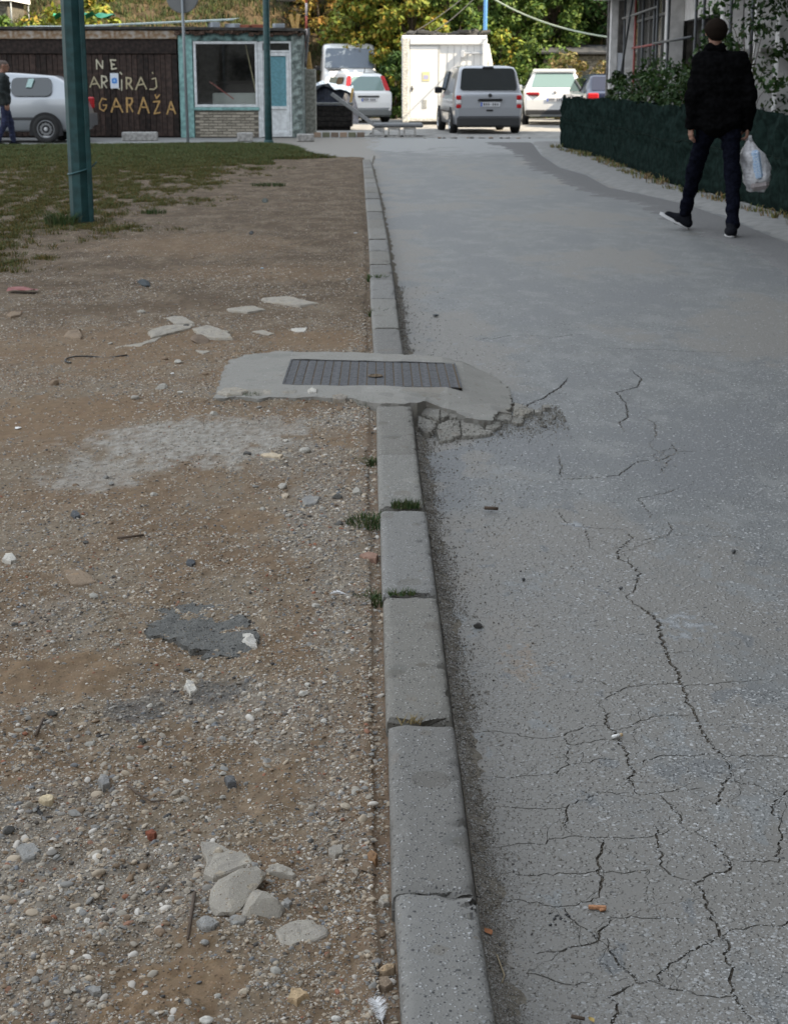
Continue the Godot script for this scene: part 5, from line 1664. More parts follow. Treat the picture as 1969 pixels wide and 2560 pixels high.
func build_fence() -> void:
	var F := over_z(LINE_F)
	var net := mottled("shade_net", lin(0.006, 0.013, 0.0115), lin(0.012, 0.0225, 0.0195), 0.5, 0.95, 0.0, 0.3, 0.08)
	var f := thing("net_fence", "low fence hung with dark green shade netting along the pavement", "fence")
	var post := mat("fence_post", lin(0.05, 0.055, 0.05), 0.6, 0.3)
	var cuts := [-33.6, -31.2, -28.6, -26.0, -23.3, -20.6, -17.8, -15.2, -12.4, -9.6, -6.8, -4.0]
	for k in cuts.size() - 1:
		var b := B.new(true)
		var rows := []
		for i in 45:
			var z := lerpf(cuts[k], cuts[k + 1], i / 44.0)
			var o := []
			var sag := 0.03 * sin(PI * i / 44.0) + n2.get_noise_2d(z * 200.0, 3.0) * 0.03
			for j in 22:
				var t := j / 21.0
				var x := interp(F, -z) + 0.05 + n1.get_noise_2d(z * 300.0, t * 260.0) * 0.09 * (0.35 + t) + n1.get_noise_2d(z * 800.0, t * 120.0) * 0.02
				if j == 11: x -= 0.02
				if j == 0: x += 0.03
				o.append(Vector3(x, 0.03 + t * (1.02 - sag), z))
			rows.append(o)
		rows.reverse()
		b.grid(rows)
		part(f, "net_panel", b.done(), net)
		var sb := B.new(true)
		var line := []
		for i in 23:
			var q: Vector3 = rows[i * 2][12]
			line.append(q + Vector3(-0.012, -0.02 * sin(PI * i / 22.0), 0))
		sb.tube(line, [0.007], 5)
		part(f, "seam_cord", sb.done(), mat("cord", lin(0.012, 0.018, 0.015), 1.0, 0.0, 0.05))
	for z in cuts:
		var pb := B.new(true)
		var x := interp(F, -z) + 0.11
		pb.tube([Vector3(x, 0, z), Vector3(x, 1.06, z)], [0.024], 8)
		part(f, "post", pb.done(), post)
	# weeds along its foot
	var gm: Material = M["grass_blade"]
	var cols := [Color(0.12, 0.12, 0.04), Color(0.16, 0.13, 0.05), Color(0.08, 0.1, 0.03), Color(0.2, 0.13, 0.06)]
	for i in 22:
		var z := lerpf(-33.3, -13.0, (i + rng.randf()) / 22.0)
		var o := part(self, "fence_weed", blade_tuft(60, rng.randf_range(0.04, 0.13), 0.16, 0.012, cols), gm)
		o.position = Vector3(interp(F, -z) - 0.06, 0.03, z)
		o.scale.z = 2.2
		tag(o, "yellowish weed clump at the foot of the green net fence", "weed", "weeds along the net fence")

func build_posts() -> void:
	var green := mottled("post_green", lin(0.012, 0.048, 0.05), lin(0.02, 0.068, 0.07), 0.7, 0.5, 0.0, 0.05)
	var p := thing("lamp_post", "dark green octagonal steel post, the nearer and thicker one", "post", Vector3(-2.85, 0.03, -14.9), 0.2)
	var b := B.new()
	b.tube([Vector3(0, -0.1, 0), Vector3(-0.01, 5.5, 0)], [0.103, 0.07], 8)
	part(p, "shaft", b.done(), green)
	b = B.new()
	b.lathe([Vector2(0.14, -0.08), Vector2(0.14, 0.015), Vector2(0.12, 0.03), Vector2(0.1, 0.03)], 16)
	part(p, "foot_collar", b.done(), mottled("post_rust", lin(0.05, 0.05, 0.04), lin(0.1, 0.09, 0.07), 0.2))
	b = B.new(true)
	var pts := []
	for i in 20:
		var a := TAU * i / 19.0
		pts.append(Vector3(cos(a) * 0.106, 0.52 + 0.03 * cos(a), sin(a) * 0.106))
	pts.append(pts[-1] + Vector3(0.05, 0.05, 0.03))
	b.tube(pts, [0.007], 6)
	part(p, "wire_tie", b.done(), mat("tie_green", lin(0.03, 0.1, 0.11), 0.5))
	bpart(p, "cable_duct", green, Vector3(0.085, 1.2, 0.075), Vector3(0.045, 2.4, 0.045), 0.006)
	var p2 := thing("lamp_post", "dark green round post, the farther and thinner one in front of the kiosk door", "post", Vector3(-2.655, 0.0, -35.0))
	b = B.new(true)
	b.tube([Vector3(0, -0.05, 0), Vector3(0, 0.9, 0), Vector3(0.0, 6.0, 0)], [0.085, 0.076, 0.055], 14)
	part(p2, "shaft", b.done(), green)
	b = B.new(true)
	b.lathe([Vector2(0.11, 0.0), Vector2(0.11, 0.06), Vector2(0.09, 0.12), Vector2(0.086, 0.12)], 14)
	part(p2, "foot_collar", b.done(), green)
	var s := thing("road_sign", "round traffic sign seen from behind on a thin grey pole", "road sign", Vector3(-4.47, 0.0, -35.6))
	b = B.new(true)
	b.tube([Vector3(0.03, -0.05, 0), Vector3(0, 3.5, 0)], [0.032], 10)
	part(s, "pole", b.done(), mat("galvanised", lin(0.2, 0.22, 0.23), 0.5, 0.5))
	b = B.new()
	b.lathe([Vector2(0.0, -0.012), Vector2(0.33, -0.012), Vector2(0.345, 0.0), Vector2(0.33, 0.012), Vector2(0.0, 0.012)], 40, Transform3D(Basis(Vector3(1, 0, 0), PI / 2), Vector3(0, 3.05, -0.05)))
	part(s, "disc", b.done(), mat("sign_back", lin(0.16, 0.165, 0.165), 0.6, 0.3))
	b = B.new()
	b.box(Vector3(0, 3.3, -0.01), Vector3(0.12, 0.03, 0.09)); b.box(Vector3(0, 3.08, -0.01), Vector3(0.12, 0.03, 0.09))
	part(s, "clamp", b.done(), M["galvanised"])

func build_yard() -> void:
	var conc := mottled("block_concrete", lin(0.26, 0.255, 0.24), lin(0.4, 0.39, 0.37), 0.5, 0.95, 0.0, 0.4)
	for q in [[-5.78, -37.6, 0.8, 0.2, "long pale concrete block in front of the garage doors"], [-3.35, -37.2, 0.36, 0.2, "small concrete block in front of the kiosk window"], [-1.99, -37.2, 0.39, 0.17, "grey concrete block at the right of the kiosk"]]:
		tag(bpart(self, "concrete_block", conc, Vector3(q[0], q[3] / 2, q[1]), Vector3(q[2], q[3], 0.25), 0.02, Basis(Vector3.UP, 0.06)), q[4], "concrete block", "concrete blocks along the side street")
	# dark timber chest
	var beam := mottled("dark_timber", lin(0.013, 0.011, 0.01), lin(0.03, 0.026, 0.023), 0.6, 0.9)
	var c := thing("timber_chest", "long dark timber chest beside the kiosk", "chest", Vector3(-1.9, 0.0, -45.6))
	for i in 4: bpart(c, "board", beam, Vector3(0, 0.17 + 0.14 * i, 0), Vector3(1.52, 0.132, 0.5), 0.01)
	bpart(c, "lid", mottled("chest_lid", lin(0.1, 0.105, 0.105), lin(0.18, 0.185, 0.18), 0.6), Vector3(0, 0.71, 0), Vector3(1.58, 0.06, 0.58), 0.01)
	bpart(c, "skid", beam, Vector3(0, 0.05, 0), Vector3(1.4, 0.09, 0.4))
	# bundle under a dark blue tarpaulin, standing behind the chest
	var tb := B.new(true)
	var rows := []
	for i in 15:
		var v := i / 14.0
		var o := []
		for k in 28:
			var a := TAU * k / 28.0
			var r := (1.0 - 0.35 * v * v) * (0.5 + 0.1 * n1.get_noise_2d(cos(a) * 120.0, sin(a) * 120.0 + v * 60.0) * 2.0)
			if v > 0.97: r = 0.02
			o.append(Vector3(cos(a) * r * 1.35, v * (1.0 + 0.16 * n1.get_noise_2d(cos(a) * 90.0, 40.0 + sin(a) * 90.0)), -sin(a) * r * 0.7))
		rows.append(o)
	for i in 14:
		for k in 28:
			var j := (k + 1) % 28
			tb.quad(rows[i][k], rows[i][j], rows[i + 1][j], rows[i + 1][k])
	var tar := thing("covered_bundle", "bundle under a dark blue tarpaulin behind the timber chest", "bundle", Vector3(-1.75, 0.15, -46.7))
	part(tar, "tarpaulin", tb.done(), mottled("tarp_blue", lin(0.012, 0.016, 0.03), lin(0.04, 0.05, 0.08), 0.5, 0.5))
	var wb := B.new(true)
	var wr := []
	for i in 9:
		var o := []
		for k in 9: o.append(Vector3(-0.75 + 0.17 * k, 1.02 + 0.13 * n1.get_noise_2d(i * 26.0, k * 25.0) * 2.0 - 0.05 * absf(k - 4.0) * 0.4, 0.45 - 0.08 * i))
		wr.append(o)
	wr.reverse()
	wb.grid(wr)
	part(tar, "pale_sheet", wb.done(), mottled("pale_plastic", lin(0.12, 0.17, 0.24), lin(0.5, 0.55, 0.6), 0.3, 0.4))
	for q in [[-0.75, lin(0.25, 0.05, 0.03), 0.45], [0.55, lin(0.55, 0.36, 0.12), 0.7]]:
		bpart(tar, "batten", mat("batten%d" % M.size(), q[1], 0.7), Vector3(q[0], 0.62, 0.5), Vector3(0.06, q[2], 0.05), 0.006, Basis(Vector3(0, 0, 1), -0.15))
	# leaning plank
	var lp := B.new()
	lp.box(Vector3.ZERO, Vector3(1.62, 0.1, 0.05), Basis(Vector3(0, 0, 1), -0.62), 0.008)
	var lo := part(self, "leaning_plank", lp.done(), mottled("plank_grey", lin(0.28, 0.28, 0.29), lin(0.4, 0.4, 0.4), 0.4))
	lo.position = Vector3(-0.95, 0.53, -42.8)
	tag(lo, "grey plank leaning down from the chest to the ground", "plank")
	# slab on blocks
	var s := thing("slab_on_blocks", "grey slab lying on hollow blocks at the edge of the side street", "slab", Vector3(0.08, 0.0, -40.4))
	bpart(s, "slab", mottled("slab_grey", lin(0.11, 0.115, 0.12), lin(0.17, 0.175, 0.18), 0.5, 0.6), Vector3(0.02, 0.27, -0.4), Vector3(1.22, 0.09, 1.5), 0.03)
	for x in [-0.46, -0.08, 0.3]:
		var hb := thing_part(s, "block", Vector3(x, 0.11, 0.22))
		var wall := B.new()
		wall.box(Vector3(0, 0.085, 0), Vector3(0.3, 0.04, 0.3)); wall.box(Vector3(0, -0.085, 0), Vector3(0.3, 0.04, 0.3))
		wall.box(Vector3(-0.13, 0, 0), Vector3(0.04, 0.13, 0.298)); wall.box(Vector3(0.13, 0, 0), Vector3(0.04, 0.13, 0.298))
		part(hb, "shell", wall.done(), conc)
	# row of bricks
	var br := [mat("brick_pale", lin(0.3, 0.22, 0.16), 0.95), mat("brick_mossy", lin(0.15, 0.15, 0.1), 0.95), mat("brick_brown", lin(0.17, 0.13, 0.1), 0.95)]
	for i in 6:
		tag(bpart(self, "loose_brick", br[i % 3], Vector3(-1.85 + 0.21 * i, 0.06, -39.9 - 0.03 * (i % 2)), Vector3(0.17, 0.12, 0.1), 0.008, Basis(Vector3.UP, rng.randfn() * 0.12)), "loose brick in the row between kiosk and slab, number %d counted from the kiosk" % (i + 1), "brick", "row of loose bricks by the side street")
	var wbk := B.new(true)
	var wrow := []
	for i in 7:
		var o := []
		for k in 9: o.append(Vector3(-0.3 + 0.08 * k, 0.02 + 0.09 * maxf(0.0, n1.get_noise_2d(i * 40.0, k * 33.0)) + 0.02 * sin(k * 1.0), 0.25 - 0.08 * i))
		wrow.append(o)
	wrow.reverse()
	wbk.grid(wrow)
	var pa := part(self, "pale_sack", wbk.done(), mottled("sack", lin(0.34, 0.32, 0.27), lin(0.5, 0.48, 0.42), 0.2))
	pa.position = Vector3(-0.82, 0.02, -40.6)
	tag(pa, "flattened pale sack left of the slab on blocks", "sack")
	# pieces lying along the far road edge
	for i in 12:
		var o := part(self, "road_edge_stone", rock_mesh(70 + i % 4, 1, true), [M["stone2"], M["stone5"], M["stone4"]][i % 3])
		var r := rng.randf_range(0.03, 0.07)
		o.transform = Transform3D(Basis(Vector3.UP, i) * Basis.from_scale(Vector3(r * 1.6, r * 0.5, r)), Vector3(0.75 + 0.22 * i + rng.randfn() * 0.05, 0.012, -39.3 + 0.02 * i + rng.randfn() * 0.05))
		tag(o, "small dark stone in the line of debris across the side street", "stone", "debris line across the side street")

# ------------------------------------------------------------------ vehicles
func car_ring(s: Array) -> Array:
	var z: float = s[0]
	var yb: float = s[1]; var ym: float = s[2]; var yt: float = s[3]
	var wb: float = s[4]; var wm: float = s[5]; var wt: float = s[6]
	var r := minf(0.09, (yt - ym) * 0.4)
	var half := [Vector2(0.001, yb), Vector2(wb * 0.85, yb), Vector2(wb, yb + 0.05), Vector2(lerpf(wb, wm, 0.7) + 0.012, lerpf(yb, ym, 0.55)), Vector2(wm, ym - 0.03), Vector2(wm - 0.012, ym + 0.0), Vector2(lerpf(wm, wt, 0.5), lerpf(ym, yt - r, 0.5)), Vector2(wt, yt - r), Vector2(wt * 0.93, yt - r * 0.35), Vector2(wt * 0.72, yt - r * 0.06), Vector2(0.001, yt)]
	var o := []
	for p in half: o.append(Vector3(p.x, p.y, z))
	for i in range(half.size() - 1, -1, -1): o.append(Vector3(-half[i].x, half[i].y, z))
	return o

func smooth_stations(st: Array) -> Array:
	var o := []
	for i in st.size() - 1:
		var n := 5
		for k in n:
			var t := float(k) / n
			var a: Array = st[maxi(i - 1, 0)]; var b: Array = st[i]; var c: Array = st[i + 1]; var d: Array = st[mini(i + 2, st.size() - 1)]
			var q := []
			for j in 7:
				var lin_v: float = lerpf(b[j], c[j], t)
				var cub: float = cubic_interpolate(b[j], c[j], a[j], d[j], t)
				q.append(lin_v if j == 0 else lerpf(lin_v, cub, 0.35))
			o.append(q)
	o.append(st[-1])
	return o

func car_body(t: Node3D, st: Array, paint: Material) -> void:
	var b := B.new(true)
	var ss := smooth_stations(st)
	var rs := []
	for s in ss: rs.append(car_ring(s))
	for i in rs.size() - 1: b.band(rs[i], rs[i + 1])
	b.st.set_smooth_group(0xFFFFFFFF)
	var c0 := Vector3(0, (st[0][1] + st[0][3]) / 2, st[0][0] + 0.005)
	b.fan(rs[0], c0, true)
	b.fan(rs[-1], Vector3(0, (st[-1][1] + st[-1][3]) / 2, st[-1][0] - 0.005), false)
	part(t, "body", b.done(), paint)

func plate(t: Node, n: String, m: Material, q: Array, u0: float, u1: float, v0: float, v1: float, rad: float, off := 0.006, thick := 0.02) -> MeshInstance3D:
	# rounded panel lying on the patch q = [lower left, lower right, upper right, upper left] seen from outside
	var w: float = (q[1] - q[0]).length() * (u1 - u0)
	var h: float = (q[3] - q[0]).length() * (v1 - v0)
	var ru := minf(rad / maxf(w, 0.001), 0.45)
	var rv := minf(rad / maxf(h, 0.001), 0.45)
	var uv := []
	for c in [[1.0 - ru, rv, -PI / 2], [1.0 - ru, 1.0 - rv, 0.0], [ru, 1.0 - rv, PI / 2], [ru, rv, PI]]:
		for k in 5:
			var a: float = c[2] + PI / 2 * k / 4.0
			uv.append(Vector2(c[0] + cos(a) * ru, c[1] + sin(a) * rv))
	var nrm: Vector3 = (q[1] - q[0]).cross(q[3] - q[0]).normalized()
	var top := []
	var low := []
	for p in uv:
		var u := lerpf(u0, u1, p.x); var v := lerpf(v0, v1, p.y)
		var s: Vector3 = (q[0] as Vector3).lerp(q[1], u).lerp((q[3] as Vector3).lerp(q[2], u), v)
		top.append(s + nrm * off); low.append(s - nrm * thick)
	var b := B.new()
	var c := Vector3.ZERO
	for p in top: c += p / top.size()
	b.fan(top, c, true)
	for i in top.size():
		var j := (i + 1) % top.size()
		b.quad(low[i], low[j], top[j], top[i])
	return part(t, n, b.done(), m)

func wheel(t: Node3D, at: Vector3, r: float, out: float, spokes: int) -> void:
	# out is -1 or 1: which way the hub faces along x
	var w := thing_part(t, "wheel", at)
	var xf := Transform3D(Basis(Vector3(0, 0, 1), -PI / 2 * out), Vector3.ZERO)
	var b := B.new(true)
	b.lathe([Vector2(r * 0.62, -0.1), Vector2(r * 0.9, -0.1), Vector2(r, -0.07), Vector2(r, 0.07), Vector2(r * 0.93, 0.1), Vector2(r * 0.66, 0.1), Vector2(r * 0.6, 0.06), Vector2(0.0, 0.03)], 28, xf)
	part(w, "tyre", b.done(), M["tyre"])
	b = B.new()
	for i in spokes:
		var a := TAU * i / spokes
		b.box(xf * Vector3(cos(a) * r * 0.34, 0.075, sin(a) * r * 0.34), Vector3(0.025, r * 0.5, r * 0.1) if false else Vector3(0.02, r * 0.1, r * 0.52), Basis(Vector3(out, 0, 0), (a if out > 0 else -a) + PI / 2 * 0.0) * Basis.IDENTITY, 0.004)
	b.lathe([Vector2(r * 0.6, 0.05), Vector2(r * 0.66, 0.09), Vector2(r * 0.62, 0.1), Vector2(r * 0.56, 0.07)], 28, xf)
	b.lathe([Vector2(r * 0.16, 0.06), Vector2(r * 0.14, 0.095), Vector2(0.0, 0.1)], 14, xf)
	part(w, "rim", b.done(), M["rim"])

func arch(t: Node3D, at: Vector3, r: float, out: float) -> void:
	var poly := PackedVector2Array()
	for i in 17:
		var a := PI * (i / 16.0)
		poly.append(Vector2(cos(a) * r, sin(a) * r))
	poly.append(Vector2(-r, -0.14)); poly.append(Vector2(r, -0.14))
	var b := B.new()
	b.prism(poly, -0.1, 0.012, Transform3D(Basis(Vector3.UP, PI / 2 * out), at))
	part(t, "wheel_arch", b.done(), M["under"])

func number_plate(t: Node3D, at: Vector3, turn := 0.0) -> void:
	var p := thing_part(t, "number_plate", at)
	p.rotation.y = turn
	bpart(p, "plate", M["plate_white"], Vector3.ZERO, Vector3(0.5, 0.11, 0.012), 0.003)
	bpart(p, "blue_band", M["plate_blue"], Vector3(-0.225, 0, 0.0075), Vector3(0.04, 0.1, 0.004))
	var b := B.new()
	for i in 7: b.box(Vector3(-0.16 + 0.058 * i, 0, 0.0075), Vector3(0.03 if i != 3 else 0.018, 0.06 if i != 3 else 0.012, 0.004))
	part(p, "characters", b.done(), M["under"])

func car_mats() -> void:
	mat("tyre", lin(0.018, 0.018, 0.018), 0.85)
	mat("rim", lin(0.5, 0.51, 0.52), 0.35, 0.7)
	mat("under", lin(0.012, 0.012, 0.013), 0.8)
	mat("trim", lin(0.03, 0.031, 0.033), 0.6)
	mat("car_glass", lin(0.02, 0.026, 0.028), 0.04, 0.0, 0.7)
	mat("car_glass_pale", lin(0.16, 0.24, 0.23), 0.08, 0.0, 0.6)
	mat("tail_red", lin(0.42, 0.015, 0.02), 0.2)
	mat("tail_white", lin(0.75, 0.72, 0.72), 0.25)
	mat("plate_white", lin(0.62, 0.63, 0.66), 0.5)
	mat("plate_blue", lin(0.05, 0.12, 0.5), 0.5)
	for q in [["paint_white", lin(0.78, 0.79, 0.79), 0.0], ["paint_silver", lin(0.33, 0.35, 0.37), 0.55], ["paint_van", lin(0.34, 0.355, 0.38), 0.2], ["paint_blue", lin(0.012, 0.018, 0.05), 0.2]]:
		var m := mat(q[0], q[1], 0.34, q[2])
		m.clearcoat_enabled = true; m.clearcoat = 0.8; m.clearcoat_roughness = 0.06

func mirrors(t: Node3D, x: float, y: float, z: float, m: Material) -> void:
	for s in [-1.0, 1.0]:
		var b := B.new()
		b.box(Vector3(s * (x + 0.1), y, z), Vector3(0.2, 0.17, 0.1), Basis.IDENTITY, 0.03)
		part(t, "mirror", b.done(), m)

func side_glass(t: Node3D, m: Material, x0: float, x1: float, y0: float, y1: float, z0: float, z1: float, u0 := 0.02, u1 := 0.98, rad := 0.06) -> void:
	# x0 half width at the belt, x1 under the roof; z0 nearer the rear, z1 nearer the front
	plate(t, "side_window", m, [Vector3(-x0, y0, z1), Vector3(-x0, y0, z0), Vector3(-x1, y1, z0), Vector3(-x1, y1, z1)], u0, u1, 0.06, 0.92, rad, 0.02)
	plate(t, "side_window", m, [Vector3(x0, y0, z0), Vector3(x0, y0, z1), Vector3(x1, y1, z1), Vector3(x1, y1, z0)], 1.0 - u1, 1.0 - u0, 0.06, 0.92, rad, 0.02)

func build_cars() -> void:
	car_mats()
	# silver van
	var t := thing("panel_van", "silver van with dark rear window parked at the end of the road", "van", Vector3(2.42, 0, -42.3), 0.085)
	car_body(t, [[0.0, 0.3, 0.62, 0.66, 0.74, 0.8, 0.78], [-0.05, 0.22, 0.92, 0.98, 0.82, 0.86, 0.82], [-0.12, 0.2, 1.0, 1.06, 0.84, 0.87, 0.8], [-0.3, 0.2, 1.02, 1.6, 0.85, 0.875, 0.74], [-0.45, 0.2, 1.03, 1.69, 0.86, 0.88, 0.73], [-1.6, 0.2, 1.03, 1.72, 0.86, 0.88, 0.72], [-2.6, 0.2, 1.02, 1.68, 0.86, 0.88, 0.7], [-3.3, 0.2, 1.0, 1.2, 0.86, 0.87, 0.72], [-3.6, 0.2, 0.95, 1.02, 0.86, 0.86, 0.74], [-4.2, 0.22, 0.8, 0.86, 0.82, 0.82, 0.7], [-4.4, 0.3, 0.55, 0.6, 0.7, 0.7, 0.6]], M["paint_van"])
	plate(t, "rear_window", M["car_glass"], [Vector3(-0.8, 1.07, -0.115), Vector3(0.8, 1.07, -0.115), Vector3(0.72, 1.65, -0.31), Vector3(-0.72, 1.65, -0.31)], 0.04, 0.96, 0.03, 0.96, 0.08, 0.012)
	plate(t, "rear_wiper_arm", M["under"], [Vector3(-0.02, 1.62, -0.28), Vector3(0.02, 1.62, -0.28), Vector3(0.02, 1.66, -0.3), Vector3(-0.02, 1.66, -0.3)], -3.0, 4.0, 0.0, 1.0, 0.01, 0.03)
	for s in [-1.0, 1.0]:
		var l := thing_part(t, "tail_light", Vector3(0.775 * s, 0.8, -0.035))
		bpart(l, "red_lens", M["tail_red"], Vector3(0, 0.11, 0), Vector3(0.13, 0.11, 0.1), 0.02)
		bpart(l, "white_lens", M["tail_white"], Vector3(0, 0.0, 0), Vector3(0.13, 0.1, 0.1), 0.02)
		bpart(l, "lower_lens", M["tail_red"], Vector3(0, -0.11, 0), Vector3(0.13, 0.1, 0.1), 0.02)
	number_plate(t, Vector3(0.03, 0.74, 0.012))
	bpart(t, "plate_recess", M["under"], Vector3(0.03, 0.85, 0.0), Vector3(0.62, 0.06, 0.05), 0.01)
	bpart(t, "latch", M["under"], Vector3(0.02, 0.59, 0.0), Vector3(0.18, 0.045, 0.04), 0.01)
	var e := B.new()
	e.lathe([Vector2(0.0, 0.0), Vector2(0.05, 0.0), Vector2(0.05, 0.02), Vector2(0.03, 0.024), Vector2(0.0, 0.02)], 18, Transform3D(Basis(Vector3(1, 0, 0), PI / 2), Vector3(0.03, 0.96, -0.05)))
	part(t, "badge", e.done(), M["trim"])
	bpart(t, "rear_bumper", M["trim"], Vector3(0, 0.31, -0.05), Vector3(1.64, 0.28, 0.22), 0.05)
	side_glass(t, M["car_glass"], 0.88, 0.745, 1.03, 1.62, -2.05, -3.0, 0.04, 0.96)
	plate(t, "windscreen", M["car_glass"], [Vector3(0.7, 1.06, -3.5), Vector3(-0.7, 1.06, -3.5), Vector3(-0.62, 1.62, -2.72), Vector3(0.62, 1.62, -2.72)], 0.03, 0.97, 0.05, 0.95, 0.06, 0.03)
	for s in [-1.0, 1.0]:
		for z in [-0.85, -3.55]:
			arch(t, Vector3(0.885 * s, 0.31, z), 0.36, s)
			wheel(t, Vector3(0.81 * s, 0.31, z), 0.31, s, 7)
		bpart(t, "rubbing_strip", M["trim"], Vector3(0.885 * s, 0.55, -2.2), Vector3(0.03, 0.05, 1.9), 0.008)
	mirrors(t, 0.88, 1.08, -2.85, M["under"])
	# white small hatchback
	t = thing("hatchback", "small white hatchback with tall red tail lights beside the white container", "car", Vector3(-0.8, 0, -53.0), 0.3)
	car_body(t, [[0.0, 0.32, 0.6, 0.64, 0.68, 0.74, 0.72], [-0.05, 0.24, 0.88, 0.93, 0.75, 0.78, 0.75], [-0.1, 0.22, 0.95, 1.0, 0.76, 0.785, 0.72], [-0.38, 0.22, 0.96, 1.5, 0.77, 0.79, 0.6], [-0.6, 0.22, 0.96, 1.56, 0.77, 0.79, 0.6], [-1.6, 0.22, 0.95, 1.58, 0.77, 0.79, 0.6], [-2.1, 0.22, 0.95, 1.5, 0.77, 0.79, 0.6], [-2.75, 0.22, 0.92, 1.0, 0.77, 0.78, 0.66], [-3.3, 0.24, 0.8, 0.86, 0.75, 0.75, 0.62], [-3.5, 0.3, 0.55, 0.6, 0.66, 0.66, 0.55]], M["paint_white"])
	plate(t, "rear_window", M["car_glass_pale"], [Vector3(-0.74, 0.99, -0.1), Vector3(0.74, 0.99, -0.1), Vector3(0.6, 1.5, -0.38), Vector3(-0.6, 1.5, -0.38)], 0.12, 0.88, 0.03, 0.88, 0.07, 0.014)
	for s in [-1.0, 1.0]:
		var q := [Vector3(-0.74, 0.99, -0.1), Vector3(0.74, 0.99, -0.1), Vector3(0.6, 1.5, -0.38), Vector3(-0.6, 1.5, -0.38)]
		plate(t, "tail_light", M["tail_red"], q, 0.0 if s < 0 else 0.895, 0.105 if s < 0 else 1.0, 0.03, 0.92, 0.04, 0.022, 0.08)
	number_plate(t, Vector3(0.0, 0.73, 0.012))
	bpart(t, "tailgate_grip", M["trim"], Vector3(0, 0.83, -0.01), Vector3(0.7, 0.05, 0.05), 0.012)
	bpart(t, "rear_bumper", mat("bumper_grey", lin(0.16, 0.17, 0.17), 0.6), Vector3(0, 0.34, -0.04), Vector3(1.5, 0.28, 0.2), 0.06)
	bpart(t, "reflector", M["tail_white"], Vector3(0.68, 0.42, 0.065), Vector3(0.08, 0.06, 0.02), 0.006)
	side_glass(t, M["car_glass"], 0.79, 0.62, 0.97, 1.46, -0.6, -1.35)
	side_glass(t, M["car_glass_pale"], 0.79, 0.62, 0.97, 1.46, -1.42, -2.3)
	for s in [-1.0, 1.0]:
		for z in [-0.65, -2.95]:
			arch(t, Vector3(0.79 * s, 0.29, z), 0.34, s)
			wheel(t, Vector3(0.72 * s, 0.29, z), 0.29, s, 6)
	mirrors(t, 0.79, 1.0, -2.2, M["trim"])
	var an := B.new(true)
	an.tube([Vector3(0.05, 1.56, -0.7), Vector3(0.05, 1.72, -0.6)], [0.014, 0.01], 6)
	part(t, "aerial", an.done(), M["trim"])
	# white off-roader
	t = thing("off_roader", "white tall estate car with slim red tail lights right of the van", "car", Vector3(4.88, 0, -50.6), -0.06)
	car_body(t, [[0.0, 0.35, 0.72, 0.76, 0.78, 0.84, 0.82], [-0.06, 0.28, 0.98, 1.02, 0.86, 0.9, 0.86], [-0.14, 0.26, 1.05, 1.1, 0.87, 0.91, 0.82], [-0.5, 0.26, 1.06, 1.58, 0.88, 0.92, 0.66], [-0.8, 0.26, 1.06, 1.64, 0.88, 0.92, 0.66], [-2.2, 0.26, 1.04, 1.66, 0.88, 0.92, 0.66], [-2.7, 0.26, 1.03, 1.58, 0.88, 0.92, 0.66], [-3.4, 0.26, 1.0, 1.08, 0.88, 0.9, 0.76], [-4.2, 0.28, 0.9, 0.96, 0.86, 0.87, 0.7], [-4.45, 0.35, 0.6, 0.66, 0.78, 0.78, 0.62]], M["paint_white"])
	plate(t, "rear_window", M["car_glass_pale"], [Vector3(-0.84, 1.09, -0.14), Vector3(0.84, 1.09, -0.14), Vector3(0.66, 1.58, -0.5), Vector3(-0.66, 1.58, -0.5)], 0.08, 0.92, 0.05, 0.9, 0.07, 0.014)
	plate(t, "roof_spoiler", M["paint_white"], [Vector3(-0.68, 1.6, -0.5), Vector3(0.68, 1.6, -0.5), Vector3(0.66, 1.65, -0.8), Vector3(-0.66, 1.65, -0.8)], 0.02, 0.98, -0.3, 1.0, 0.06, 0.02)
	for s in [-1.0, 1.0]:
		var l2 := thing_part(t, "tail_light", Vector3(0.66 * s, 0.93, -0.045))
		bpart(l2, "lens", M["tail_red"], Vector3(0, 0, 0), Vector3(0.42, 0.1, 0.09), 0.025, Basis(Vector3(0, 1, 0), 0.2 * s))
		bpart(l2, "clear_strip", mat("tail_dark", lin(0.12, 0.01, 0.012), 0.2), Vector3(-0.03 * s, -0.045, 0.02), Vector3(0.32, 0.03, 0.07), 0.01, Basis(Vector3(0, 1, 0), 0.2 * s))
	number_plate(t, Vector3(0.02, 0.76, 0.015))
	bpart(t, "badge", M["rim"], Vector3(0.02, 0.98, -0.03), Vector3(0.09, 0.09, 0.03), 0.02)
	bpart(t, "rear_bumper", M["trim"], Vector3(0, 0.38, -0.05), Vector3(1.74, 0.16, 0.2), 0.03)
	bpart(t, "skid_plate", M["bumper_grey"], Vector3(0, 0.29, -0.04), Vector3(1.5, 0.09, 0.18), 0.02)
	side_glass(t, M["car_glass"], 0.92, 0.69, 1.07, 1.54, -0.75, -1.6)
	side_glass(t, M["car_glass"], 0.92, 0.69, 1.07, 1.54, -1.68, -2.75)
	for s in [-1.0, 1.0]:
		for z in [-0.85, -3.5]:
			arch(t, Vector3(0.92 * s, 0.35, z), 0.4, s)
			wheel(t, Vector3(0.85 * s, 0.35, z), 0.35, s, 5)
	mirrors(t, 0.92, 1.1, -2.7, M["paint_white"])
	# dark blue car behind the fence
	t = thing("dark_car", "dark blue car half hidden behind the corner of the house", "car", Vector3(6.35, 0, -47.4), 0.1)
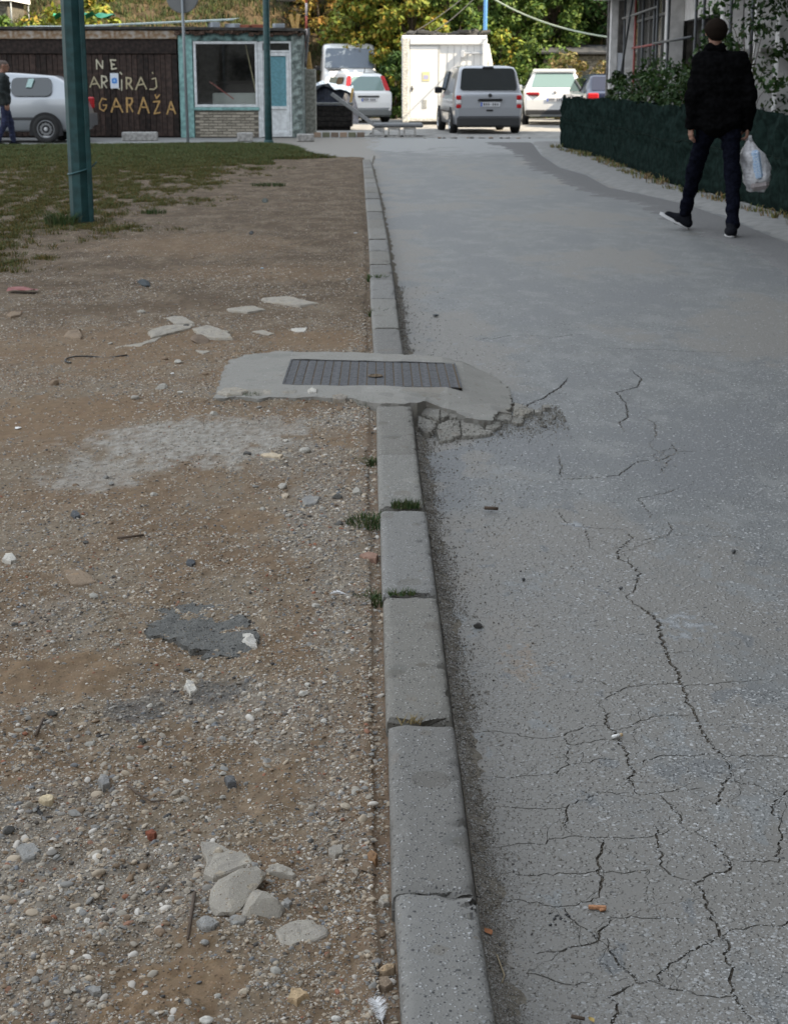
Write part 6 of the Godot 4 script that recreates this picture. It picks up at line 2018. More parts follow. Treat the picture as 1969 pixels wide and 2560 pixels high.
	car_body(t, [[0.0, 0.34, 0.66, 0.7, 0.74, 0.8, 0.78], [-0.06, 0.26, 0.92, 0.97, 0.84, 0.86, 0.82], [-0.2, 0.24, 0.98, 1.04, 0.85, 0.87, 0.76], [-0.75, 0.24, 0.98, 1.46, 0.86, 0.88, 0.64], [-1.4, 0.24, 0.97, 1.52, 0.86, 0.88, 0.62], [-2.2, 0.24, 0.96, 1.46, 0.86, 0.88, 0.62], [-3.1, 0.24, 0.92, 1.0, 0.86, 0.87, 0.74], [-4.0, 0.26, 0.8, 0.86, 0.84, 0.84, 0.68], [-4.25, 0.34, 0.55, 0.6, 0.74, 0.74, 0.6]], M["paint_blue"])
	plate(t, "rear_window", mat("car_glass_blue", lin(0.02, 0.022, 0.04), 0.05), [Vector3(-0.78, 1.03, -0.2), Vector3(0.78, 1.03, -0.2), Vector3(0.64, 1.45, -0.75), Vector3(-0.64, 1.45, -0.75)], 0.06, 0.94, 0.04, 0.94, 0.06, 0.014)
	for s in [-1.0, 1.0]:
		bpart(t, "tail_light", M["tail_red"], Vector3(0.68 * s, 0.9, -0.05), Vector3(0.32, 0.16, 0.12), 0.03)
	side_glass(t, M["car_glass"], 0.88, 0.65, 0.98, 1.42, -0.95, -2.5)
	bpart(t, "rear_bumper", M["paint_blue"], Vector3(0, 0.42, -0.02), Vector3(1.66, 0.26, 0.2), 0.05)
	for s in [-1.0, 1.0]:
		for z in [-0.8, -3.3]:
			arch(t, Vector3(0.88 * s, 0.31, z), 0.35, s)
			wheel(t, Vector3(0.81 * s, 0.31, z), 0.31, s, 5)
	# silver car in front of the garages, nose to the left
	t = thing("silver_car", "silver estate car parked side on in front of the garage doors", "car", Vector3(-6.83, 0, -37.15), PI / 2)
	car_body(t, [[0.0, 0.32, 0.55, 0.6, 0.66, 0.72, 0.7], [-0.06, 0.26, 0.72, 0.76, 0.8, 0.82, 0.8], [-0.16, 0.24, 0.92, 0.97, 0.84, 0.86, 0.78], [-0.42, 0.24, 0.96, 1.32, 0.85, 0.87, 0.66], [-0.65, 0.24, 0.96, 1.43, 0.85, 0.87, 0.64], [-1.6, 0.24, 0.96, 1.5, 0.85, 0.87, 0.62], [-2.4, 0.24, 0.95, 1.47, 0.85, 0.87, 0.62], [-3.3, 0.24, 0.92, 1.0, 0.85, 0.86, 0.74], [-4.0, 0.26, 0.8, 0.86, 0.84, 0.84, 0.68], [-4.3, 0.34, 0.55, 0.6, 0.74, 0.74, 0.6]], M["paint_silver"])
	side_glass(t, M["car_glass"], 0.87, 0.67, 0.97, 1.42, -0.62, -1.55, 0.02, 0.98, 0.13)
	side_glass(t, M["car_glass"], 0.87, 0.67, 0.97, 1.42, -1.62, -2.7)
	plate(t, "rear_window", M["car_glass"], [Vector3(-0.76, 0.97, -0.16), Vector3(0.76, 0.97, -0.16), Vector3(0.66, 1.36, -0.44), Vector3(-0.66, 1.36, -0.44)], 0.08, 0.92, 0.05, 0.9, 0.06, 0.014)
	for s in [-1.0, 1.0]:
		bpart(t, "tail_light", M["tail_red"], Vector3(0.77 * s, 0.84, -0.09), Vector3(0.13, 0.26, 0.16), 0.03)
		bpart(t, "rubbing_strip", M["trim"], Vector3(0.875 * s, 0.52, -1.75), Vector3(0.03, 0.06, 1.35), 0.008)
		bpart(t, "bumper_strip", M["trim"], Vector3(0.76 * s, 0.52, -0.14), Vector3(0.18, 0.06, 0.34), 0.01)
		bpart(t, "door_handle", M["paint_silver"], Vector3(0.875 * s, 0.82, -1.9), Vector3(0.03, 0.03, 0.2), 0.008)
		for z in [-0.8, -3.4]:
			arch(t, Vector3(0.875 * s, 0.3, z), 0.36, s)
			wheel(t, Vector3(0.81 * s, 0.3, z), 0.3, s, 11)
	plate(t, "rear_bumper", M["paint_silver"], [Vector3(-0.8, 0.35, 0.02), Vector3(0.8, 0.35, 0.02), Vector3(0.8, 0.62, 0.02), Vector3(-0.8, 0.62, 0.02)], 0.0, 1.0, 0.0, 1.0, 0.08, 0.03, 0.12)
	var pk := plate(t, "window_sticker", mat("sticker", lin(0.35, 0.5, 0.48), 0.5), [Vector3(-0.8, 1.18, -1.2), Vector3(-0.8, 1.18, -1.08), Vector3(-0.75, 1.36, -1.02), Vector3(-0.75, 1.36, -1.14)], 0.0, 1.0, 0.0, 1.0, 0.01, 0.035)
	pk.name = "window_sticker"
	# white lorry facing us behind the hatchback
	t = thing("white_minibus", "white minibus seen from the front behind the kiosk corner", "minibus", Vector3(-1.9, 0, -59.5), PI + 0.06)
	# local front is -z, which faces the camera
	car_body(t, [[0.0, 0.4, 1.2, 2.5, 0.95, 1.0, 0.9], [-0.2, 0.35, 1.4, 2.62, 1.0, 1.03, 0.92], [-3.6, 0.35, 1.4, 2.64, 1.0, 1.03, 0.92], [-4.3, 0.35, 1.4, 2.6, 1.0, 1.03, 0.92], [-4.62, 0.35, 1.4, 2.42, 1.0, 1.03, 0.9], [-4.95, 0.35, 1.35, 1.72, 1.0, 1.02, 0.92], [-5.3, 0.4, 1.1, 1.25, 0.97, 0.98, 0.85], [-5.45, 0.45, 0.7, 0.8, 0.85, 0.88, 0.8]], M["paint_white"])
	plate(t, "windscreen", mat("screen_grey", lin(0.13, 0.16, 0.2), 0.1), [Vector3(0.95, 1.72, -4.95), Vector3(-0.95, 1.72, -4.95), Vector3(-0.88, 2.45, -4.58), Vector3(0.88, 2.45, -4.58)], 0.03, 0.97, 0.03, 0.97, 0.08, 0.04)
	side_glass(t, M["car_glass"], 1.03, 0.94, 1.55, 2.4, -3.4, -4.4)
	bpart(t, "wiper", M["under"], Vector3(0.55, 1.7, -5.0), Vector3(0.5, 0.03, 0.04), 0.006)
	mirrors(t, 1.05, 1.75, -4.7, M["under"])
	for s in [-1.0, 1.0]:
		bpart(t, "headlight", M["tail_white"], Vector3(0.75 * s, 0.95, -5.3), Vector3(0.3, 0.2, 0.2), 0.05)
		for z in [-1.0, -4.3]:
			arch(t, Vector3(1.03 * s, 0.36, z), 0.42, s)
			wheel(t, Vector3(0.95 * s, 0.36, z), 0.36, s, 6)
	bpart(t, "bumper", M["trim"], Vector3(0, 0.5, -5.4), Vector3(1.8, 0.25, 0.2), 0.05)
	t.position.z = -65.0

# ------------------------------------------------------------------ bank, railway and planting
func bank_h(x: float, z: float) -> float:
	var z0 := lerpf(-43.6, -61.5, smoothstep(-5.6, -3.6, x))
	var top := lerpf(4.35, 4.7, smoothstep(-3.0, 4.0, x))
	var run := lerpf(21.0, 5.0, smoothstep(-5.6, -3.6, x))
	var t := clampf((z0 - z) / run, 0.0, 1.0)
	var h := top * (0.25 * smoothstep(0.0, 0.12, t) + 0.75 * t)
	h += (n1.get_noise_2d(x * 60.0, z * 60.0) * 0.5 + n1.get_noise_2d(x * 300.0, z * 300.0) * 0.12) * smoothstep(0.0, 0.2, t) * (1.0 - smoothstep(0.9, 1.0, t))
	h += smoothstep(-70.0, -95.0, z) * 14.0
	return h - 0.05

func build_bank() -> void:
	var vs := B.new(true)
	var rows := []
	for i in 120:
		var z := lerpf(-43.0, -110.0, pow(i / 119.0, 1.4))
		var o := []
		for k in 150:
			var x := lerpf(-34.0, 30.0, k / 149.0)
			o.append(Vector3(x, bank_h(x, z), z))
		rows.append(o)
	rows.reverse()
	vs.grid(rows)
	var m := mottled("bank_earth", lin(0.045, 0.036, 0.021), lin(0.105, 0.078, 0.047), 3.5, 1.0, 0.0, 2.0, 0.2)
	struct("embankment", vs.done(), m)
	# railway on the bank
	var bal := B.new()
	bal.box(Vector3(-18.5, 4.38, -67.4), Vector3(36, 0.14, 2.8), Basis.IDENTITY, 0.05)
	struct("ballast", bal.done(), mottled("ballast_stone", lin(0.16, 0.14, 0.125), lin(0.42, 0.38, 0.35), 0.35, 1.0, 0.0, 2.0))
	for q in [[-66.7, "nearer"], [-68.1, "farther"]]:
		tag(bpart(self, "rail", mottled("rail_rust", lin(0.04, 0.025, 0.02), lin(0.12, 0.06, 0.04), 0.5, 0.7, 0.3), Vector3(-18.5, 4.52, q[0]), Vector3(36, 0.15, 0.07), 0.01), "rusty steel rail on the embankment, the %s of two" % q[1], "rail", "rails on the embankment")
	var w := thing("board_fence", "weathered board fence behind the railway at the top edge", "fence", Vector3(0, 4.35, -71.0))
	var wm := [mottled("weathered0", lin(0.1, 0.095, 0.075), lin(0.19, 0.175, 0.14), 0.6), mottled("weathered1", lin(0.07, 0.066, 0.052), lin(0.15, 0.14, 0.11), 0.6), mottled("weathered2", lin(0.13, 0.12, 0.1), lin(0.22, 0.2, 0.17), 0.6)]
	for i in 60:
		bpart(w, "board", wm[(i * 5 + i / 4) % 3], Vector3(-33.5 + 0.6 * i, 1.2, 0.01 * (i % 2)), Vector3(0.57, 2.4, 0.05), 0.01)
	bpart(w, "fence_rail", wm[1], Vector3(-15.5, 1.9, -0.08), Vector3(36.0, 0.1, 0.08))
	# pale canopy at the far left
	var c := thing("white_canopy", "bright white canopy top at the far left above the bank", "canopy", Vector3(-14.9, 3.3, -57.5))
	var cb := B.new()
	var pk := Vector3(0, 1.35, 0)
	var cr := [Vector3(-2.2, 0.72, 1.4), Vector3(2.2, 0.72, 1.4), Vector3(2.2, 0.72, -1.4), Vector3(-2.2, 0.72, -1.4)]
	for i in 4: cb.tri(cr[i], cr[(i + 1) % 4], pk)
	for i in 4: cb.quad(cr[i] - Vector3(0, 0.14, 0), cr[(i + 1) % 4] - Vector3(0, 0.14, 0), cr[(i + 1) % 4], cr[i])
	part(c, "cloth", cb.done(), mat("canopy_white", lin(0.78, 0.78, 0.76), 0.8))
	bpart(c, "stall_side", M["weathered1"], Vector3(0, -0.1, 0), Vector3(4.0, 1.6, 2.5))
	for i in 4:
		var pb := B.new(true)
		pb.tube([Vector3(cr[i].x * 0.97, -0.8, cr[i].z * 0.95), Vector3(cr[i].x * 0.97, 0.7, cr[i].z * 0.95)], [0.03], 8)
		part(c, "leg", pb.done(), M["galvanised"])
	# shed at the right
	var s := thing("timber_shed", "low weathered timber shed roof behind the parked cars", "shed", Vector3(7.6, 1.0, -60.5))
	for i in 5: bpart(s, "board", wm[i % 3], Vector3(0, 0.42 + 0.17 * i, 0.0), Vector3(4.4, 0.16, 0.06), 0.01)
	bpart(s, "roof", mat("shed_roof", lin(0.05, 0.052, 0.055), 0.8), Vector3(0, 1.42, -0.9), Vector3(4.9, 0.08, 2.4), 0.01, Basis(Vector3(1, 0, 0), 0.12))
	bpart(s, "back_wall", wm[1], Vector3(0, 0.4, -1.9), Vector3(4.4, 1.8, 0.08))

func leaves(b: B, c: Vector3, r: Vector3, n: int, size: float, pal: Array) -> void:
	for i in n:
		var d := Vector3(rng.randfn(), rng.randfn(), rng.randfn()).normalized()
		var p := c + d * r * pow(rng.randf(), 0.45)
		var s := size * rng.randf_range(0.6, 1.35)
		var nrm := (d + Vector3(rng.randfn(), rng.randfn() + 0.6, rng.randfn()) * 0.7).normalized()
		var u := nrm.cross(Vector3(rng.randfn(), rng.randfn(), rng.randfn())).normalized() * s
		var v := nrm.cross(u.normalized()) * s * 0.55
		b.tint = pal[rng.randi() % pal.size()]
		b.quad(p - u, p - v, p + u, p + v)

func plant(n: String, label: String, cat: String, at: Vector3, h: float, w: float, clumps: int, per: int, size: float, pal: Array, trunk: float, group := "", lo := 0.0) -> void:
	var t := thing(n, label, cat, at, 0.0, group)
	var tb := B.new(true)
	var top := h * 0.8
	tb.tube([Vector3(0, -0.3, 0), Vector3(rng.randfn() * 0.08, top * 0.35, rng.randfn() * 0.08), Vector3(rng.randfn() * 0.15, top, 0)], [trunk, trunk * 0.8, trunk * 0.3], 7)
	var cb := B.new()
	for i in clumps:
		var a := TAU * (i * 0.618)
		var y := lerpf(lo, 1.0, (i + 0.5) / clumps)
		var rr := w * 0.5 * sqrt(maxf(0.05, 1.0 - pow(2.0 * (y - lo) / (1.0 - lo) - 0.9, 2.0) * 0.7)) * rng.randf_range(0.35, 0.85)
		var c := Vector3(cos(a) * rr, y * h, sin(a) * rr)
		var cr := w * rng.randf_range(0.13, 0.24)
		tb.tube([Vector3(0, c.y * 0.6, 0), c * Vector3(0.5, 0.88, 0.5), c], [trunk * 0.35, trunk * 0.2, trunk * 0.08], 5)
		var shade := rng.randf_range(0.75, 1.3)
		var p2 := []
		for q in pal: p2.append(Color(q.r * shade, q.g * shade, q.b * shade))
		leaves(cb, c, Vector3(cr, cr * 0.75, cr), per, size, p2)
	part(t, "trunk" if trunk > 0.05 else "stems", tb.done(), M["bark"])
	part(t, "crown" if trunk > 0.05 else "foliage", cb.done(), M["leaf"])

func build_plants() -> void:
	mottled("bark", lin(0.045, 0.035, 0.026), lin(0.1, 0.08, 0.06), 0.3, 1.0, 0.0, 1.0)
	var m := mat("leaf", Color.WHITE, 0.6, 0.0, 0.3)
	m.vertex_color_use_as_albedo = true
	m.backlight_enabled = true
	m.backlight = Color(0.55, 0.55, 0.35)
	var yel := [Color(0.22, 0.23, 0.035), Color(0.15, 0.19, 0.03), Color(0.1, 0.14, 0.026), Color(0.28, 0.2, 0.035), Color(0.18, 0.21, 0.04)]
	var gre := [Color(0.06, 0.11, 0.024), Color(0.085, 0.14, 0.03), Color(0.12, 0.165, 0.036), Color(0.045, 0.08, 0.02)]
	var dar := [Color(0.022, 0.045, 0.014), Color(0.03, 0.06, 0.016), Color(0.04, 0.075, 0.02)]
	var dry := [Color(0.17, 0.13, 0.06), Color(0.13, 0.12, 0.045), Color(0.2, 0.15, 0.07), Color(0.09, 0.1, 0.03)]
	var ora := [Color(0.22, 0.12, 0.03), Color(0.2, 0.15, 0.03), Color(0.12, 0.11, 0.03)]
	var T := [
		["yellow green bushy tree left of the white container", -0.9, -66.0, 6.2, 4.6, yel], ["green and yellow tree above the white container", 1.3, -67.0, 6.6, 4.4, yel],
		["dark green tree filling the gap left of the container", -0.2, -62.5, 3.4, 2.6, dar], ["green tree behind the blue pole", 3.4, -67.5, 6.8, 4.6, gre],
		["pale green tree right of the blue pole", 5.6, -67.0, 6.4, 4.4, gre], ["tall dark tree behind the house corner", 9.3, -66.0, 9.0, 6.0, dar],
		["second dark tree behind the house, farther right", 12.5, -62.0, 9.0, 6.0, dar], ["dark tree above the rope", 7.4, -70.0, 9.0, 5.0, dar],
		["yellow green shrub tree just left of the container roof", -1.3, -61.6, 5.2, 3.0, yel], ["bright yellow green shrub tree above the container door", 0.6, -60.6, 5.6, 3.0, yel], ["leafy green shrub tree above the right half of the container", 2.3, -61.0, 5.4, 3.0, gre], ["fresh green shrub tree right of the blue pole foot", 4.2, -61.5, 4.8, 2.8, gre], ["dark green shrub tree over the off-roader", 5.9, -62.5, 5.0, 3.0, gre], ["dark shrub tree above the timber shed", 8.0, -63.5, 6.0, 3.4, dar],
		["broad dark tree closing the view above the container", 2.2, -73.0, 9.0, 6.0, dar], ["broad green tree at the back above the hatchback", -2.0, -74.0, 8.0, 5.0, gre]]
	for q in T:
		plant("bushy_tree", q[0], "tree", Vector3(q[1], bank_h(q[1], q[2]), q[2]), q[3], q[4], 34, 230, 0.1, q[5], 0.11, "trees behind the yard", 0.05)
	var S := [
		["orange tinted bush behind the minibus roof", -2.9, -64.5, 2.6, 2.4, ora], ["low yellow bush beside the container", 3.9, -60.6, 3.0, 2.2, yel], ["green bush behind the white off-roader", 5.0, -60.0, 2.6, 2.6, gre], ["dry tan bush behind the off-roader roof", 6.1, -58.0, 2.2, 2.0, dry], ["dry tan bush in front of the timber shed", 7.4, -57.0, 1.9, 2.0, dry],
		["green bush between container and off-roader", 3.0, -61.0, 3.6, 2.4, gre], ["dark bush beside the hatchback", 0.1, -58.5, 2.2, 1.6, dar],
		["leafy yellow bush on the garage roof edge right of the near post", -9.1, -46.5, 1.7, 2.6, yel], ["leafy green bush above the garage behind the near post", -10.6, -46.0, 1.5, 2.2, gre], ["small green weed bush on the bank left of the sign", -7.2, -48.0, 0.9, 1.5, gre], ["tall yellow weed bush on the bank above the garage", -8.6, -49.0, 2.2, 1.3, yel], ["low yellow green bush at the far left of the bank", -12.6, -47.0, 1.1, 2.2, yel]]
	for q in S:
		plant("bush", q[0], "bush", Vector3(q[1], bank_h(q[1], q[2]), q[2]), q[3], q[4], 16, 120, 0.085, q[5], 0.04, "bushes behind the yard")
	# sparse growth over the bank
	var gm: Material = M["grass_blade"]
	var tuft := blade_tuft(14, 0.4, 0.25, 0.035, [Color(0.08, 0.062, 0.03), Color(0.06, 0.062, 0.024), Color(0.045, 0.06, 0.02), Color(0.1, 0.075, 0.037)])
	var xa := []
	var ca := PackedColorArray()
	for i in 12000:
		var x := rng.randf_range(-17.0, 8.0)
		var z := rng.randf_range(-44.5, -65.5) if x < -3.5 else rng.randf_range(-60.0, -68.0)
		if n2.get_noise_2d(x * 60.0, z * 60.0) + rng.randfn() * 0.25 < 0.0: continue
		var s := rng.randf_range(0.4, 1.2)
		xa.append(Transform3D(Basis(Vector3.UP, rng.randf() * TAU).scaled(Vector3.ONE * s), Vector3(x, bank_h(x, z) - 0.02, z)))
		var v := rng.randf_range(0.8, 1.35)
		ca.append(Color(v, v * rng.randf_range(0.9, 1.1), v))
	scatter("dry_grass", "dry tufts of grass over the earth embankment", tuft, gm, xa, ca)
	# green plastic scraps in the bush
	for q in [[-8.75, 2.98, -45.0, 0.4, "left"], [-7.85, 3.0, -45.0, 0.5, "right"]]:
		var pb := B.new(true)
		var rows := []
		for i in 6:
			var o := []
			for k in 8: o.append(Vector3(q[3] * (k / 7.0 - 0.5) * 1.6, 0.05 * sin(i * 1.3 + k) + 0.12 * n1.get_noise_2d(i * 50.0, k * 44.0), 0.2 - 0.08 * i))
			rows.append(o)
		rows.reverse()
		pb.grid(rows)
		var o2 := part(self, "green_plastic", pb.done(), mat("green_plastic%s" % q[4], lin(0.02, 0.33, 0.16), 0.45))
		o2.position = Vector3(q[0], q[1], q[2])
		tag(o2, "bright green plastic sheet in the bush above the garage, the %s one" % q[4], "plastic sheet", "green plastic above the garage")
	# climbers between fence and house
	var V := [[4.55, -31.0, 1.45, 1.3, "leafy climber below the house window, nearest the far pier"], [4.5, -28.6, 1.65, 1.4, "leafy climber left of the dark opening"], [4.45, -26.2, 1.5, 1.2, "leafy climber in front of the dark opening"], [4.4, -22.6, 1.9, 1.3, "tall leafy climber right of the walking man"], [4.35, -20.4, 2.5, 1.5, "tallest leafy climber at the right edge"], [4.9, -36.6, 1.5, 0.7, "thin climber on the white corner pier"], [4.4, -24.3, 1.5, 1.3, "low leafy climber behind the walking man"]]
	for q in V:
		plant("climber", q[4], "climber", Vector3(q[0], 0.0, q[1]), q[2], q[3], 20, 95, 0.042, [Color(0.022, 0.05, 0.014), Color(0.03, 0.062, 0.018), Color(0.05, 0.08, 0.028), Color(0.018, 0.038, 0.013)], 0.02, "climbers between fence and house")
	# overhanging tree at the left, its hanging twigs reach into the picture
	var t := thing("overhanging_tree", "tree outside the left edge whose dark twigs hang into the top left corner", "tree", Vector3(-6.4, 0.05, -18.0))
	var tb := B.new(true)
	tb.tube([Vector3(0, -0.2, 0), Vector3(0.1, 2.0, 0), Vector3(0.3, 4.2, 0.2)], [0.16, 0.13, 0.08], 9)
	tb.tube([Vector3(0.2, 3.0, 0.1), Vector3(1.0, 3.7, 0.3), Vector3(2.2, 3.35, 0.5)], [0.06, 0.04, 0.02], 7)
	part(t, "trunk", tb.done(), M["bark"])
	var cb := B.new()
	var tw := B.new(true)
	for q in [[1.78, 3.3, 2.12], [1.95, 3.3, 2.45], [2.12, 3.35, 2.6], [2.25, 3.3, 2.55], [1.6, 3.3, 2.2], [2.42, 3.4, 2.72]]:
		var a := Vector3(q[0], q[1], 0.5); var e := Vector3(q[0] + 0.05, q[2], 0.5)
		tw.tube([a, a.lerp(e, 0.5) + Vector3(0.02, 0, 0), e], [0.008, 0.006, 0.003], 5)
		for i in 16:
			var p := a.lerp(e, rng.randf_range(0.1, 1.0)) + Vector3(rng.randfn() * 0.05, rng.randfn() * 0.03, rng.randfn() * 0.1)
			cb.tint = dar[rng.randi() % 3]
			var u := Vector3(rng.randfn() * 0.4, -1.0, rng.randfn() * 0.4).normalized() * 0.045
			var v := u.cross(Vector3(rng.randfn(), 0, 1).normalized()).normalized() * 0.018
			cb.quad(p - u, p - v, p + u, p + v)
	for i in 14: leaves(cb, Vector3(rng.randfn() * 1.1, 4.6 + rng.randfn() * 0.7, rng.randfn() * 1.0), Vector3(0.6, 0.45, 0.6), 110, 0.06, gre)
	part(t, "twigs", tw.done(), M["bark"])
	part(t, "crown", cb.done(), M["leaf"])

# ------------------------------------------------------------------ people
func blend(b: B, bones: Array, cell: float, k: float, crease := 0.0) -> void:
	# bones: [from, to, radius, radius]; smooth union meshed as surface nets
	var lo := Vector3.ONE * 1e9
	var hi := -lo
	for q in bones:
		var r: float = maxf(q[2], q[3]) + cell * 2.5
		for p in [q[0], q[1]]:
			lo = lo.min(p - Vector3.ONE * r); hi = hi.max(p + Vector3.ONE * r)
	var n := Vector3i(((hi - lo) / cell).ceil()) + Vector3i.ONE
	var sum := PackedFloat32Array()
	sum.resize(n.x * n.y * n.z)
	for q in bones:
		var a: Vector3 = q[0]; var ab: Vector3 = q[1] - q[0]
		var l2 := maxf(ab.length_squared(), 1e-8)
		var m: float = maxf(q[2], q[3]) + k * 5.0
		var s := Vector3i(((a.min(q[1]) - Vector3.ONE * m - lo) / cell).floor()).clamp(Vector3i.ZERO, n - Vector3i.ONE)
		var e := Vector3i(((a.max(q[1]) + Vector3.ONE * m - lo) / cell).ceil()).clamp(Vector3i.ZERO, n - Vector3i.ONE)
		for z in range(s.z, e.z + 1):
			for y in range(s.y, e.y + 1):
				var row := (z * n.y + y) * n.x
				for x in range(s.x, e.x + 1):
					var p := lo + Vector3(x, y, z) * cell - a
					var t := clampf(p.dot(ab) / l2, 0.0, 1.0)
					var d := (p - ab * t).length() - lerpf(q[2], q[3], t)
					if crease > 0.0:
						var w := p + a
						d += crease * (n1.get_noise_3d(w.x * 500.0, w.y * 1100.0, w.z * 500.0) * 2.0)
					sum[row + x] += exp(-d / k)
	var id := PackedInt32Array()
	id.resize(sum.size())
	id.fill(-1)
	var vs := []
	var st := [1, n.x, n.x * n.y]
	var off := [0, 1, n.x, n.x + 1, n.x * n.y, n.x * n.y + 1, n.x * n.y + n.x, n.x * n.y + n.x + 1]
	for z in n.z - 1:
		for y in n.y - 1:
			for x in n.x - 1:
				var i := (z * n.y + y) * n.x + x
				var inside := 0
				for o in off:
					if sum[i + o] > 1.0: inside += 1
				if inside == 0 or inside == 8: continue
				var c := Vector3.ZERO
				var cnt := 0
				for e2 in [[0, 1], [2, 3], [4, 5], [6, 7], [0, 2], [1, 3], [4, 6], [5, 7], [0, 4], [1, 5], [2, 6], [3, 7]]:
					var fa := log(maxf(sum[i + off[e2[0]]], 1e-9)); var fb := log(maxf(sum[i + off[e2[1]]], 1e-9))
					if (fa > 0.0) == (fb > 0.0): continue
					var t2 := fa / (fa - fb)
					var pa := Vector3(e2[0] & 1, (e2[0] >> 1) & 1, e2[0] >> 2); var pb := Vector3(e2[1] & 1, (e2[1] >> 1) & 1, e2[1] >> 2)
					c += pa.lerp(pb, t2)
					cnt += 1
				id[i] = vs.size()
				vs.append(lo + (Vector3(x, y, z) + c / cnt) * cell)
	for z in range(1, n.z - 1):
		for y in range(1, n.y - 1):
			for x in range(1, n.x - 1):
				var i := (z * n.y + y) * n.x + x
				var a_in := sum[i] > 1.0
				for ax in 3:
					var b_in: bool = sum[i + st[ax]] > 1.0
					if a_in == b_in: continue
					var u: int = st[(ax + 1) % 3]; var v: int = st[(ax + 2) % 3]
					var q := [id[i], id[i - u], id[i - u - v], id[i - v]]
					if q.has(-1): continue
					if a_in: b.quad(vs[q[0]], vs[q[1]], vs[q[2]], vs[q[3]])
					else: b.quad(vs[q[0]], vs[q[3]], vs[q[2]], vs[q[1]])

func hand(w: Vector3, d: Vector3, side: Vector3, curl: Vector3, thumb: Vector3) -> Array:
	# wrist, pointing, across the knuckles towards the little finger, palm direction, thumb side
	var o := []
	var k := w + d * 0.085
	for i in 4: o.append([w + side * (i - 1.5) * 0.012, k + side * (i - 1.5) * 0.019, 0.017, 0.0125])
	for i in 4:
		var L: float = [0.068, 0.078, 0.072, 0.056][i]
		var a := k + side * (i - 1.5) * 0.0205
		var m := a + d * L * 0.5 + curl * L * 0.16
		var e := m + d * L * 0.3 + curl * L * 0.38
		o.append([a, m, 0.0092, 0.0085]); o.append([m, e, 0.0085, 0.0072])
	var ta := w + d * 0.03 + thumb * 0.028
	var tm := ta + d * 0.032 + thumb * 0.022 + curl * 0.012
	o.append([ta, tm, 0.0125, 0.0105]); o.append([tm, tm + d * 0.03 + curl * 0.008, 0.0105, 0.0085])
	return o

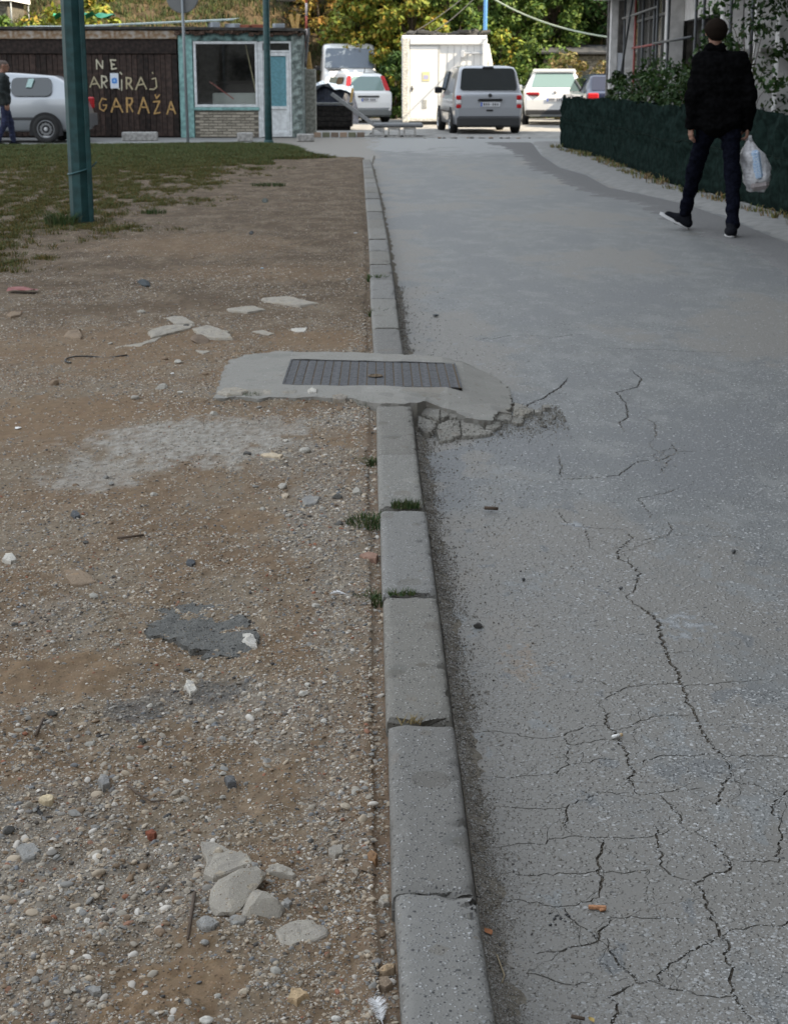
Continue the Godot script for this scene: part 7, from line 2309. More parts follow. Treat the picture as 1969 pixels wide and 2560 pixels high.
func person(label: String, at: Vector3, turn: float, J: Dictionary, jacket: Material, trousers: Material, shoes: Material, hairm: Material, cell: float) -> Node3D:
	var t := thing("person", label, "person", at, turn)
	var skin := mat("skin%d" % M.size(), lin(0.24, 0.125, 0.085), 0.6)
	skin.subsurf_scatter_enabled = true; skin.subsurf_scatter_strength = 0.1
	var hd: Vector3 = J.head
	var f: Vector3 = J.look
	var s: Vector3 = f.cross(Vector3.UP).normalized()
	var b := B.new(true)
	blend(b, [[J.neck + Vector3(0, -0.2, 0), J.pelvis, 0.075, 0.08], [J.neck + Vector3(0, -0.2, 0), hd + Vector3(0, -0.06, 0) - f * 0.02, 0.05, 0.052],
		[J.sl, J.el, 0.03, 0.034], [J.el, J.wl, 0.034, 0.027], [J.sr, J.er, 0.03, 0.034], [J.er, J.wr, 0.034, 0.027], [J.sl + Vector3(0, -0.04, 0), J.sr + Vector3(0, -0.04, 0), 0.035, 0.035],
		[J.hl, J.kl, 0.075, 0.055], [J.kl, J.al, 0.052, 0.036], [J.hr, J.kr, 0.075, 0.055], [J.kr, J.ar, 0.052, 0.036], [J.hl, J.hr, 0.085, 0.085]], cell, 0.02)
	# head on a finer grid
	blend(b, [[hd + Vector3(0, 0.02, 0) - f * 0.025, hd + Vector3(0, 0.02, 0) + f * 0.02, 0.078, 0.07], [hd + Vector3(0, -0.045, 0) + f * 0.03, hd + Vector3(0, -0.085, 0) + f * 0.052, 0.055, 0.034], [hd + f * 0.082 + Vector3(0, 0.012, 0), hd + f * 0.104 + Vector3(0, -0.022, 0), 0.009, 0.012],
		[hd + f * 0.074 + Vector3(0, 0.03, 0) - s * 0.035, hd + f * 0.074 + Vector3(0, 0.03, 0) + s * 0.035, 0.011, 0.011], [hd + f * 0.078 + Vector3(0, -0.058, 0) - s * 0.02, hd + f * 0.078 + Vector3(0, -0.058, 0) + s * 0.02, 0.009, 0.009],
		[hd + s * 0.074 + Vector3(0, 0.012, 0) - f * 0.005, hd + s * 0.08 + Vector3(0, -0.03, 0) - f * 0.002, 0.016, 0.011], [hd - s * 0.074 + Vector3(0, 0.012, 0) - f * 0.005, hd - s * 0.08 + Vector3(0, -0.03, 0) - f * 0.002, 0.016, 0.011],
		[hd + Vector3(0, -0.05, 0) - f * 0.02, J.neck + Vector3(0, -0.04, 0), 0.055, 0.052]], minf(cell, 0.008), 0.008)
	for h in J.hands: blend(b, h, 0.005, 0.004)
	part(t, "body", b.done(), skin)
	# eyes
	for e in [-1.0, 1.0]:
		var eb := B.new(true)
		eb.lathe([Vector2(0.0, -0.009), Vector2(0.007, -0.006), Vector2(0.01, 0.0), Vector2(0.007, 0.006), Vector2(0.0, 0.009)], 10, Transform3D(Basis.IDENTITY, hd + f * 0.079 + Vector3(0, 0.012, 0) + s * 0.031 * e))
		part(t, "eye", eb.done(), mat("eye%d" % M.size(), lin(0.1, 0.09, 0.08), 0.2))
	b = B.new(true)
	blend(b, J.hair.map(func(q): return [hd + s * q[0] + Vector3(0, q[1], 0) + f * q[2], hd + s * q[3] + Vector3(0, q[4], 0) + f * q[5], q[6], q[7]]), 0.009, 0.01)
	part(t, "hair", b.done(), hairm)
	b = B.new(true)
	blend(b, J.jacket, cell, 0.02, 0.012)
	var jk := part(t, "jacket", b.done(), jacket)
	b = B.new(true)
	blend(b, J.collar, 0.012, 0.012)
	part(jk, "collar", b.done(), jacket)
	b = B.new(true)
	blend(b, [[J.hl, J.kl, 0.092, 0.068], [J.kl, J.al, 0.066, 0.058], [J.hr, J.kr, 0.092, 0.068], [J.kr, J.ar, 0.066, 0.058], [J.hl, J.hr, 0.098, 0.098], [J.pelvis, J.pelvis + Vector3(0, 0.1, 0), 0.12, 0.12]], cell, 0.018, 0.009)
	part(t, "trousers", b.done(), trousers)
	for q in J.shoes:
		var heel: Vector3 = q[0]; var toe: Vector3 = q[1]; var up: Vector3 = q[2]
		var d: Vector3 = (toe - heel).normalized()
		var sd: Vector3 = d.cross(up).normalized()
		var sb := B.new(true)
		blend(sb, [[heel + up * 0.045, heel + up * 0.04 + d * 0.1, 0.042, 0.045], [heel + up * 0.04 + d * 0.1, toe + up * 0.03 - d * 0.05, 0.045, 0.036], [heel + up * 0.04 + d * 0.03, heel + up * 0.1 + d * 0.04, 0.042, 0.045]], 0.01, 0.012)
		var sh := part(t, "shoe", sb.done(), shoes)
		var poly := PackedVector2Array()
		var L: float = (toe - heel).length()
		for i in 26:
			var a := TAU * i / 26.0
			var u: float = L * 0.5 - cos(a) * (L * 0.5 + 0.03)
			var w: float = sin(a) * (0.047 - 0.009 * cos(a) * -1.0)
			poly.append(Vector2(u, w))
		var so := B.new()
		so.prism(poly, 0.0, 0.026, Transform3D(Basis(d, sd, d.cross(sd)), heel) if d.cross(sd).dot(up) > 0 else Transform3D(Basis(d, -sd, d.cross(-sd)), heel))
		part(sh, "sole", so.done(), M["sole_white"])
	return t

func build_people() -> void:
	mat("sole_white", lin(0.45, 0.45, 0.45), 0.8)
	var black := mottled("jacket_black", lin(0.0035, 0.0035, 0.004), lin(0.006, 0.006, 0.0065), 0.25, 1.0, 0.0, 0.2, 0.05)
	var navy := mottled("trousers_navy", lin(0.0045, 0.005, 0.009), lin(0.008, 0.009, 0.016), 0.2, 1.0, 0.0, 0.2, 0.05)
	var shoe := mottled("shoe_black", lin(0.005, 0.005, 0.007), lin(0.014, 0.015, 0.02), 0.06, 0.8, 0.0, 0.0, 0.15)
	var hair := mottled("hair_brown", lin(0.011, 0.008, 0.006), lin(0.024, 0.018, 0.014), 0.02, 0.95, 0.0, 0.2, 0.08)
	var V := func(x: float, y: float, z: float) -> Vector3: return Vector3(x, y, z)
	var f := Vector3(-0.12, 0, -1).normalized()
	var J := {"head": V.call(-0.07, 1.745, -0.01), "look": f, "neck": V.call(-0.07, 1.6, 0.0), "pelvis": V.call(0.0, 1.0, 0.02),
		"sl": V.call(-0.2, 1.52, 0.02), "el": V.call(-0.255, 1.2, 0.07), "wl": V.call(-0.245, 0.95, 0.0),
		"sr": V.call(0.17, 1.51, 0.02), "er": V.call(0.242, 1.19, 0.08), "wr": V.call(0.25, 0.94, 0.02),
		"hl": V.call(-0.095, 0.96, 0.0), "kl": V.call(-0.15, 0.54, -0.26), "al": V.call(-0.18, 0.15, -0.46),
		"hr": V.call(0.09, 0.96, 0.02), "kr": V.call(0.125, 0.52, 0.1), "ar": V.call(0.1, 0.11, 0.33)}
	J.hands = [hand(J.wl, Vector3(0.03, -1, -0.12).normalized(), Vector3(0.25, 0, 1).normalized(), Vector3(0.9, 0, -0.3), Vector3(0.1, 0, -1)),
		hand(J.wr, Vector3(-0.02, -1, -0.05).normalized(), Vector3(-0.2, 0, 1).normalized(), Vector3(-1, 0.55, 0.0).normalized() * 1.8, Vector3(-0.2, 0, -1))]
	J.hair = [[0, 0.022, -0.028, 0, 0.03, 0.03, 0.089, 0.08], [0, 0.0, -0.035, 0, -0.022, -0.042, 0.083, 0.066], [-0.045, 0.01, -0.02, -0.045, 0.01, 0.03, 0.047, 0.04], [0.045, 0.01, -0.02, 0.045, 0.01, 0.03, 0.047, 0.04], [-0.03, -0.015, -0.05, 0.03, -0.015, -0.05, 0.05, 0.05]]
	J.jacket = [[V.call(-0.12, 1.47, 0.03), V.call(0.09, 1.47, 0.03), 0.1, 0.1], [V.call(-0.1, 1.4, 0.03), V.call(-0.085, 0.99, 0.03), 0.122, 0.122], [V.call(0.07, 1.4, 0.03), V.call(0.08, 0.99, 0.03), 0.122, 0.126], [V.call(-0.01, 1.3, 0.03), V.call(0.0, 0.97, 0.03), 0.125, 0.125], [V.call(-0.065, 1.57, 0.0), V.call(-0.06, 1.45, 0.02), 0.066, 0.11],
		[V.call(-0.19, 1.5, 0.02), J.el, 0.068, 0.06], [J.el, J.wl, 0.06, 0.047], [V.call(0.165, 1.5, 0.02), J.er, 0.068, 0.062], [J.er, J.wr, 0.062, 0.048]]
	J.collar = [[V.call(-0.12, 1.6, 0.035), V.call(-0.02, 1.6, 0.04), 0.032, 0.032], [V.call(-0.12, 1.62, 0.03), V.call(-0.14, 1.59, -0.04), 0.03, 0.026], [V.call(-0.02, 1.62, 0.035), V.call(0.0, 1.59, -0.04), 0.03, 0.026]]
	J.shoes = [[V.call(-0.165, 0.012, -0.47), V.call(-0.375, 0.115, -0.565), Vector3(0.36, 0.92, 0.16).normalized()], [V.call(0.085, 0.005, 0.385), V.call(0.105, 0.005, 0.13), Vector3.UP]]
	person("man in black jacket and dark jeans walking away along the pavement with a carrier bag", Vector3(2.87, 0.012, -14.62), 0.0, J, black, navy, shoe, hair, 0.016)
	# carrier bag
	var bag := thing("plastic_bag", "thin white plastic carrier bag in the walking man's right hand", "bag", Vector3(3.12, 0.0, -14.6))
	var bb := B.new(true)
	var rows := []
	for i in 22:
		var t := i / 21.0
		var y := lerpf(0.875, 0.4, t)
		var w := lerpf(0.018, 0.115, smoothstep(0.0, 0.45, t)) * (1.0 - 0.35 * smoothstep(0.8, 1.0, t))
		var cx := 0.02 + 0.085 * smoothstep(0.0, 0.8, t)
		var o := []
		for k in 30:
			var a := TAU * k / 30.0
			var r := w * (1.0 + 0.28 * n1.get_noise_2d(cos(a) * 130.0 + 40.0, sin(a) * 130.0 + t * 240.0) + 0.12 * n1.get_noise_2d(k * 160.0, t * 900.0))
			o.append(Vector3(cx + cos(a) * r, y + (0.02 * sin(a * 3.0) if i > 18 else 0.0), -sin(a) * r * 0.8))
		rows.append(o)
	for i in 21:
		for k in 30:
			var j := (k + 1) % 30
			bb.quad(rows[i + 1][k], rows[i + 1][j], rows[i][j], rows[i][k])
	bb.fan(rows[21], Vector3(0.1, 0.385, 0), false)
	var bm := mottled("bag_film", lin(0.5, 0.53, 0.58), lin(0.8, 0.8, 0.82), 0.2, 0.35)
	bm.backlight_enabled = true; bm.backlight = Color(0.6, 0.6, 0.6)
	part(bag, "film", bb.done(), bm)
	bb = B.new()
	bb.box(Vector3(0.085, 0.62, 0.06), Vector3(0.075, 0.26, 0.09), Basis(Vector3(0, 0, 1), 0.2), 0.02)
	part(bag, "blue_pack", bb.done(), mottled("pack_blue", lin(0.2, 0.36, 0.6), lin(0.65, 0.72, 0.8), 0.09, 0.4))
	bb = B.new()
	bb.box(Vector3(0.12, 0.45, 0.01), Vector3(0.18, 0.1, 0.15), Basis(Vector3(0, 0, 1), 0.15), 0.035)
	part(bag, "pinkish_pack", bb.done(), mottled("pack_pink", lin(0.34, 0.28, 0.28), lin(0.45, 0.4, 0.4), 0.1, 0.5))
	bb = B.new(true)
	bb.tube([Vector3(0.0, 0.83, -0.03), Vector3(-0.005, 0.872, 0.0), Vector3(0.03, 0.83, 0.03)], [0.012, 0.01, 0.012], 8)
	part(bag, "handle", bb.done(), bm)
	# man at the left edge, walking to the right
	var K := {"head": V.call(0.0, 1.62, -0.04), "look": Vector3(0.25, -0.1, -1).normalized(), "neck": V.call(0.0, 1.46, 0.0), "pelvis": V.call(0.0, 0.92, 0.0),
		"sl": V.call(-0.18, 1.4, 0.0), "el": V.call(-0.22, 1.12, 0.06), "wl": V.call(-0.2, 0.9, -0.05), "sr": V.call(0.18, 1.4, 0.0), "er": V.call(0.23, 1.12, 0.08), "wr": V.call(0.22, 0.88, -0.02),
		"hl": V.call(-0.09, 0.9, 0.0), "kl": V.call(-0.1, 0.48, -0.12), "al": V.call(-0.1, 0.1, -0.16), "hr": V.call(0.09, 0.9, 0.0), "kr": V.call(0.1, 0.48, 0.02), "ar": V.call(0.1, 0.1, 0.2)}
	K.hands = [hand(K.wl, Vector3(0, -1, -0.1).normalized(), Vector3(0, 0, 1), Vector3(0.8, 0, 0), Vector3(0, 0, -1)), hand(K.wr, Vector3(0, -1, -0.1).normalized(), Vector3(0, 0, 1), Vector3(-0.8, 0, 0), Vector3(0, 0, -1))]
	K.hair = [[0, 0.035, -0.03, 0, 0.04, 0.02, 0.078, 0.07], [0, 0.0, -0.045, 0, -0.02, -0.05, 0.066, 0.05]]
	K.jacket = [[V.call(-0.09, 1.34, 0.0), V.call(0.09, 1.34, 0.0), 0.12, 0.12], [V.call(-0.08, 1.28, 0.0), V.call(-0.08, 0.92, 0.0), 0.135, 0.135], [V.call(0.08, 1.28, 0.0), V.call(0.08, 0.92, 0.0), 0.135, 0.135], [V.call(0, 1.42, 0), V.call(0, 1.3, 0), 0.075, 0.12], [K.sl, K.el, 0.075, 0.064], [K.el, K.wl, 0.064, 0.05], [K.sr, K.er, 0.075, 0.064], [K.er, K.wr, 0.064, 0.05]]
	K.collar = [[V.call(-0.06, 1.45, 0.03), V.call(0.06, 1.45, 0.03), 0.03, 0.03], [V.call(-0.06, 1.45, 0.03), V.call(-0.05, 1.43, -0.06), 0.028, 0.024], [V.call(0.06, 1.45, 0.03), V.call(0.05, 1.43, -0.06), 0.028, 0.024]]
	K.shoes = [[V.call(-0.1, 0.0, -0.11), V.call(-0.1, 0.0, -0.34), Vector3.UP], [V.call(0.1, 0.02, 0.25), V.call(0.1, 0.0, 0.03), Vector3(0, 1, 0.05).normalized()]]
	person("man in dark jacket and navy jeans walking past the silver car at the left edge", Vector3(-8.1, 0.0, -34.5), -PI / 2 + 0.35, K, mottled("jacket_dark", lin(0.01, 0.014, 0.014), lin(0.02, 0.026, 0.026), 0.3, 0.9), mottled("jeans_navy", lin(0.012, 0.016, 0.04), lin(0.024, 0.03, 0.07), 0.3, 0.9), shoe, mottled("hair_grey", lin(0.07, 0.055, 0.045), lin(0.13, 0.1, 0.085), 0.03, 0.8), 0.018)

const KERB := [[-1.8713,0.0135,0.1387],[-1.9461,0.0118,0.1384],[-2.2285,0.0046,0.1309],[-2.3078,0.0016,0.1305],[-2.3235,-0.0035,0.1287],[-3.0148,-0.012,0.1203],[-3.0613,-0.0164,0.1179],[-3.8604,-0.0277,0.1084],[-3.8867,-0.0299,0.107],[-4.7044,-0.043,0.0963],[-4.7329,-0.0469,0.0895],[-5.4392,-0.059,0.0798],[-6.2916,-0.0708,0.0708],[-7.5072,-0.0951,0.0462],[-8.3688,-0.114,0.0282],[-9.5508,-0.1401,0.0107],[-11.4032,-0.172,-0.0169],[-13.2025,-0.2065,-0.0504],[-15.1477,-0.2511,-0.0911],[-17.8678,-0.3127,-0.1465],[-21.6572,-0.3936,-0.2457],[-26.741,-0.5106,-0.3805]]
const STONES := [[-1.8713,-2.3078],[-2.3235,-3.0107],[-3.0613,-3.8571],[-3.89,-4.695],[-4.7424,-5.433],[-5.4454,-6.308],[-7.5072,-8.3548],[-8.3829,-9.5327],[-9.5689,-11.3777],[-11.4288,-13.1685],[-13.2366,-15.1033],[-15.1477,-17.8065],[-17.9295,-21.5678],[-21.6572,-24.0456],[-24.1564,-26.741]]
const CRACKS := [[8,[0.6275,-4.143,0.6465,-4.0614,0.6672,-3.9983,0.6813,-3.9293,0.6708,-3.848,0.6666,-3.7627,0.6659,-3.701,0.6633,-3.7132,0.6638,-3.6463,0.6654,-3.6008,0.6692,-3.5438,0.6652,-3.4944,0.6635,-3.4345,0.6575,-3.3879,0.6613,-3.3368,0.6628,-3.287,0.6613,-3.2333,0.665,-3.1658,0.6716,-3.1057,0.6807,-3.0716,0.6829,-3.024,0.6793,-2.9777]],
[5,[0.7087,-4.8107,0.7271,-4.7245,0.6742,-4.6005,0.6603,-4.5605,0.6539,-4.4921,0.6778,-4.4443,0.6943,-4.3516,0.6733,-4.2624,0.653,-4.1765,0.6275,-4.143]],
[3,[0.5299,-5.0394,0.5415,-4.9112,0.5655,-4.8549,0.6107,-4.8327,0.7087,-4.8107]],
[3,[0.5975,-4.8217,0.5872,-4.6721]],
[3,[0.7226,-4.693,0.7635,-4.7034,0.8354,-4.7351,0.8607,-4.7997,0.8677,-4.8772,0.854,-4.9226]],
[2.5,[0.8466,-4.7501,0.9277,-4.7458,1.0402,-4.7245]],
[3,[0.9773,-5.342,0.9273,-5.2762,0.8613,-5.2246,0.8128,-5.1992,0.8196,-5.0755,0.8254,-4.992,0.8152,-4.9455]],
[6,[0.6791,-3.0736,0.7236,-3.0794,0.7712,-3.0813,0.8197,-3.0697]],
[2.5,[0.6657,-3.6996,0.7309,-3.7132]],
[4,[0.4581,-3.3537,0.4723,-3.3994,0.5071,-3.4345,0.5391,-3.4763,0.5751,-3.4823,0.6113,-3.4884,0.6519,-3.4944,0.6664,-3.4763,0.7207,-3.4847,0.7767,-3.5005,0.8642,-3.5165]],
[3,[0.4651,-3.5189,0.4915,-3.4823]],
[7,[0.4581,-3.3537,0.4694,-3.309,0.4604,-3.2546,0.472,-3.2019,0.4759,-3.1405,0.483,-3.091,0.4815,-3.0382,0.4813,-2.9961,0.4691,-2.9641,0.4747,-2.9238,0.4758,-2.8932]],
[4,[0.4823,-3.2175,0.5091,-3.2333,0.5344,-3.2654,0.5718,-3.2925,0.6155,-3.3035,0.6623,-3.2958]],
[5,[0.4827,-3.0334,0.5154,-3.0572,0.5585,-3.0813,0.597,-3.0765,0.6707,-3.091]],
[4,[0.158,-3.2019,0.2277,-3.2071,0.2593,-3.1936,0.29,-3.1709,0.3179,-3.1658,0.3517,-3.1812,0.3881,-3.2175,0.4638,-3.2493]],
[4,[0.3547,-3.1709,0.3672,-3.1355,0.413,-3.1506,0.4699,-3.1709]],
[4,[0.3667,-3.1385,0.3605,-3.091,0.3531,-3.0382,0.3252,-2.9915,0.2782,-2.9805,0.2318,-2.9732,0.1672,-2.9777]],
[4,[0.3508,-3.0353,0.3886,-3.0429,0.4224,-3.0639,0.4528,-3.0572]],
[4,[0.4781,-2.8958,0.4354,-2.8975,0.4029,-2.9062,0.3812,-2.8802,0.3487,-2.8546,0.3318,-2.8335,0.2876,-2.8294,0.2224,-2.8377,0.1826,-2.8461]],
[4,[0.3323,-2.8377,0.322,-2.756]],
[4,[0.474,-2.8932,0.5175,-2.8975,0.5578,-2.915,0.6081,-2.9238]],
[5,[0.5131,-2.8932,0.5314,-2.8461,0.5426,-2.8045,0.5374,-2.764]],
[6,[0.68,-2.9777,0.653,-2.9416,0.6385,-2.9062,0.6199,-2.8294]],
[5,[0.6746,-2.9641,0.695,-2.9434,0.7303,-2.9238]],
[5,[0.7532,-2.8845,0.7371,-2.8631,0.722,-2.8128,0.7297,-2.768]],
[4,[0.7515,-2.8819,0.7827,-2.915]],
[6,[0.5739,-2.768,0.5621,-2.7323,0.5684,-2.709,0.5858,-2.6898,0.5931,-2.6559,0.598,-2.6118,0.5923,-2.5831,0.566,-2.569,0.538,-2.5445,0.5228,-2.5342,0.5275,-2.5239,0.5293,-2.4803,0.5304,-2.4347,0.5296,-2.3968,0.5338,-2.3539,0.5387,-2.324,0.5279,-2.3006,0.5304,-2.2605,0.5241,-2.2217,0.5186,-2.1734,0.5242,-2.1448,0.5306,-2.0944,0.5331,-2.0675]],
[5,[0.5971,-2.6154,0.637,-2.619,0.6831,-2.6118,0.7036,-2.6784,0.7271,-2.772]],
[5,[0.5356,-2.3551,0.505,-2.3329,0.4674,-2.2948,0.4333,-2.2718,0.4191,-2.2493,0.4102,-2.2217,0.3736,-2.2135,0.3712,-2.2382,0.3571,-2.2662,0.3473,-2.3064,0.3465,-2.3478]],
[4,[0.5322,-2.3539,0.5599,-2.3752,0.6008,-2.3906,0.6386,-2.3906,0.6635,-2.4156]],
[5,[0.519,-2.1724,0.4949,-2.1708,0.4756,-2.176,0.444,-2.1946,0.4185,-2.2,0.398,-2.219]],
[5,[0.4909,-2.764,0.4787,-2.686,0.4797,-2.6484,0.4755,-2.5902,0.4898,-2.555,0.523,-2.5356]],
[4,[0.1865,-2.6709,0.2395,-2.6822,0.2746,-2.686,0.2977,-2.7075,0.3474,-2.7129,0.3821,-2.709,0.4343,-2.7051,0.4753,-2.709,0.5138,-2.7402]],
[6,[0.3823,-2.7105,0.3712,-2.6484,0.364,-2.5902,0.3587,-2.5342,0.3508,-2.4836]],
[4,[0.1803,-2.569,0.2073,-2.5725,0.2267,-2.5619,0.2908,-2.5676,0.3349,-2.5725,0.3627,-2.5795,0.3951,-2.5704,0.4295,-2.576,0.4761,-2.5902]],
[4,[0.1746,-2.477,0.2196,-2.4704,0.2543,-2.4606,0.2857,-2.4508,0.3085,-2.4541,0.333,-2.4704,0.3515,-2.4836]],
[4,[0.356,-2.4093,0.3965,-2.4156,0.4283,-2.4156,0.459,-2.4093,0.4844,-2.4093]],
[4,[0.2853,-2.4476,0.2998,-2.4031,0.3218,-2.3752,0.331,-2.3478,0.3446,-2.321]],
[5,[0.3583,-2.4106,0.3445,-2.3813,0.3333,-2.3539,0.3292,-2.3329,0.3008,-2.3269,0.2591,-2.3093,0.2277,-2.3006]],
[4,[0.2048,-2.241,0.2338,-2.2327,0.25,-2.2162,0.279,-2.2108,0.3028,-2.2135]],
[6,[0.3689,-2.2119,0.3496,-2.1893,0.3302,-2.1745,0.3366,-2.1577,0.3253,-2.1043,0.3226,-2.0627]],
[5,[1.1365,-7.6659,1.1537,-7.4105,1.1078,-7.2176,0.9939,-7.0792,0.9999,-6.8168,0.9683,-6.5332,0.9134,-6.4184,0.9138,-6.2532]],
[4,[0.4021,-8.7089,0.5208,-8.609,0.6431,-8.7427,0.7473,-8.7427,0.8762,-8.6754,0.9906,-8.7768,1.1344,-8.7563]],
[5,[1.0605,-8.3221,1.2053,-8.2913,1.3292,-8.2608,1.47,-8.2184,1.6472,-8.1705,1.8195,-8.2004]],
[4,[1.0656,-6.0283,1.058,-5.8973,1.1368,-5.8973]],
[4,[1.0589,-5.8813,0.9852,-5.7562,0.899,-5.741,0.8513,-5.6509,0.7925,-5.5206,0.6866,-5.4784,0.5436,-5.4506]],
[3,[1.0157,-5.7716,0.9474,-5.5634]],
[3,[1.0314,-6.5332,1.0608,-6.4184,1.0194,-6.1301]],
[3,[0.6078,-5.8338,0.6036,-5.6509,0.5844,-5.4924]],
[6,[0.8134,-7.4483,0.7905,-7.3346,0.7553,-7.2045,0.6804,-7.022,0.6543,-6.9295,0.6094,-6.8751,0.572,-6.7774,0.5336,-6.5897]]]
const APRON := [-0.7306,-6.442,-0.7387,-6.7059,-0.7577,-7.0914,-0.7568,-7.3545,-0.7041,-7.4875,-0.561,-7.5903,-0.3705,-7.5903,-0.1605,-7.5672,0.0668,-7.4988,0.2533,-7.4426,0.3814,-7.3873,0.4715,-7.3436,0.5059,-7.1425,0.5099,-6.8935,0.4989,-6.6854,0.4612,-6.5016,0.424,-6.4846,0.3926,-6.287,0.3348,-6.279,0.3169,-6.303,0.2875,-6.287,0.2451,-6.3926,0.1983,-6.4509,0.1348,-6.4593,0.082,-6.33,-0.02,-6.325,-0.075,-6.33,-0.1696,-6.4167,-0.3005,-6.442,-0.4646,-6.459,-0.5598,-6.4251,-0.6442,-6.459,-0.6915,-6.442]
const FRAGMENTS := [[0.0918,-6.4801,0.142,-6.5502,0.1908,-6.53,0.1828,-6.311,0.1703,-6.3063,0.1329,-6.3394,0.0954,-6.3945],
[0.1938,-6.53,0.2183,-6.4677,0.2215,-6.3872,0.1994,-6.3228,0.1868,-6.3157],
[0.2269,-6.4925,0.248,-6.4801,0.2654,-6.426,0.2878,-6.3824,0.2628,-6.3584,0.224,-6.3465],
[0.095,-6.3632,0.1279,-6.3251,0.172,-6.2781,0.1656,-6.2135,0.1356,-6.1277,0.1152,-6.15,0.0929,-6.218],
[0.1748,-6.2595,0.2233,-6.3251,0.2638,-6.3346,0.2602,-6.1277,0.2141,-6.0506,0.1769,-6.0289,0.1677,-6.168],
[0.2676,-6.3346,0.3111,-6.3656,0.3345,-6.3536,0.3507,-6.2526,0.3624,-6.2089,0.39,-6.1998,0.3754,-6.15,0.3278,-6.1277,0.2649,-6.1055],
[0.3388,-6.3632,0.372,-6.3728,0.3632,-6.2828,0.3544,-6.2781],
[0.3768,-6.3728,0.4357,-6.3632,0.4207,-6.2781,0.3944,-6.2341,0.3649,-6.2456],
[0.4064,-6.4187,0.4342,-6.5679,0.4849,-6.5857,0.4839,-6.4801,0.4759,-6.4017,0.4373,-6.3872],
[0.5148,-6.7801,0.5453,-6.7265,0.5609,-6.6062,0.5593,-6.525,0.5322,-6.4925,0.4895,-6.4702],
[0.4868,-6.4603,0.5302,-6.4801,0.5198,-6.3584,0.4964,-6.3394,0.4787,-6.3872],
[0.5466,-6.7106,0.569,-6.645,0.5858,-6.6062,0.5638,-6.5502],
[0.5888,-6.6062,0.6206,-6.6062,0.6111,-6.5552,0.5869,-6.5603],
[0.6299,-6.7106,0.6614,-6.7238,0.6608,-6.6632,0.6291,-6.645]]
const PLATE := [-0.4768,-7.3725,0.2788,-7.2745,0.287,-6.6708,-0.4748,-6.7352]
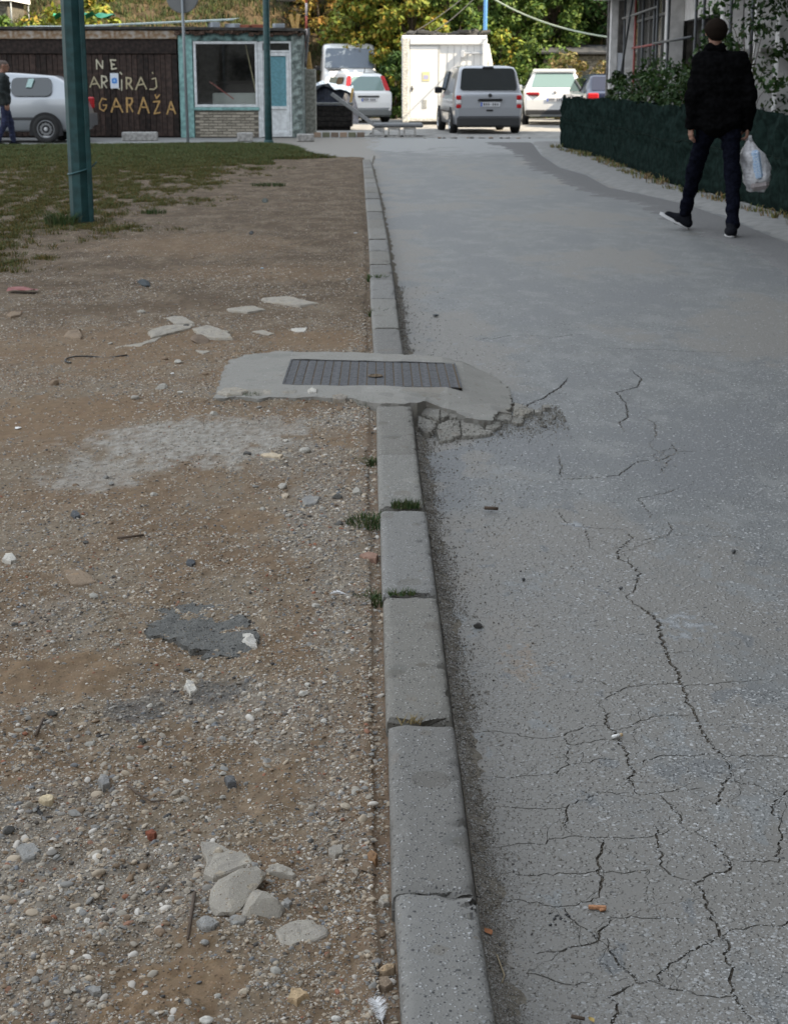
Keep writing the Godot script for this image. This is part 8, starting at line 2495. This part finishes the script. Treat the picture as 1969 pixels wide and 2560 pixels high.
const TRACED := [[0.05,0.36,0.327,0.275,"largest pale angular stone lying beside the kerb, leaning on a second stone",[-0.2855,-2.3631,-0.2818,-2.3951,-0.273,-2.4316,-0.2514,-2.4502,-0.2253,-2.4615,-0.2169,-2.4465,-0.2047,-2.3915,-0.2276,-2.3808,-0.2505,-2.3631,-0.259,-2.3421,-0.271,-2.3404,-0.2831,-2.3491]],
[0.042,0.36,0.327,0.275,"second pale angular stone with rusty underside, touching the largest stone",[-0.2534,-2.3561,-0.2342,-2.3754,-0.1947,-2.3872,-0.1875,-2.3596,-0.178,-2.3352,-0.1816,-2.3249,-0.2014,-2.313,-0.2219,-2.313,-0.2384,-2.3249,-0.2509,-2.3387]],
[0.012,0.36,0.327,0.275,"flat pale stone flush in the dirt, just behind the largest stone",[-0.3389,-2.5592,-0.3178,-2.5633,-0.2813,-2.5351,-0.2495,-2.5115,-0.238,-2.4843,-0.2524,-2.4615,-0.2777,-2.4427,-0.2998,-2.4316,-0.319,-2.4427,-0.3178,-2.4805,-0.3268,-2.5272]],
[0.014,0.36,0.327,0.275,"flat pale triangular stone flush in the dirt, in front of the two angular stones",[-0.1872,-2.2582,-0.1753,-2.2812,-0.1525,-2.2978,-0.1268,-2.2945,-0.1003,-2.268,-0.1012,-2.2485,-0.132,-2.2293,-0.1561,-2.2167,-0.1733,-2.2261]],
[0.02,0.36,0.327,0.275,"curved pale stone rim to the right of the largest stone",[-0.2177,-2.4577,-0.2083,-2.4767,-0.1887,-2.4824,-0.171,-2.4615,-0.1645,-2.4427,-0.1676,-2.4353,-0.1864,-2.4483,-0.2102,-2.454]],
[0.014,0.29,0.28,0.26,"smooth pale grey oval stone beside the thin twig",[-0.3112,-2.2713,-0.2996,-2.2878,-0.2819,-2.2812,-0.2729,-2.268,-0.2834,-2.2485,-0.3002,-2.2485]],
[0.014,0.29,0.28,0.26,"small grey stone just in front of the second angular stone",[-0.26,-2.2912,-0.2517,-2.3012,-0.2323,-2.2945,-0.2359,-2.2779,-0.2517,-2.2664]],
[0.012,0.36,0.327,0.275,"pale rounded flat stone near the kerb, behind the large stones",[-0.1142,-2.5351,-0.1055,-2.5511,-0.0887,-2.5511,-0.0879,-2.5233,-0.1002,-2.5056,-0.1116,-2.5154]],
[0.014,0.29,0.28,0.26,"small blue grey stone touching the right end of the second angular stone",[-0.1789,-2.3491,-0.1718,-2.3596,-0.1637,-2.3421,-0.1681,-2.3283,-0.1771,-2.3352]],
[0.028,0.56,0.53,0.47,"white shell shaped stone on the edge of the dark asphalt remnant",[-0.3634,-3.647,-0.3459,-3.6555,-0.3204,-3.5884,-0.3205,-3.5558,-0.338,-3.5639,-0.357,-3.5884]],
[0.012,0.27,0.205,0.145,"flat tan four sided stone left of the asphalt remnant",[-0.8911,-4.1535,-0.8545,-4.1643,-0.8145,-4.1214,-0.7773,-4.0381,-0.8151,-4.0218,-0.8494,-4.0218]],
[0.012,0.29,0.28,0.26,"flat brownish grey stone in the pale gravel near the grass tufts",[-0.2916,-4.8933,-0.268,-4.9464,-0.2329,-4.9227,-0.2402,-4.8356,-0.2765,-4.8213]],
[0.014,0.32,0.2,0.15,"flat reddish stone at the kerb edge",[-0.0987,-4.2866,-0.0695,-4.3257,-0.0425,-4.298,-0.0487,-4.2526,-0.0818,-4.2639]],
[0.02,0.56,0.53,0.47,"jagged white quartz stone in front of the asphalt remnant",[-0.4603,-3.3127,-0.4595,-3.3487,-0.4428,-3.3414,-0.429,-3.2915,-0.4415,-3.2663]],
[0.025,0.56,0.53,0.47,"rounded whitish stone at the left edge of the gravel",[-1.0858,-4.2752,-1.0906,-4.3327,-1.0705,-4.3327,-1.0461,-4.2752,-1.0545,-4.2481]],
[0.018,0.1,0.105,0.11,"small dark rounded stone behind the asphalt remnant",[-0.5682,-4.197,-0.5652,-4.2257,-0.5489,-4.2257,-0.5381,-4.1904,-0.5485,-4.1687]],
[0.018,0.12,0.125,0.13,"dark pebble left of the broken concrete patch front",[-0.981,-4.7102,-0.9802,-4.7513,-0.9579,-4.7293,-0.9471,-4.6912,-0.9604,-4.6777]],
[0.014,0.5,0.42,0.32,"cream coloured stone in the hollow behind the grass tufts",[-0.3578,-4.9524,-0.3453,-4.9703,-0.3317,-4.9464,-0.3381,-4.9168,-0.3513,-4.9227]],
[0.012,0.55,0.46,0.34,"long cream stone splinter on the broken concrete patch",[-0.4663,-5.4846,-0.4304,-5.5064,-0.3861,-5.4702,-0.392,-5.4344,-0.451,-5.4487]],
[0.014,0.29,0.28,0.26,"pale grey stone half buried at the left of the coarse gravel",[-0.6536,-2.5361,-0.6462,-2.5584,-0.6244,-2.5539,-0.6084,-2.5273,-0.6131,-2.5012,-0.6295,-2.4926]],
[0.016,0.55,0.45,0.3,"cream stone in the coarse gravel left of the twigs",[-0.6524,-2.7146,-0.6438,-2.7367,-0.6259,-2.7286,-0.6257,-2.7126,-0.6393,-2.7046]],
[0.02,0.45,0.33,0.2,"tan wedge stone close to the bottom right of the dirt",[-0.1531,-2.0629,-0.1495,-2.0879,-0.1374,-2.0891,-0.1224,-2.0691,-0.139,-2.0567]],
[0.016,0.29,0.28,0.26,"white grey rounded stone at the bottom left of the dirt",[-0.4475,-2.0879,-0.4404,-2.0967,-0.4277,-2.0942,-0.426,-2.0803,-0.4367,-2.0766]],
[0.02,0.13,0.13,0.13,"dark squarish chip on bare sand near the long twig",[-0.3222,-2.8155,-0.303,-2.8177,-0.2952,-2.7881,-0.3132,-2.7839]],
[0.02,0.22,0.08,0.05,"small brick red chip in the gravel left of the flat stones",[-0.4407,-2.6087,-0.4303,-2.618,-0.4198,-2.604,-0.422,-2.5902,-0.4328,-2.592]],
[0.02,0.29,0.28,0.26,"grey two toned cobble left of the long twig",[-0.5615,-2.807,-0.5585,-2.8283,-0.5416,-2.823,-0.534,-2.7912,-0.5447,-2.7756]],
[0.018,0.3,0.18,0.1,"rusty brown stone against the kerb near the pale pebbles",[-0.0467,-2.5142,-0.0386,-2.5255,-0.0282,-2.5142,-0.0321,-2.4926,-0.0423,-2.4969]],
[0.025,0.4,0.3,0.2,"slanted tan stone wedged against the kerb at the bottom",[-0.0282,-2.1473,-0.0158,-2.1627,0.0022,-2.1694,0.0004,-2.156,-0.0157,-2.146]],
[0.02,0.27,0.205,0.145,"brown stone under the feather at the kerb",[-0.0278,-2.1166,-0.0227,-2.1361,-0.0085,-2.1361,-0.0014,-2.1198,-0.0119,-2.1069]],
[0.02,0.36,0.327,0.275,"pale round pebble against the kerb level with the large stones",[-0.0268,-2.3655,-0.0211,-2.3892,-0.0094,-2.3868,-0.0074,-2.3655,-0.017,-2.3554]],
[0.012,0.36,0.327,0.275,"upper pale plaster slab of the pile in the middle of the dirt",[-1.2598,-8.8382,-1.2258,-8.9288,-1.1693,-8.9014,-1.0726,-8.6451,-1.171,-8.6108]],
[0.018,0.36,0.327,0.275,"long pale plaster slab lying across the pile in the dirt",[-1.2832,-8.33,-1.2119,-8.5347,-1.0655,-8.5853,-1.0664,-8.4353,-1.1678,-8.2116,-1.2245,-8.0964]],
[0.025,0.36,0.327,0.275,"right hand pale plaster slab of the pile in the dirt",[-1.0617,-8.4271,-0.9978,-8.5515,-0.8613,-8.33,-0.8139,-8.0964,-0.9089,-8.0813,-0.9885,-8.196]],
[0.035,0.2,0.15,0.11,"brown stone with dark side at the front of the plaster pile",[-1.0528,-8.1728,-0.995,-8.306,-0.9407,-8.1728,-0.9288,-8.0213,-1.0249,-8.0437]],
[0.008,0.36,0.327,0.275,"pale strip of plaster trailing left of the pile",[-1.3746,-7.8393,-1.2559,-7.9842,-1.2113,-8.1728,-1.1747,-8.1728,-1.2699,-7.7686,-1.3477,-7.7477]],
[0.014,0.36,0.327,0.275,"thin pale slab behind the pile, the nearer of two",[-0.9556,-9.2114,-0.822,-9.3294,-0.7263,-9.1631,-0.8251,-9.0492,-0.9382,-9.1058]],
[0.018,0.36,0.327,0.275,"thin pale slab behind the pile, the farther and longer of two",[-0.7936,-9.6693,-0.6552,-9.7445,-0.439,-9.4299,-0.5436,-9.2996,-0.767,-9.5119]],
[0.01,0.36,0.327,0.275,"narrow pale chip between the plaster pile and the concrete pad",[-0.7468,-8.3702,-0.6952,-8.4271,-0.617,-8.2981,-0.6438,-8.2428]],
[0.01,0.56,0.53,0.47,"small white triangular slab behind the concrete pad",[-0.5456,-8.4435,-0.453,-8.4764,-0.4641,-8.33,-0.5138,-8.33]],
[0.01,0.36,0.327,0.275,"small pale chip in front of the plaster pile",[-0.9681,-7.7686,-0.8838,-7.7407,-0.9167,-7.6446]],
[0.03,0.27,0.205,0.145,"rounded stone on the dirt bank left of the plaster pile",[-1.6714,-8.0964,-1.6943,-8.306,-1.6415,-8.3541,-1.5866,-8.1728,-1.5769,-8.0437]],
[0.035,0.07,0.08,0.085,"long dark grey stone lying on bare dirt",[-1.681,-10.4757,-1.6739,-10.6016,-1.6153,-10.5762,-1.5506,-10.377,-1.5622,-10.2682,-1.6435,-10.3527]],
[0.02,0.27,0.205,0.145,"flat tan stone at the left edge of the dirt",[-2.1545,-8.9288,-2.1556,-9.0492,-2.0951,-9.0492,-2.0729,-8.9196,-2.1179,-8.8562]],
[0.02,0.09,0.1,0.09,"lone dark clod in the middle of the bare dirt",[-1.435,-17.7665,-1.4367,-18.1219,-1.3835,-17.9424,-1.3571,-17.4918,-1.4005,-17.4918]],
[0.02,0.08,0.08,0.08,"small dark clod between the bare dirt and the kerb",[-1.2406,-13.9218,-1.2352,-14.097,-1.2035,-13.9652,-1.1993,-13.772,-1.2195,-13.772]],
[0.03,0.36,0.327,0.275,"long pale stone along the front of the concrete pad",[-0.7263,-6.524,-0.7111,-6.6155,-0.6532,-6.6362,-0.5971,-6.5643,-0.6195,-6.484,-0.6859,-6.4643]],
[0.03,0.36,0.327,0.275,"short pale stone along the front of the concrete pad",[-0.5514,-6.5491,-0.5417,-6.6155,-0.5058,-6.6001,-0.5033,-6.499,-0.5364,-6.484]],
[0.03,0.3,0.28,0.24,"third pale stone along the front of the concrete pad",[-0.4971,-6.5491,-0.4727,-6.6258,-0.3918,-6.6052,-0.4069,-6.524,-0.482,-6.4741]],
[0.03,0.56,0.53,0.47,"small white block at the front of the concrete pad",[-0.3597,-6.6001,-0.3436,-6.6362,-0.3177,-6.6155,-0.3189,-6.534,-0.3518,-6.524]],
[0.025,0.3,0.27,0.23,"broad brown grey stone in front of the concrete pad",[-0.2527,-6.4741,-0.2201,-6.524,-0.1841,-6.4643,-0.1969,-6.4007,-0.2453,-6.4056]]]
const ZONES := [[0,-0.7566,-3.3909,0.1792,0.1755,1],
[0,-0.3247,-2.0947,0.1229,0.0964,1],
[0,-0.3162,-2.2672,0.0438,0.1104,0.8],
[0,-1.3413,-6.1546,0.4034,0.5286,1],
[0,-1.3427,-7.8826,0.6277,0.7251,0.8],
[0,-0.6896,-6.1159,0.2172,0.1651,0.7],
[0,-0.4383,-4.662,0.1563,0.1353,0.8],
[0,-0.2241,-5.6996,0.116,0.2298,0.8],
[0,-0.2029,-2.8523,0.1688,0.1286,0.7],
[0,-0.2541,-2.726,0.1106,0.0849,0.6],
[0,-0.4133,-8.0809,0.3032,0.357,0.9],
[0,-0.9373,-11.0014,0.8162,0.5084,0.6],
[0,-1.6008,-12.9291,0.7933,0.946,0.6],
[0,-0.0718,-2.2709,0.0376,0.1474,0.4],
[0,-0.7184,-5.0594,0.1943,0.2622,0.4],
[2,-0.7317,-5.7149,0.3771,0.3818,1],
[2,-0.9851,-5.2453,0.1878,0.2246,0.8],
[2,-0.5194,-5.9366,0.2262,0.2128,0.7],
[1,-0.1996,-4.7645,0.1577,0.5571,1],
[1,-0.1381,-3.993,0.0924,0.5337,0.7],
[1,-0.2374,-3.1375,0.1669,0.1958,0.6],
[1,-0.5109,-2.3771,0.2149,0.186,1],
[1,-0.6239,-2.6661,0.1443,0.1628,0.8],
[1,-0.3656,-3.2438,0.1895,0.1389,0.9],
[1,-0.8449,-3.7773,0.1186,0.1832,0.6],
[1,-0.326,-5.4622,0.2085,0.3627,0.8],
[1,-0.5004,-2.0933,0.0878,0.0749,0.7],
[1,-0.1146,-2.8014,0.0593,0.437,0.5],
[1,-0.2087,-6.1256,0.1241,0.3007,0.7],
[3,-0.386,-3.311,0.0615,0.0841,1],
[3,-0.5446,-3.1717,0.0676,0.0667,0.9],
[3,-0.51,-3.2858,0.0524,0.0474,0.7],
[3,-1.9711,-11.0154,0.1632,0.6479,0]]
const EDGE := [-7.8421,-32.8096,-5.5177,-33.2067,-3.9529,-33.6134,-2.7291,-33.6134,-2.1724,-33.2067,-1.9026,-32.0429,-1.6059,-30.1064,-1.3141,-29.3006,-0.8729,-28.8374,-0.5517,-28.5365]
const GRASS := [12.0759,-2.9386,13.2852,-2.8316,14.1683,-2.5267,16.0841,-2.4654,19.5931,-2.5606,22.9031,-2.3712,25.9598,-2.1141,28.0966,-1.5341,28.9902,-1.3004]
const LINE_A := [1.9067,-36.4688,2.2225,-34.4838,2.3059,-31.2643,2.1819,-25.8506,2.2572,-22.6387,2.316,-20.1279,2.6091,-18.843,2.7046,-17.3252,2.7019,-14.9917,2.7873,-13.9003,2.8163,-12.685,2.8436,-11.6606,2.8752,-9.4837,2.8551,-6.994]
const LINE_B := [3,-35.7825,2.6898,-30.1052,2.6039,-25.8506,2.7814,-23.784,2.7471,-21.0319,2.9773,-19.7734,3.2538,-18.0529,3.3201,-15.9837,3.3324,-13.7276,3.3917,-11.2526,3.3163,-8.1824]
const LINE_F := [3.3314,-33.6687,3.4235,-30.9242,3.5326,-28.1636,3.5598,-25.3867,3.5115,-22.6387,3.5851,-20.4951,3.7255,-19.635,3.8289,-18.0529,3.8878,-16.076,3.9425,-13.1391,4.0257,-10.0103]
const REMNANT := [-0.6031,-3.7389,-0.5866,-3.831,-0.5234,-3.8883,-0.4293,-3.8626,-0.3717,-3.7845,-0.3308,-3.6508,-0.3187,-3.5609,-0.3644,-3.4987,-0.4291,-3.4987,-0.5078,-3.6082,-0.5797,-3.6451]
